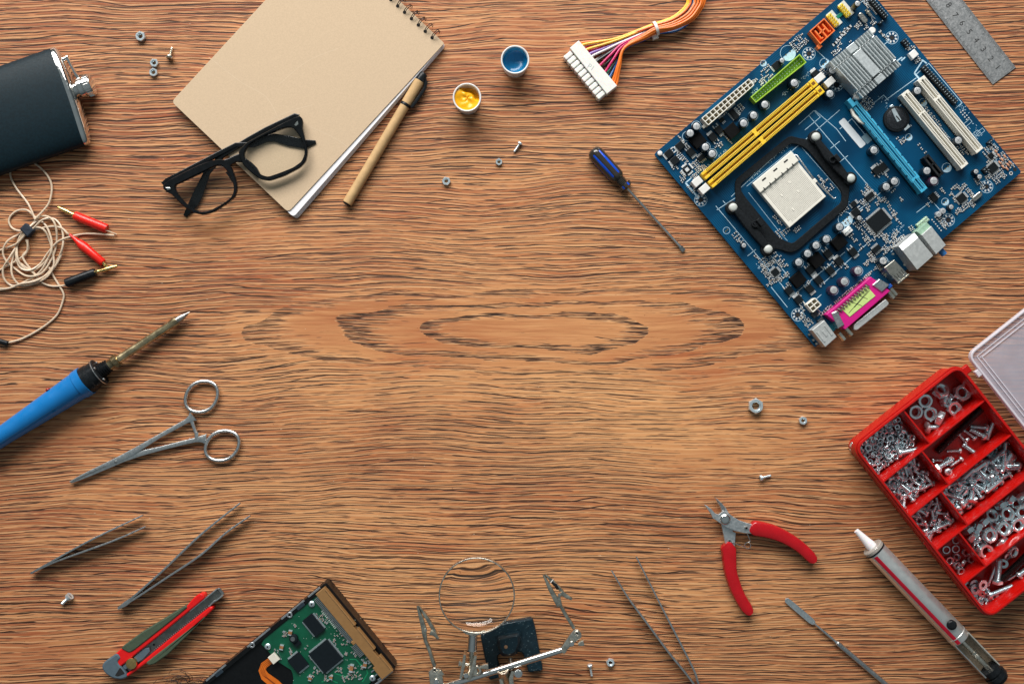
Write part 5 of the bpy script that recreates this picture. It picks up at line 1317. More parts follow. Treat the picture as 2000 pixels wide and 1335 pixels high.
    for s in (.28, .72):
        cl = MB(); cl.line([UG(s-.13, .60), UG(s-.05, .9)], 1.1, ZB+33.1); cl.line([UG(s+.13, .60), UG(s+.05, .9)], 1.1, ZB+33.1); cl.obj('spring_slot', M_DARK, usb)
        MB().cyl(UG(s, .92), 2.4, ZB+32, ZB+34.2, 12, .6).obj('spring_dimple', M_CHROME, usb)
    lip = MB(); lip.strip([UG(-.04, 1.02), UG(1.04, 1.02)], 2.6, ZB+4, ZB+34.4, .5); lip.obj('shell_lip', M_NICKEL, usb)
    for p in ((1718, 527), (1727, 537)): MB().cyl(u(p, 4), 2.2, ZB, ZB+8, 10).obj('shell_peg', M_NICKEL, usb)
    # magenta parallel port
    pp = port(((1613, 614), (1700.5, 540), (1739, 568), (1651, 643.5)), 24, 'parallel_port', mag, 1.2)
    PQ = [u(p, 26) for p in ((1613, 614), (1700.5, 540), (1739, 568), (1651, 643.5))]; PG = lambda s, t_: lp(lp(PQ[0], PQ[1], s), lp(PQ[3], PQ[2], s), t_)
    MB().prism([PG(.12, .10), PG(.86, .10), PG(.86, .30), PG(.12, .30)], ZB+23.8, ZB+24.5).obj('pin_recess', mat('deep_magenta', srgb(120, 12, 74), .5), pp)
    pz = MB()
    for k in range(12): pz.tube([(*PG(.15+k*.061, .13), ZB+22), (*PG(.155+k*.061, .22), ZB+27), (*PG(.16+k*.061, .31), ZB+26)], 1.7, 8)
    pz.obj('port_pin', mat('dull_tin_pin', (.58, .54, .46), .35, 1, .15), pp, kind='stuff')
    lab = MB(); lq = [u(p, 25) for p in ((1643.7, 603), (1693.6, 559), (1710, 577.5), (1659.5, 618.5))]; lab.prism(lq, ZB+24, ZB+25, .2); lo_ = lab.obj('green_label', mat('pale_green_label', srgb(196, 218, 132), .6, 0, .05), pp)
    LG = lambda s, t_: lp(lp(lq[0], lq[1], s), lp(lq[3], lq[2], s), t_); ll = MB()
    for a_, b_ in (((.06, .70), (.95, .30)), ((.33, .0), (.50, .95)), ((.62, .0), (.76, .8)), ((.30, .62), (.97, .38))): ll.line([LG(*a_), LG(*b_)], 1.0, ZB+25.1)
    for k in range(24): ll.line([LG(.08+rnd.random()*.8, .5+rnd.random()*.4), ] * 1 + [LG(.10+rnd.random()*.01+.0, .55)], .01, ZB+25.1) if False else None
    ll.obj('label_line', M_DARK, lo_)
    for P in ([(1624, 611), (1636, 606), (1650, 634), (1638, 641)], [(1704, 556), (1718, 544), (1738, 556), (1723, 570)]): MB().prism([u(p, 28) for p in P], ZB+4, ZB+27, 1.5).obj('bracket', mat('bright_bracket', (.74, .74, .74), .30, 1, .08, 200), pp)
    MB().prism(roundpoly([u(p, 18) for p in ((1667, 634), (1730, 583), (1737, 592), (1734, 597), (1674, 645), (1668, 644))], 3, 3), ZB-4, ZB+18, 1.5).obj('port_shell', sand, pp)
    for c in ((1659, 648), (1645, 657), (1741, 576), (1746, 570)):
        p = u(c, 10); MB().lathe((p[0]-6, p[1]-7, ZB+8), (p[0]+5, p[1]+6, ZB+8), [(0, 5), (17, 5)], 6, smooth=False).obj('stand_off_screw', M_NICKEL, pp)
    MB().box(u((1737, 559), 20), qA, 9, 6, ZB+8, ZB+24, .5).obj('blue_insert', mat('vga_blue', srgb(20, 84, 176), .4), pp)
    # keyboard port
    ps = port(((1586, 644.5), (1610, 625), (1634.5, 657.5), (1612, 677.5)), 30, 'keyboard_port', sand)
    SQ = [u(p, 30) for p in ((1586, 644.5), (1610, 625), (1634.5, 657.5), (1612, 677.5))]; SG = lambda s, t_: lp(lp(SQ[0], SQ[1], s), lp(SQ[3], SQ[2], s), t_)
    for s, l in ((.18, .58), (.5, .30), (.82, .58)): MB().strip([SG(s, .5-l/2), SG(s, .5+l/2)], 4.2, ZB+29.6, ZB+31, .9).obj('embossed_rib', sand, ps)
    MB().box(u((1624, 641), 4), qA, 24, 14, ZB, ZB+3).obj('port_board', mat('teal_board', srgb(6, 96, 112), .4), ps)
    for p in ((1580, 653), (1588, 664), (1594, 671)): MB().cyl(u(p, 3), 2.2, ZB, ZB+6, 10).obj('shell_peg', M_NICKEL, ps)
    for p in ((1592, 614), (1604, 626)): MB().box(u(p, 8), qA, 12, 9, ZB, ZB+9, .6).obj('ferrite_bead', mat('ferrite_grey', srgb(52, 58, 62), .5), root)
    # ---- many small surface parts
    ends = MB(); cer = MB(); dark = MB(); lim = inset([L, Bo, Rr, Tp], 5)
    def inside(p):
        sg = [(lim[(i+1) % 4][0]-lim[i][0])*(p[1]-lim[i][1])-(lim[(i+1) % 4][1]-lim[i][1])*(p[0]-lim[i][0]) for i in range(4)]
        return all(x > 0 for x in sg) or all(x < 0 for x in sg)
    def smd(p, q, l, d):
        if not inside(p): return
        z1 = ZB+1.9
        for s in (-1, 1): ends.box((p[0]+cos(q)*s*l*.36, p[1]+sin(q)*s*l*.36), q, l*.30, l*.52, ZB, z1)
        (dark if d else cer).box(p, q, l*.46, l*.5, ZB, z1-.1)
    def field(c, la, lb, n, big=0.0, dk=.6, reg=True):
        c = u(c); nx = max(1, int(round(sqrt(n*la/max(lb, 1))))); ny = max(1, int(round(n/nx)))
        for i in range(nx):
            for j in range(ny):
                if rnd.random() < .14: continue
                p = loc(c, ((i+.5)/nx-.5)*la+rnd.uniform(-.6, .6), ((j+.5)/ny-.5)*lb+rnd.uniform(-.6, .6)); smd(p, qA if rnd.random() < .5 else qB, rnd.uniform(4.2, 5.6)+big, rnd.random() < dk)
    F = [((1336, 279), 8, 34, 8), ((1333, 308), 10, 30, 9), ((1322, 333), 12, 44, 16), ((1362, 324), 20, 26, 16), ((1330, 352), 30, 10, 8), ((1356, 345), 14, 12, 6), ((1345, 372), 22, 18, 12), ((1372, 328), 16, 12, 8), ((1404, 285), 18, 10, 6), ((1420, 270), 10, 30, 6), ((1408, 222), 20, 16, 8), ((1445, 212), 16, 14, 8),
         ((1492, 140), 34, 14, 14), ((1498, 155), 30, 16, 14), ((1474, 158), 10, 6, 3), ((1560, 84), 34, 24, 26), ((1555, 72), 14, 10, 6), ((1490, 163), 10, 18, 6), ((1607, 140), 10, 16, 8), ((1584, 172), 26, 10, 8), ((1570, 185), 30, 5, 8), ((1540, 205), 40, 5, 10), ((1420, 305), 40, 5, 10), ((1395, 322), 30, 5, 8),
         ((1646, 66), 12, 12, 3), ((1654, 58), 10, 8, 3), ((1662, 78), 12, 6, 3), ((1638, 84), 8, 12, 4), ((1633, 100), 20, 10, 8), ((1676, 50), 16, 10, 6), ((1690, 52), 10, 10, 4), ((1705, 45), 10, 12, 5), ((1690, 6), 8, 26, 9), ((1702, 14), 8, 36, 12), ((1724, 68), 6, 20, 6), ((1728, 22), 6, 30, 8), ((1783, 92), 8, 8, 3), ((1792, 118), 14, 8, 6), ((1774, 95), 8, 10, 3),
         ((1694, 196), 14, 30, 16), ((1690, 206), 18, 24, 18), ((1748, 268), 10, 16, 5), ((1762, 275), 14, 10, 6), ((1775, 245), 6, 8, 2), ((1800, 215), 14, 60, 8), ((1822, 228), 10, 50, 7), ((1845, 262), 12, 40, 7), ((1882, 292), 20, 26, 14), ((1850, 300), 10, 30, 5), ((1800, 290), 6, 30, 3),
         ((1926, 295), 20, 26, 14), ((1940, 290), 14, 20, 8), ((1938, 310), 26, 8, 10), ((1955, 300), 20, 44, 22), ((1962, 320), 12, 26, 10), ((1950, 345), 28, 20, 18), ((1912, 358), 10, 26, 10), ((1930, 345), 16, 8, 6), ((1968, 312), 8, 40, 8), ((1866, 368), 16, 14, 10), ((1880, 366), 18, 8, 8), ((1896, 378), 8, 24, 10), ((1862, 385), 8, 22, 8), ((1884, 405), 20, 10, 9), ((1898, 398), 10, 14, 6), ((1870, 412), 14, 10, 6),
         ((1836, 428), 10, 24, 7), ((1846, 440), 12, 12, 6), ((1812, 400), 8, 20, 4), ((1840, 372), 6, 14, 3), ((1704, 374), 8, 40, 10), ((1690, 372), 18, 12, 9), ((1720, 392), 24, 8, 8), ((1690, 400), 12, 30, 12), ((1738, 405), 8, 40, 12), ((1748, 425), 8, 30, 8), ((1700, 448), 8, 34, 12), ((1690, 440), 8, 44, 16), ((1682, 450), 8, 44, 14), ((1712, 462), 30, 8, 10), ((1694, 470), 12, 20, 8), ((1728, 462), 12, 8, 5),
         ((1744, 466), 34, 20, 30), ((1752, 474), 44, 8, 12), ((1780, 446), 10, 10, 5), ((1728, 488), 14, 14, 8), ((1706, 504), 10, 30, 12), ((1696, 512), 24, 10, 10), ((1716, 520), 8, 50, 16), ((1702, 530), 44, 5, 12), ((1665, 562), 90, 4, 26), ((1632, 590), 60, 5, 16), ((1646, 410), 24, 14, 8), ((1656, 435), 12, 14, 4), ((1664, 462), 10, 26, 8), ((1680, 482), 10, 14, 5),
         ((1606, 520), 10, 10, 3), ((1630, 515), 8, 14, 4), ((1540, 556), 8, 10, 3), ((1500, 505), 40, 20, 20), ((1526, 512), 16, 26, 14), ((1500, 540), 8, 36, 13), ((1508, 552), 36, 8, 14), ((1530, 540), 24, 8, 10), ((1496, 528), 8, 30, 10), ((1506, 514), 20, 6, 6), ((1438, 462), 14, 20, 6), ((1446, 470), 8, 10, 3), ((1518, 430), 8, 24, 6), ((1528, 452), 28, 20, 12), ((1556, 448), 16, 10, 5), ((1605, 352), 8, 24, 6), ((1616, 362), 18, 26, 12), ((1476, 500), 8, 16, 4),
         ((1566, 602), 6, 14, 4), ((1570, 622), 12, 22, 8), ((1578, 630), 18, 14, 9), ((1600, 612), 10, 16, 6), ((1614, 606), 18, 8, 6), ((1560, 575), 8, 12, 3), ((1640, 480), 8, 10, 3), ((1652, 520), 8, 8, 3), ((1604, 548), 8, 8, 3), ((1578, 548), 6, 10, 2), ((1800, 470), 6, 8, 2), ((1708, 338), 10, 18, 5), ((1730, 342), 8, 18, 5), ((1742, 370), 10, 14, 4), ((1690, 388), 10, 8, 4), ((1760, 390), 8, 8, 2)]
    for c, la, lb, n in F: field(c, la, lb, n)
    for c in ((1646, 66), (1658, 54), (1638, 76), (1630, 86)): smd(u(c), qA, 10, True)
    ends.obj('solder_end', tin, root, kind='stuff'); cer.obj('small_ceramic_part', mat('tan_ceramic_part', srgb(120, 104, 84), .5, 0, .3, 800), root, kind='stuff'); dark.obj('small_dark_part', chip, root, kind='stuff')
    # fine print by the parts and solder eyes behind the slots
    for c, la, lb, n in (((1400, 310), 60, 6, 30), ((1560, 160), 80, 6, 40), ((1500, 318), 110, 8, 44), ((1530, 290), 60, 6, 30), ((1690, 200), 24, 34, 40), ((1735, 210), 10, 60, 30), ((1500, 512), 50, 26, 60), ((1880, 212), 14, 30, 16), ((1905, 255), 20, 30, 26), ((1650, 400), 20, 14, 16), ((1748, 455), 50, 14, 40)):
        cc = u(c)
        for k in range(n): sk.flat(rect(loc(cc, rnd.uniform(-.5, .5)*la, rnd.uniform(-.5, .5)*lb), rnd.choice((qA, qB)), rnd.uniform(.8, 3.5), .8), zs)
    for c in ((1905, 262), (1915, 258), (1890, 240)): sk.line(rect(u(c), qA, 16, 7), .7, zs, True)
    for k in range(9): sk.flat(rect(loc(u((1950, 312)), -10+8*(k % 3), -30+12*(k//3)), qB, 7, 3), zs) if k % 2 else sk.line(rect(loc(u((1956, 314)), -9+9*(k % 3), -30+13*(k//3)), qB, 10, 4), .6, zs, True)
    text_mb('IDE', u((1594, 104) if False else (1466, 178)), qA, 9, zs).obj('board_lettering', silk, root) if False else None
    text_mb('ATX', u((1474, 178)), radians(140), 8, zs).obj('board_lettering', silk, root)
    sk.obj('board_print', silk, root, kind='stuff')
    ors = MB()
    for c in ((1944, 296), (1950, 304), (1956, 312), (1962, 306), (1968, 322), (1952, 318), (1958, 326), (1966, 330), (1972, 318)): ors.lathe((*loc(u(c), 0, -4), ZB+2), (*loc(u(c), 0, 4), ZB+2), [(0, 1.0), (1.4, 1.9), (6.6, 1.9), (8, 1.0)], 8)
    ors.obj('axial_resistor', mat('salmon_resistor', srgb(206, 150, 118), .4, 0, .2, 900), root, kind='stuff')
build_board()
# ------------------------------------------------------------------ screwdriver
def build_screwdriver():
    a = Vector((*U((1156, 292), 14), 14)); b = Vector((*U((1336, 490), 3.2), 3.2)); ax = (b-a).normalized(); L = (b-a).length
    s = Vector((-ax.y, ax.x, 0)).normalized(); up = ax.cross(s)
    if up.z < 0: up = -up
    root = thing('screwdriver', (1240, 385), 'small flat screwdriver with fluted blue and smoky black handle', 'screwdriver')
    smoke = mat('smoky_clear_resin', srgb(50, 46, 42), .16, 0, .10, 200, 0, coat=.4)
    blue = mat('blue_grip_plastic', srgb(14, 76, 200), .24, 0, .10, 120, .02)
    def ring(d, f):
        out = []
        for k in range(48):
            q = 2*pi*k/48; out.append(tuple(a+ax*d + (s*cos(q)+up*sin(q))*f(q)))
        return out
    fl = lambda r, dep: (lambda q: r*1.07 - dep*max(0, cos(6*q))**1.0)
    h = MB(); h.loft([ring(0, lambda q: 5), ring(1.2, lambda q: 9.5), ring(4, lambda q: 12.5), ring(8, fl(14.2, .8)), ring(12, fl(14.8, 1.8)), ring(66, fl(14.6, 1.8)), ring(72, fl(14.2, 1.2)), ring(76, lambda q: 12.5), ring(78, lambda q: 11)], True)
    ho = h.obj('handle', smoke, root)
    for k in range(6):
        q = 2*pi*k/6; pts = [tuple(a+ax*d + (s*cos(q)+up*sin(q))*r) for d, r in ((7, 9.2), (12, 9.6), (40, 9.8), (66, 9.6), (73, 9.0))]
        MB().tube(pts, [3.0, 5.4, 5.6, 5.4, 3.4], 12).obj('grip_flute', blue, ho)
    n = MB(); pr = [(0, 10)]
    for i in range(5): pr += [(i*3.0+.4, 11.2-i*.2), (i*3.0+1.9, 11.2-i*.2), (i*3.0+2.1, 9.6-i*.2), (i*3.0+2.9, 9.6-i*.2)]
    o = a+ax*76; n.lathe(tuple(o), tuple(o+ax*16), pr+[(16, 9)], 26); n.obj('ribbed_neck', smoke, root)
    c = MB(); c.loft([ring(91, lambda q: 8), ring(92, fl(13.4, 3)), ring(99, fl(13.4, 3)), ring(102, lambda q: 9), ring(103, lambda q: 4)], True); co = c.obj('guard', smoke, root)
    for k in range(6):
        q = 2*pi*k/6; p = a+ax*93 + (s*cos(q)+up*sin(q))*9.0; MB().tube([tuple(p), tuple(p+ax*6)], 3.6, 10).obj('guard_flute', blue, co)
    MB().lathe(tuple(a+ax*102), tuple(a+ax*(L-10)), [(0, 3.8), (2, 2.9), (L-116, 2.9), (L-112, 2.7)], 16).obj('shaft', M_STEEL, root)
    t = MB(); z = lambda d: (a+ax*d)
    t.loft([[tuple(z(d)+s*w*x+up*h_*y) for x, y in ((-1,-1),(1,-1),(1,1),(-1,1))] for d, w, h_ in ((L-14, 2.4, 2.3), (L-8, 4.2, 1.6), (L, 3.8, .7))], False); t.obj('flat_tip', M_STEEL_D, root)
build_screwdriver()

# ------------------------------------------------------------------ wire harness with white plug
def build_harness():
    Z = lambda x, y: (1080+x/6.07, y/6.07)
    root = thing('wire_harness', (1160, 130), 'white power plug with a bundle of orange, yellow and magenta wires', 'connector')
    wp = mat('nylon_white', srgb(236, 234, 228), .36, 0, .03, 250, .03, sub=.15)
    T = 24; k = lambda p: U(Z(*p), T)
    qa = ang(k((310, 480)), k((760, 1010)))
    MB().prism([k(p) for p in ((306, 480), (762, 1018), (640, 1115), (200, 570))], 0, T, 1).obj('plug_flange', wp, root)
    ca, sa = cos(qa), sin(qa)
    A0 = k((205, 590)); A1 = k((632, 1112)); Lf = hypot(A1[0]-A0[0], A1[1]-A0[1])
    MB().prism([A0, A1, (A1[0]-17*sa*1, A1[1]+17*ca*1), (A0[0]-17*sa, A0[1]+17*ca)] if False else [A0, A1, (A1[0]-sa*17, A1[1]+ca*17), (A0[0]-sa*17, A0[1]+ca*17)], 2, 15, .5).obj('plug_core', wp, root)
    for i in range(10):
        c = lp(A0, A1, (i+.5)/10); c = (c[0]-sa*9, c[1]+ca*9)
        MB().prism(rrect(c, qa, Lf/10-1.6, 18.5, 2.4, 3), 1, T-3, 1.8).obj('plug_finger', wp, root)
    c = k((450, 800)); text_mb('P1', c, qa-.32, 14, T+.12).obj('embossed_mark', mat('shallow_grey_mark', srgb(186, 188, 186), .6), root)
    cols = {'o': srgb(238, 122, 40), 'y': srgb(248, 190, 52), 'm': srgb(206, 24, 104), 'p': srgb(138, 104, 178), 'w': srgb(214, 208, 206), 'k': (.014, .018, .022), 'b': srgb(16, 92, 160), 'g': srgb(22, 138, 112)}
    nm = {'o': 'orange', 'y': 'yellow', 'm': 'magenta', 'p': 'purple', 'w': 'white', 'k': 'black', 'b': 'blue', 'g': 'green'}
    ms = {q: mat(nm[q]+'_wire_sleeve', v, .34, 0, .04, 150) for q, v in cols.items()}
    E0, E1 = k((318, 492)), k((752, 1005))
    # colour, place along the plug, place across the tie, where it leaves past the table edge, height
    WL = [('o', .02, .16, 1349, 14), ('y', .07, .02, 1343, 18), ('m', .13, .30, 1352, 8), ('y', .18, .10, 1347, 19), ('m', .22, .26, 1350, 9), ('p', .27, .34, 1354, 16), ('w', .33, .40, 1356, 18), ('m', .30, .36, 1353, 7),
          ('w', .41, .45, 1358, 8), ('k', .45, .50, 1362, 16), ('m', .54, .34, 1357, 19), ('k', .60, .62, 1364, 8), ('m', .68, .40, 1360, 18), ('k', .75, .70, 1366, 7), ('g', .73, .92, 1362, 5), ('k', .82, .86, 1368, 8),
          ('o', .88, .58, 1370, 18), ('o', .93, .74, 1373, 20), ('o', .98, .92, 1377, 18), ('o', .96, .50, 1364, 11), ('o', .90, .40, 1358, 16), ('b', .80, .98, 1353, 9)]
    t0, t1 = Z(1195, 285), Z(1240, 400)
    for cl, t, u, xe, z in WL:
        s = lp(E0, E1, t); zt = 10 + 9*(1-abs(2*u-1)) + (z-13)*.4; zt = zt+5 if cl == 'o' else (zt if cl in 'ybg' else max(4, zt-7))
        n = (sa, -ca)
        tie = U(lp(t0, t1, u), zt)
        ctl = lp(Z(880, 420), Z(900, 520), u); ctl = lp(s, ctl, .80) if t < .7 else Z(850-40*(t-.9), 560+60*(u-.6))
        cz = U(ctl, z)
        P = [(s[0]-n[0]*6, s[1]-n[1]*6, lerp(11, z, .3)), (s[0]+n[0]*4, s[1]+n[1]*4, lerp(11, z, .5)), (*lp(s, cz, .5), z), (*cz, z), (*lp(cz, tie, .62), lerp(z, zt, .7)), (*tie, zt)]
        if cl in 'bg': e = [Z(1440, 372), Z(1590, 290), Z(1648, 150), Z(1650 if cl == 'b' else 1725, 0)]
        else:
            f = (xe-1343)/34; e = [lp(Z(1400, 215), Z(1430, 345), f), lp(Z(1520, 130), Z(1640, 250), f), lp(Z(1580, 60), Z(1745, 130), f), (xe, 0)]
        P += [(*U(p, zt), zt+(2 if cl in 'bg' and i > 1 else 0)) for i, p in enumerate(e)]; P.append((*U((P[-1][0]+(2 if cl != 'b' else -2), -40), zt), zt))
        o = MB().tube(spline(P, 5), 2.35, 8).obj('wire', ms[cl], root); o['label'] = nm[cl]+' wire of the plug bundle'
    tm = mat('nylon_tie', srgb(232, 226, 220), .3, 0, .03)
    a0, a1 = Vector((*U(Z(1190, 268), 14), 14)), Vector((*U(Z(1245, 415), 14), 14)); d = (a1-a0); c = (a0+a1)/2; nn = Vector((-d.y, d.x, 0)).normalized(); r = MB(); rg = []
    for w in (-2.8, 2.8):
        for s in ((1.0,) if w < 0 else (1.0,)): rg.append([tuple(c + d*.5*cos(q) + Vector((0, 0, 1))*13*sin(q) + nn*w) for q in [2*pi*i/28 for i in range(28)]])
    r.loft([rg[0], rg[1], [tuple(c+(Vector(p)-c-nn*2.8)*1.1+nn*2.8) for p in rg[1]], [tuple(c+(Vector(p)-c+nn*2.8)*1.1-nn*2.8) for p in rg[0]], rg[0]], True, False); to = r.obj('cable_tie', tm, root)
    MB().box(U(Z(1212, 442), 10), atan2(nn.y, nn.x), 11, 8, 4, 15, 1).obj('tie_head', tm, to)
build_harness()

# ------------------------------------------------------------------ steel ruler
def build_ruler():
    z = 2.4; a, b = U((1939, 165.5), z), U((1984.5, 132), z); d = (-130/209.9, -164.8/209.9); far = 330
    root = thing('steel_ruler', a, 'brushed steel ruler with black engraved numbers at the table corner', 'ruler')
    m = mat('brushed_ruler_steel', (.50, .50, .50), .40, .9, .10, 260, .12, 2500)
    P = lambda s, w: (lp(a, b, w)[0]+d[0]*s, lp(a, b, w)[1]+d[1]*s)
    MB().prism([a, b, P(far, 1), P(far, 0)], .3, z, .4).obj('blade', m, root)
    ink = mat('black_engraving', (.02, .02, .02), .6)
    tk = MB(); cm = 21.9
    for i in range(140):
        s = 3+i*2.19
        for w0, w1 in ((0.012, .11 if i % 5 else .16), (.988, .90 if i % 5 else .85)):
            if i % 10 == 0: w1 = .20 if w0 < .5 else .80
            p, q = P(s, w0), P(s, w1); tk.line([p, q], .55, z+.12)
    tk.obj('graduation', ink, root, kind='stuff')
    for i, p in enumerate([(1948.5, 132), (1935, 115), (1920.6, 96.6), (1906.8, 79), (1893, 62.6), (1879, 45.5), (1865.4, 30), (1852.8, 10.3), (1839, -7), (1825, -24)]):
        text_mb(str(i+1), U(p, z), radians(54), 17, z+.14).obj('numeral', ink, root)
build_ruler()

# ------------------------------------------------------------------ side cutters
def build_cutters():
    Z = lambda x, y: (1360+x/5.135, 960+y/5.135)
    T = lambda P, z, r=3: roundpoly(UL([Z(*p) for p in P], z), r, 4)
    root = thing('cutting_pliers', (1450, 1070), 'small side cutting pliers with glossy red handles spread open', 'pliers')
    red = mat('dipped_red_vinyl', srgb(176, 12, 24), .24, 0, .06, 120, .05, 250)
    m = mat('bead_blasted_steel', (.64, .67, .68), .45, 1, .08, 300, .10, 2500)
    A = [(80,128),(110,140),(150,170),(190,217),(222,228),(275,188),(330,218),(380,255),(430,285),(500,310),(560,325),(565,418),(480,412),(380,388),(300,352),(235,310),(165,262),(150,225),(115,175)]
    B = [(180,48),(215,75),(262,118),(300,165),(328,215),(330,260),(370,400),(397,412),(385,575),(295,540),(275,430),(252,330),(250,260),(258,200),(240,150),(205,90)]
    b = MB().prism(T(B, 14, 0), 5, 13, .5).obj('jaw', m, root)
    a = MB().prism(T(A, 21, 0), 13.3, 21, .5).obj('jaw', m, root)
    MB().prism(T([(182, 50), (212, 78), (262, 122), (290, 165), (262, 195), (245, 150), (215, 95)], 19, 0), 13.1, 19, 1).obj('cutting_edge', M_STEEL_G, b)
    for P, w, z0, z1 in (([(550, 350), (562, 356), (600, 372), (680, 386), (760, 404), (830, 430), (900, 462), (970, 502), (1040, 550), (1100, 602), (1150, 652), (1183, 690), (1196, 708)], [16, 24, 29, 28.5, 28, 26.5, 25, 24, 23, 22.5, 22, 19, 10], 3, 24),
                         ([(292, 530), (305, 545), (334, 590), (340, 680), (348, 780), (362, 845), (381, 905), (405, 975), (434, 1040), (470, 1105), (508, 1165), (540, 1212), (552, 1230)], [16, 25, 29, 27, 25, 24, 24, 23.5, 23, 23, 23, 19, 10], 1, 20)):
        MB().strip(UL([Z(*q) for q in P], z1), w, z0, z1, 6).obj('handle_grip', red, root)
    c = U(Z(293, 277), 24); p = MB(); p.lathe((*c, 20), (*c, 26), [(0, 10.4), (1.5, 10.4), (3.2, 9.2), (4.5, 7), (5.3, 4), (5.6, 1)], 28); p.obj('pivot_rivet', M_CHROME, root)
    sp = MB(); g = lambda x, y, z: (*U(Z(x, y), z), z); lo = [g(515+31*cos(q), 537+31*sin(q), 12+q*.35) for q in [2.6+i*.42 for i in range(28)]]
    sp.tube([g(335, 497, 15), g(400, 520, 14), g(475, 548, 12)]+lo[:22]+[g(540, 490, 14), g(520, 440, 16), g(508, 415, 15), g(520, 375, 22), g(510, 350, 23.5), g(490, 350, 23.5), g(485, 370, 23.5), g(505, 380, 23)], .85, 6); sp.obj('spring_wire', M_CHROME, root)
    for p_, z in (((335, 495), 13.2), ((500, 362), 21.2)): MB().annulus(U(Z(*p_), z), 2.2, 4.0, z-.5, z+.5, 16).obj('spring_eyelet', M_CHROME, root); MB().flat(circ(U(Z(*p_), z), 2.3, 12), z+.1).obj('eyelet_hole', M_DARK, root)
build_cutters()

# ------------------------------------------------------------------ desoldering pump
def build_pump():
    a = Vector((*U((1672, 1035), 22), 22)); b = Vector((*U((1938, 1311), 23), 23)); ax = (b-a).normalized(); L = (b-a).length; s = Vector((-ax.y, ax.x, 0)).normalized(); up = Vector((0, 0, 1))
    root = thing('desoldering_pump', (1800, 1160), 'silver desoldering pump with white nozzle and round black button', 'solder sucker')
    la = lambda d0, d1, prof, m, nm, seg=32, par=None: MB().lathe(tuple(a+ax*d0), tuple(a+ax*d1), prof, seg).obj(nm, m, par or root)
    ptfe = mat('white_ptfe', srgb(236, 230, 232), .35, 0, .03, 200, 0, sub=.2)
    la(0, 48, [(0, 3.5), (.6, 5.0), (34, 9.2), (36, 10), (52, 10)], ptfe, 'nozzle')
    clear = mat('clear_acrylic_cap', srgb(214, 206, 196), .14, 0, .06, 200, 0, trans=.5)
    la(44, 56, [(0, 9), (0, 20), (1.5, 21.4), (7, 21.4), (8, 20)], clear, 'end_collar')
    la(51, 56, [(0, 19), (.5, 21.8), (3.0, 21.8), (3.5, 19)], M_BLACK, 'o_ring')
    barrel = mat('polished_aluminium', (.90, .91, .89), .36, .80, .05, 120, .03, 400)
    tube = la(54.5, 290, [(0, 19), (0, 20.8), (234, 20.8), (235, 20.2), (235, 18)], barrel, 'barrel')
    # red reflection along the tube, painted on as a coloured strip
    rp = mat('painted_red_reflection', srgb(206, 24, 52), .22, .1, .06, 60, .02); rg = []
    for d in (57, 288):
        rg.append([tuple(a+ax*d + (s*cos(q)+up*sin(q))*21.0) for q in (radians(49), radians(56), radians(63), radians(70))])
    # (on the lower left side)
    MB().add(rg[0]+rg[1], [(i, i+1, i+5, i+4) for i in range(3)], True).obj('red_reflection_stripe', rp, tube)
    bt = a+ax*250 + up*21 - s*4; MB().lathe(tuple(bt-up*4), tuple(bt+up*5), [(0, 9.6), (6, 9.6), (8, 8.4), (9, 6)], 26).obj('release_button', M_BLACK, root)
    la(276, 280, [(0, 20.9), (.4, 21.3), (2, 21.3), (2.4, 20.9)], barrel, 'ring_seam')
    # open frame with plunger rod
    for w in (-1, 1):
        P = [tuple(a+ax*d + s*w*18) for d in (288, L-6)]
        MB().strip([p[:2] for p in P], 2.6, 6, 36, .6).obj('side_rail', mat('clear_acrylic', srgb(196, 196, 188), .15, 0, .05, trans=.45) if w < 0 else M_STEEL, root)
    MB().strip([tuple(a+ax*d)[:2] for d in (288, L-4)], 34, 3, 5).obj('lower_guide', mat('smoked_guide', srgb(172, 154, 132), .3, 0, .2), root)
    la(284, L, [(0, 4.6), (40, 4.6), (41, 6.2), (46, 6.2), (48, 4.2), (52, 6.2), (56, 5.6), (L-284, 5.6)], M_NICKEL, 'plunger_rod', 18)
    la(L-10, L+24, [(0, 14), (0, 19.6), (12, 19.6), (12.5, 17.5), (15, 17.5), (15.5, 21.5), (25, 21.5), (27, 19), (32, 18)], M_BLACK, 'end_cap')
build_pump()

# ------------------------------------------------------------------ spatula
def build_spatula():
    a, b = U((1534, 1169), 6), U((1742, 1345), 6); u = Vector((b[0]-a[0], b[1]-a[1])).normalized(); L = 330
    P = lambda d, w=0: (a[0]+u.x*d-u.y*w, a[1]+u.y*d+u.x*w)
    root = thing('spatula', a, 'slim steel spatula with flat rounded blade beside the pump', 'spatula')
    MB().prism([P(*q) for q in ((1.2, -3), (4, -5), (9, -5.6), (40, -5.9), (66, -6.0), (72, -4.6), (76, -2), (76, 2), (72, 4.6), (66, 6), (40, 5.9), (9, 5.6), (4, 5), (1.2, 3), (0, 0))], 3.4, 5.2, .5).obj('blade', mat('frosted_steel', (.72, .76, .77), .40, 1, .06, 300, .1, 2500), root)
    q = lambda d: (*P(d), 5)
    MB().lathe(q(72), q(132), [(0, 1.2), (6, 1.9), (22, 2.6), (38, 3.0), (52, 2.2), (59, 3.6), (60, 5)], 14).obj('neck', M_STEEL, root)
    MB().lathe(q(131), q(L), [(0, 4.2), (2, 5), (L-131, 5)], 8, smooth=False).obj('handle', M_STEEL_G, root)
build_spatula()

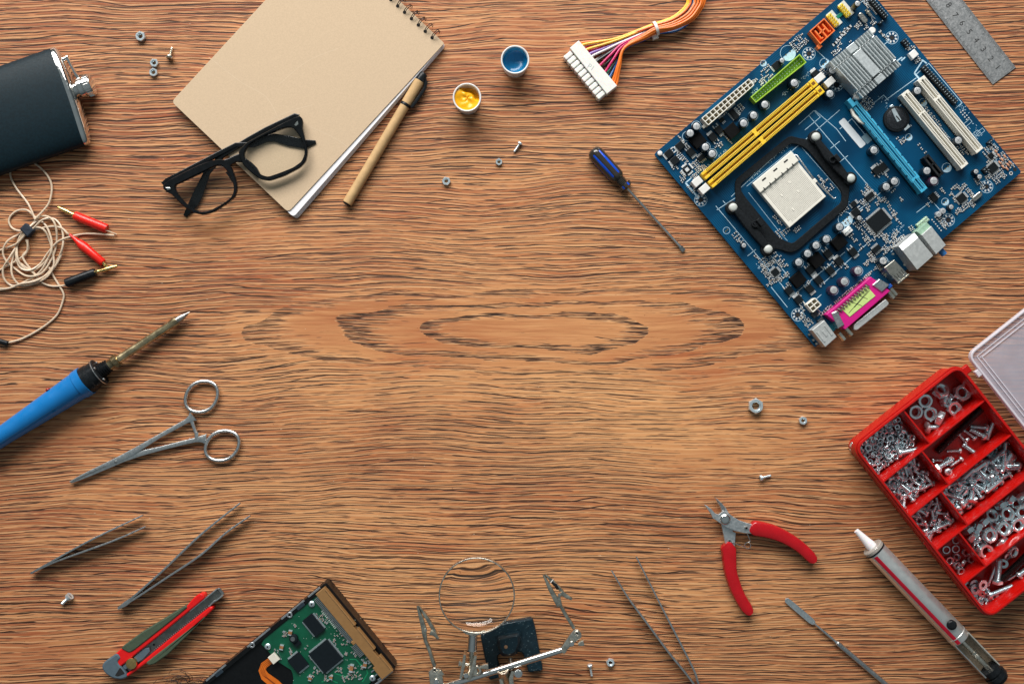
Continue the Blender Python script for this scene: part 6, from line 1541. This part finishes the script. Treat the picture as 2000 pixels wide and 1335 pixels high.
# ------------------------------------------------------------------ loose nuts and screws on the table
def loose():
    G = 'loose hex nuts scattered on the table'
    for p, R, h, a0, hole, lab in [((273.5, 70.5), 10.2, 8, .35, .46, 'zinc hex nut above the flask, largest of three nuts there'), ((300.5, 122.5), 8.6, 6.5, .1, .48, 'upper of two touching zinc nuts beside the flask cap'), ((299, 141), 8.6, 6.5, .42, .48, 'lower of two touching zinc nuts beside the flask cap'),
                             ((974.5, 316), 7.2, 5.5, .5, .46, 'tiny zinc nut next to the small screw below the paint jars'), ((871.5, 353.5), 8.8, 6.5, .15, .44, 'zinc hex nut between the pen tip and the tiny nut'), ((1477, 792.5), 15.5, 12, .55, .52, 'large zinc hex nut alone on the wood left of the red box'),
                             ((1569, 821), 8.6, 7, .3, .44, 'small zinc nut right of the large nut, nearest the red box'), ((1192.5, 1293.5), 8.6, 6.5, .2, .46, 'zinc nut beside the small bolt right of the helper stand')]:
        q = U(p, h); root = thing('hex_nut', q, lab, 'nut', G)
        nut_mb(q, R, h, 0.02, a0, hole).obj('nut_body', M_ZINC, root)
    G = 'loose screws scattered on the table'
    for hp, tp, rh, hh, r, kind, m, lab in [((331.5, 110.5), (336, 93), 7.4, 5, 2.9, 'pan', M_NICKEL, 'dull cross head screw lying right of the two touching nuts'), ((1015, 281), (1004, 297), 5.2, 4, 2.3, 'pan', M_ZINC, 'small bright screw below the blue paint jar'),
                                    ((1488, 932.5), (1506, 928), 6.2, 4.5, 2.6, 'pan', M_ZINC, 'short zinc screw lying above the red pliers'), ((133, 1167), (121, 1179), 7.6, 6.5, 3.2, 'cheese', M_ZINC, 'stubby zinc machine screw below the small tweezers'),
                                    ((1152.5, 1301), (1156, 1320), 5.6, 4.5, 2.4, 'hex', M_ZINC, 'tiny hex bolt lying right of the helper stand')]:
        a = Vector((*U(hp, rh), rh*.92)); b = Vector((*U(tp, r), r)); L = (b-a).length; root = thing('machine_screw', U(hp, 0), lab, 'screw', G)
        MB().lathe(a, b, shank_prof(L, r), 12).obj('shank', m, root)
        h = MB()
        if kind == 'hex': hexhead(h, a, b-a, rh, hh)
        else: h.lathe(a, b, head_prof(kind, rh, hh), 22)
        ho = h.obj('head', m, root)
        if kind != 'hex': c = MB(); cross_into(c, a, b-a, rh*.9, hh, kind == 'cheese'); c.obj('drive_recess', M_DARK, ho)
loose()

# ------------------------------------------------------------------ compartment box with nuts and bolts
def build_box():
    Hb = 66; e1 = (.785, -.62); e2 = (.62, .785); kk = (CAMH-Hb)/CAMH
    O = U((1667, 873), Hb)
    B = lambda p, q: (O[0]+(e1[0]*p+e2[0]*q)*kk, O[1]+(e1[1]*p+e2[1]*q)*kk)
    inv = lambda pt: (lambda dx, dy: ((e1[0]*dx+e1[1]*dy)/kk, (e2[0]*dx+e2[1]*dy)/kk))(pt[0]-O[0], pt[1]-O[1])
    red = mat('red_box_plastic', srgb(180, 14, 8), .28, 0, .05, 80, .03, 300)
    root = thing('organizer_box', B(131, 215), 'red compartment box filled with zinc nuts and screws', 'organizer box')
    Wp, Wq = 263, 428
    out = roundpoly([B(*q) for q in ((0, 0), (Wp, 0), (Wp, Wq), (0, Wq))], 24, 7)
    MB().prism(inset(out, 1.5), .3, 4, 0).obj('box_floor', red, root)
    def shell(o, i, z0, z1, nm, bev):
        mb = MB(); n = len(o); sec = [(o, z0), (o, z1-bev), (inset(o, bev*.4), z1-bev*.2), (inset(o, bev), z1), (inset(i, -bev*.6), z1), (i, z1-bev), (i, z0)]
        m = len(sec); vs = [(*R[k], z) for k in range(n) for R, z in sec]; fs = [(k*m+t, ((k+1) % n)*m+t, ((k+1) % n)*m+(t+1) % m, k*m+(t+1) % m) for k in range(n) for t in range(m)]
        mb.add(vs, fs, True); return mb.obj(nm, red, root)
    shell(inset(out, 1.5), inset(out, 5.0), 4, Hb-10, 'outer_wall', .2)
    shell(out, inset(out, 5.0), Hb-10, Hb, 'rim', 1.6)
    shell(inset(out, -3), inset(out, .2), Hb-12, Hb-7, 'rim_step', 1.2)
    def div(p0, p1, nm='divider'):
        a, b = B(*p0), B(*p1); MB().strip([a, b], 3.4, 4, Hb-3, .6).obj(nm, red, root)
    for a, b in (((4, 90), (259, 88)), ((4, 175), (259, 173)), ((4, 259), (259, 258)), ((4, 344), (259, 343)), ((122, 4), (123, 88)), ((101, 90), (102, 173)), ((82, 175), (82, 258)), ((59.5, 260), (59.5, 343))): div(a, b)
    for q in (28, 33):
        pass
    MB().box(B(Wp+6, 20), atan2(e2[1], e2[0]), 16, 14, Hb-14, Hb-4, 2).obj('hinge_tab', red, root)
    MB().box(B(Wp+6, 395), atan2(e2[1], e2[0]), 16, 14, Hb-14, Hb-4, 2).obj('hinge_tab', red, root)
    MB().box(B(-3, 245), atan2(e2[1], e2[0]), 16, 6, Hb-16, Hb-12, 1).obj('latch_bump', red, root)
    # cloudy lid folded open
    ml = milky('cloudy_polypropylene', srgb(210, 208, 220), .36, .28); ml2 = milky('cloudy_polypropylene_edge', srgb(232, 228, 236), .72, .25)
    zl = 40; kl = (CAMH-zl)/CAMH; OL = U((1886.5, 693), zl)
    BL = lambda p, q: (OL[0]+(e1[0]*p+e2[0]*q)*kl, OL[1]+(e1[1]*p+e2[1]*q)*kl)
    lo = roundpoly([BL(*q) for q in ((0, 0), (262, 0), (262, 430), (0, 430))], 20, 7)
    lid = MB().prism(inset(lo, 3), zl-3, zl-1).obj('lid', ml, root)
    mb = MB(); i_ = inset(lo, 4.5); n = len(lo); sec = [(lo, zl-6), (lo, zl+5), (inset(lo, 1), zl+6), (inset(i_, -1), zl+6), (i_, zl+5), (i_, zl-6)]; m = len(sec)
    mb.add([(*R[k], z) for k in range(n) for R, z in sec], [(k*m+t, ((k+1) % n)*m+t, ((k+1) % n)*m+(t+1) % m, k*m+(t+1) % m) for k in range(n) for t in range(m)], True); mb.obj('lid_rim', ml2, lid)
    for d in (14, 21):
        o2 = inset(lo, d); i2 = inset(lo, d+1.6); mb = MB(); sec = [(o2, zl-.9), (o2, zl+.8), (i2, zl+.8), (i2, zl-.9)]; m = 4
        mb.add([(*R[k], z) for k in range(n) for R, z in sec], [(k*m+t, ((k+1) % n)*m+t, ((k+1) % n)*m+(t+1) % m, k*m+(t+1) % m) for k in range(n) for t in range(m)]); mb.obj('lid_ridge', ml2, lid)
    for q in (42, 380): MB().box(BL(-4, q), atan2(e2[1], e2[0]), 14, 9, zl-4, zl+5, 1.5).obj('hinge_lug', ml2, lid)
    MB().strip([BL(255, 20), BL(255, 410)], 4, 0.3, zl-6).obj('lid_foot', ml2, lid)

    # ---- contents
    from mathutils import Euler
    def drop(me, name, pt, z, rot, lab, cat, grp):
        o = bpy.data.objects.new(name, me); COL.objects.link(o); o.location = W(pt, z); o.rotation_euler = rot; return tag(o, lab, cat, grp)
    nm = {}
    def nutm(R, h, hole=.50, m=M_ZINC_B):
        k = (R, h, hole, m.name)
        if k not in nm: nm[k] = nut_mb(ORG, R, h, -h/2, 0, hole).mesh('hex_nut', ZERO, m)
        return nm[k]
    SM = {'s1': screw_mesh('pan', 6.2, 4.8, 3.0, 24, 'small_screw', M_ZINC_B), 's2': screw_mesh('pan', 6.4, 4.8, 3.2, 19, 'small_screw', M_ZINC_B), 's3': screw_mesh('pan', 5.8, 4.4, 2.8, 33, 'small_screw', M_ZINC_C), 's4': screw_mesh('hex', 6.6, 5.4, 3.3, 24, 'small_screw', M_ZINC_B),
          'b1': screw_mesh('pan', 9.0, 6.4, 4.6, 38, 'machine_screw', M_ZINC_B), 'b2': screw_mesh('truss', 13.0, 6.0, 5.4, 28, 'machine_screw', M_ZINC_B), 'b3': screw_mesh('pan', 8.6, 6.4, 4.4, 29, 'machine_screw', M_ZINC_B), 'b4': screw_mesh('pan', 8.0, 5.8, 4.2, 50, 'machine_screw', M_ZINC_C), 'b5': screw_mesh('hex', 9.6, 7, 5.2, 30, 'machine_screw', M_ZINC_B),
          'hexl': screw_mesh('hex', 11, 8, 6.0, 44, 'hex_bolt', M_ZINC_B), 'bl': screw_mesh('pan', 9, 6, 5.0, 46, 'machine_screw', M_ZINC_B)}
    def heap(seed, cell, n, choose, base, name, lab, cat, grp, rad, lay, tilt):
        rnd = random.Random(seed); hm = []
        (p0, p1), (q0, q1) = cell; done = []
        for i in range(n):
            best = None
            for _ in range(14):
                p, q = rnd.uniform(p0, p1), rnd.uniform(q0, q1); r = rad
                z = base
                for (pp, qq, zz) in done:
                    d = hypot(p-pp, q-qq)
                    if d < r*1.7: z = max(z, zz + lay*(1-d/(r*1.7)))
                if best is None or z < best[2]: best = (p, q, z)
            p, q, z = best; done.append((p, q, z)); me, k = choose(rnd)
            if k == 'nut':
                st = rnd.random() < tilt
                rot = (rnd.uniform(.9, 1.57), rnd.uniform(-.3, .3), rnd.uniform(0, 6.3)) if st else (rnd.gauss(0, .28), rnd.gauss(0, .28), rnd.uniform(0, 6.3))
            else: rot = (rnd.uniform(0, 6.3), rnd.gauss(0, .32), rnd.uniform(0, 6.3))
            pt = B(p, q)
            if k != 'nut':                                            # keep the whole screw inside its cell
                Ls = max(v.co.x for v in me.vertices)/S*.55
                for _ in range(12):
                    dx = (cos(rot[2]), -sin(rot[2])); t = inv((pt[0]+dx[0]*Ls*2, pt[1]+dx[1]*Ls*2))
                    if p0-3 < t[0] < p1+3 and q0-3 < t[1] < q1+3: break
                    rot = (rot[0], rot[1], rnd.uniform(0, 6.3))
                else: pt = (pt[0]-dx[0]*Ls, pt[1]-dx[1]*Ls)
            fp, fq = (p-p0)/(p1-p0), (q-q0)/(q1-q0)
            side = 'by the outer wall' if fp < .2 else ('by the right divider' if fp > .8 else ('by the upper divider' if fq < .25 else ('by the lower divider' if fq > .75 else 'mid heap')))
            top = 'on top' if z > base+lay*1.6 else ('low' if z < base+lay*.5 else 'halfway up')
            what = kindname.get(me.name.split('.')[0]+str(len(me.vertices)), None) or kn[me.name]
            drop(me, name, pt, z, rot, what+' '+('' if k != 'nut' or not st else 'on edge ')+top+' '+side+lab, cat, grp)
    kindname = {}
    kn = {}
    for q_, w_ in (('s1', 'short round headed screw'), ('s2', 'stubby round headed screw'), ('s3', 'long thin screw'), ('s4', 'small hex head bolt'), ('b1', 'round headed screw'), ('b2', 'broad dome headed screw'), ('b3', 'stout short screw'), ('b4', 'long slender screw'), ('b5', 'stubby hex bolt')): kn[SM[q_].name] = w_
    small = [nutm(6.6, 5), nutm(5.6, 4.4), nutm(8.0, 6.2), nutm(6.0, 4.8, .55, M_ZINC_C), nutm(7.2, 6.6)]
    for m_, w_ in zip(small, ('small nut', 'tiniest nut', 'larger small nut', 'dull thin nut', 'thick small nut')): kn[m_.name] = w_
    heap(11, ((9, 114), (10, 82)), 150, lambda r: (r.choice(small), 'nut'), 7, 'hex_nut', ', small nut cell', 'nut', 'small nuts heaped in the red box', 8.5, 6.5, .38)
    sc = [SM['s1'], SM['s2'], SM['s1'], SM['s3'], SM['s4'], SM['s2']]
    heap(12, ((10, 94), (97, 168)), 62, lambda r: (r.choice(sc), 's'), 7, 'small_screw', ', small screw cell', 'screw', 'small screws in the second cell of the red box', 12, 7.2, 0)
    mid = [SM['s1'], SM['s2'], SM['b3'], SM['s1'], SM['s4'], SM['s1'], SM['s3']]
    heap(13, ((9, 76), (182, 252)), 34, lambda r: (r.choice(mid), 's'), 8, 'machine_screw', ', third cell', 'screw', 'mixed screws in the third cell of the red box', 13, 8.4, 0)
    big = [SM['b1'], SM['b2'], SM['b3'], SM['b1'], SM['b4'], SM['b3'], SM['b1']]
    heap(14, ((91, 250), (183, 250)), 62, lambda r: (r.choice(big), 's'), 8, 'machine_screw', ', long screw cell', 'screw', 'larger screws piled in the red box', 15, 9.2, 0)
    # big nuts, top cell: as they lie in the photograph
    def nutat(px, R, h, z, rot, lab, grp, hole=.52, m=M_ZINC_B): drop(nutm(R, h, hole, m), 'hex_nut', U(px, z), z, rot, lab, 'nut', grp)
    G1 = 'large nuts in the top cell of the red box'
    for px, R, z, rot, lab in [((1787, 804), 15.5, 10, (.05, .04, .4), 'large nut lying flat against the divider beside the small nuts'), ((1806, 782.4), 15.5, 10, (.04, -.05, .1), 'large flat nut touching the upper wall of the red box'), ((1815.5, 808), 15.5, 10, (-.05, .1, .6), 'large flat nut touching the one that stands on edge'),
                               ((1837, 762), 17, 22, (-.55, .25, .2), 'reddish tilted large nut leaning on another below the rim'), ((1848.5, 780), 15.5, 10, (.5, .6, .3), 'large nut half hidden under the reddish tilted one'), ((1863, 797.4), 15.5, 12, (.08, .1, .25), 'large bright nut beside the wall of the long spring cell'),
                               ((1878.5, 766.7), 18, 12, (-.12, .12, .5), 'largest nut of the top cell, nearest the box corner'), ((1836, 817), 15.5, 14, (1.1, .5, .9), 'large nut standing on edge beside the round headed screw')]:
        nutat(px, R, R*.8, z, rot, lab, G1)
    drop(SM['b2'], 'machine_screw', U((1812, 835), 14), 14, (0, .12, .06), 'round headed screw lying among the large nuts', 'screw', None)
    drop(SM['bl'], 'machine_screw', U((1758, 884), 34), 34, (.4, .1, .18), 'large bright bolt lying on top of the small nut heap', 'screw', None)
    # sparse screws and black threaded rod of the second row
    def scat(pa, pb, me, z, lab, grp='few screws beside the black rod'):
        a, b = U(pa, z), U(pb, z); drop(me, 'machine_screw', a, z, (.5, .05, -ang(a, b)), lab, 'screw', grp)
    for pa, pb, k, z, lab in [((1924, 835), (1902, 833), 'b3', 10, 'screw with its head beside the longest upright screw'), ((1941, 823), (1926, 864), 'b1', 14, 'long screw pointing down at the box corner beside the wall'), ((1921, 851), (1897, 839), 'b3', 14, 'screw below the first one, its tip at the rod'), ((1902, 854), (1886, 842), 's1', 9, 'small screw beside the little hex nut'),
                              ((1873, 848), (1885, 862), 's1', 9, 'small screw lying close to the black rod'), ((1873, 880), (1853, 881), 's1', 9, 'short screw alone in the middle of the spring cell'), ((1904, 884), (1884, 870), 'b3', 10, 'broad headed screw alone near the lower divider'), ((1834, 912), (1866, 894), 'b5', 22, 'hex bolt on top of the small pile in the cell'),
                              ((1876, 897), (1858, 909), 's1', 14, 'screw beside the hex bolt, its head outward'), ((1854, 920), (1878, 908), 's3', 9, 'thin screw under the hex bolt pile'), ((1822, 899), (1840, 899), 's2', 8, 'short screw against the divider behind the hex bolt')]: scat(pa, pb, SM[k], z, lab)
    drop(screw_mesh('pan', 7.6, 5.5, 3.4, 10, 'machine_screw', M_ZINC_B), 'machine_screw', U((1852, 921), 24), 24, (.3, 1.45, .5), 'upright cross head screw facing up beside the hex bolt', 'screw', None)
    nutat((1888, 859), 6.4, 5, 9, (1.2, .2, .5), 'little nut among the few screws of the spring cell', None, .5)
    disc = MB(); disc.cyl(ORG, 12, -.9, .9, 26, .4); drop(disc.mesh('steel_slug', ZERO, M_ZINC_C), 'steel_slug', U((1853, 901), 10), 10, (.5, .2, 0), 'thin round steel disc leaning under the hex bolt', 'disc', None)
    M_BLKOX = mat('black_oxide_thread', (.06, .06, .06), .30, .9, .2, 300)
    def rod(pa, pb, r, z, lab, nm_='threaded_rod'):
        a, b = Vector((*U(pa, z), z)), Vector((*U(pb, z), z)); L = (b-a).length; o = MB().lathe(a, b, shank_prof(L, r, 3.0), 14).obj(nm_, M_BLKOX); tag(o, lab, 'threaded rod')
    rod((1830, 882), (1921, 794), 6.6, 12, 'black threaded rod lying along the red divider of the second row')
    rod((1956, 1132), (2024, 1066), 7.4, 22, 'black threaded rod across the bottom cell with washers')
    # row four
    G2 = 'bright nuts in the fourth row of the red box'
    for px, R, z, rot in [((1932.6, 1044.5), 15.5, 30, (.1, .12, .5)), ((1959.5, 1032), 15.5, 30, (-.1, .15, .2)), ((1987.4, 1024.7), 15.5, 30, (.12, .1, .7)), ((1966, 1003), 15.5, 26, (-.2, .1, .1)), ((1997, 999), 15.5, 28, (.1, -.1, .35)), ((1924.5, 1076), 16, 24, (.08, .14, .6)), ((1936, 1006.7), 14.5, 20, (-.5, .3, .3)),
                          ((1891.5, 1034), 13, 18, (1.5, .1, .6)), ((1908.5, 1030), 13, 22, (1.5, .2, 1.2)), ((1921.5, 1019), 13, 22, (1.4, .1, .7)), ((1901, 1048), 14, 24, (1.1, .5, .5)), ((1957, 1059), 15.5, 20, (1.3, .4, .8)), ((1955, 985), 13, 18, (1.5, .1, .5)), ((1972, 976), 13, 18, (1.45, .3, .9)), ((1996, 970), 14, 22, (.9, .4, .2)),
                          ((1915, 1058), 14, 11, (.2, .3, .1)), ((1945, 1022), 14, 10, (.3, -.2, .1)), ((1978, 1046), 14, 10, (.2, .4, .1)), ((1985, 985), 14, 10, (-.3, .2, .4)), ((1908, 1064), 14, 10, (.4, .1, .4)), ((1950, 1010), 14, 10, (.2, .3, .8)), ((2010, 1020), 15, 16, (.2, .3, .8)), ((2008, 985), 15, 16, (.6, .3, .8))]:
        P_ = inv(px); st = 'on edge' if abs(rot[0]) > 1.05 else ('tilted' if abs(rot[0]) > .45 else ('flat on top' if z > 20 else 'flat underneath'))
        nutat(px, R, R*.82, z, rot, 'bright nut '+st+('' if P_[0] > 120 else (' beside ring cell' if P_[0] < 85 else ' halfway along'))+(', upper side' if P_[1] < 285 else (', lower side' if P_[1] > 318 else ', middle'))+' of fourth row', G2, .54)
    wm = {}
    def washer(px, r0, r1, h, z, rot, lab, grp, cut=False):
        k = (r0, r1, h)
        if k not in wm: wm[k] = MB().annulus(ORG, r0, r1, -h/2, h/2, 26, bev=.25).mesh('washer', ZERO, M_ZINC_C)
        drop(wm[k], 'washer', U(px, z), z, rot, lab, 'washer', grp)
    G3 = 'spring rings and nuts in the small square cell'
    for px, lab in (((1867, 1054), 'thin steel ring touching the upper divider of the small cell'), ((1848.3, 1073), 'thin steel ring at the outer wall of the small cell'), ((1866.6, 1071.5), 'thin steel ring in the middle of three rings')): washer(px, 5.6, 8.0, 1.8, 8, (.05, .05, 0), lab, 'thin steel rings in the small cell')
    for px, R, z, rot in [((1886.7, 1077.7), 9, 12, (.1, .1, .2)), ((1897, 1092), 8.6, 10, (-.1, .1, .5)), ((1868.5, 1103), 8.6, 10, (.4, .3, .2)), ((1868, 1087), 8.6, 10, (-.5, .3, .2)), ((1882, 1099), 8.6, 10, (1.1, .3, .9)), ((1877.7, 1116.5), 9, 12, (-.15, .1, .35)), ((1891.5, 1108), 7, 8, (1.4, .2, .8)), ((1905, 1102.5), 7, 8, (1.5, .2, .5)), ((1854, 1094), 9, 9, (.1, .1, .2))]:
        nutat(px, R, R*.75, z, rot, 'small nut '+('on edge' if abs(rot[0]) > .9 else ('tilted' if abs(rot[0]) > .35 else 'flat'))+(' by the outer wall' if px[0] < 1870 else (' near the steel rings' if px[1] < 1095 else ' by the lower divider'))+' in small square cell', G3, .56, M_ZINC_C)
    # last row: washers, bolts
    G4 = 'flat washers in the bottom cell'
    rnd = random.Random(8)
    for i, (x, y) in enumerate([(1890, 1142), (1903, 1140), (1920, 1142), (1902, 1158), (1913, 1150), (1921, 1157), (1926, 1154), (1911, 1168), (1925, 1177), (1931, 1180), (1935, 1176), (1955, 1170), (1966, 1160), (1945, 1175), (1905, 1150), (1968, 1087), (1960, 1100), (1940, 1165), (1916, 1172), (1938, 1187)]):
        washer((x, y), (3.0, 3.8, 4.4)[i % 3], (7.4, 9.0, 10.6)[i % 3], 1.7, 8+rnd.uniform(0, 12), (rnd.gauss(0, .25), rnd.gauss(0, .25), 0), ('small', 'medium', 'wide')[i % 3]+' flat washer '+('at the outer corner' if x < 1915 and y < 1155 else ('under the pan head bolt' if y > 1158 and x > 1935 else ('by the black rod' if x > 1950 else 'in the pile')))+' of the bottom cell', G4)
    nutat((1979, 1077), 12, 8, 22, (.3, .4, .2), 'nut beside the black rod in the bottom cell', None, .6)
    def bolt(pa, pb, me, z, z2, lab):
        a, b = U(pa, z), U(pb, z2); d = hypot(b[0]-a[0], b[1]-a[1]); drop(me, 'hex_bolt' if 'hex' in me.name else 'machine_screw', a, z, (.3, -atan2(z2-z, d), -ang(a, b)), lab, 'bolt', None)
    bolt((1948, 1131), (1951, 1098), SM['hexl'], 20, 30, 'large hex head bolt standing head down beside the black rod')
    bolt((1935, 1161), (1982, 1142), SM['bl'], 20, 22, 'large pan head bolt lying over the washers')
    bolt((1992, 1122), (2024, 1096), SM['bl'], 22, 24, 'bolt at the table edge under the black rod')
    pin = MB().lathe((W2, H2, 0), (W2+52, H2, 0), [(0, 1.5), (2, 2.6), (47, 3.6), (52, 3.0)], 12).mesh('steel_pin', ZERO, M_ZINC_B)
    a, b = U((1930, 1144), 18), U((1946, 1097), 18); drop(pin, 'steel_pin', a, 16, (0, -.1, -ang(a, b)), 'smooth tapered steel pin beside the hex bolt', 'pin', None)
    a, b = U((1968, 1132), 14), U((2006, 1108), 14); drop(pin, 'steel_pin', a, 14, (0, 0, -ang(a, b)), 'smooth steel pin lying along the black rod', 'pin', None)
build_box()

# look-alikes that still share a label are told apart by their order in the picture
def settle_labels():
    by = {}
    for o in COL.objects:
        if o.parent is None and 'label' in o and 'category' in o: by.setdefault(o['label'], []).append(o)
    od = ('leftmost', 'second', 'third', 'fourth', 'fifth', 'sixth', 'seventh', 'eighth', 'ninth', 'tenth', 'eleventh', 'twelfth')
    for lab, L in by.items():
        if len(L) < 2: continue
        L.sort(key=lambda o: o.location.x)
        for i, o in enumerate(L):
            o['label'] = lab + (', left one' if i == 0 else ', right one') if len(L) == 2 else lab + (', leftmost' if i == 0 else (', rightmost' if i == len(L)-1 else ', '+od[min(i, 11)]+' from left'))
settle_labels()
for o in COL.objects:
    if 'label' in o and len(o['label'].replace('-', ' ').split()) > 15: o['label'] = o['label'].replace(' the ', ' ').replace('divider', 'wall' if False else 'divider')
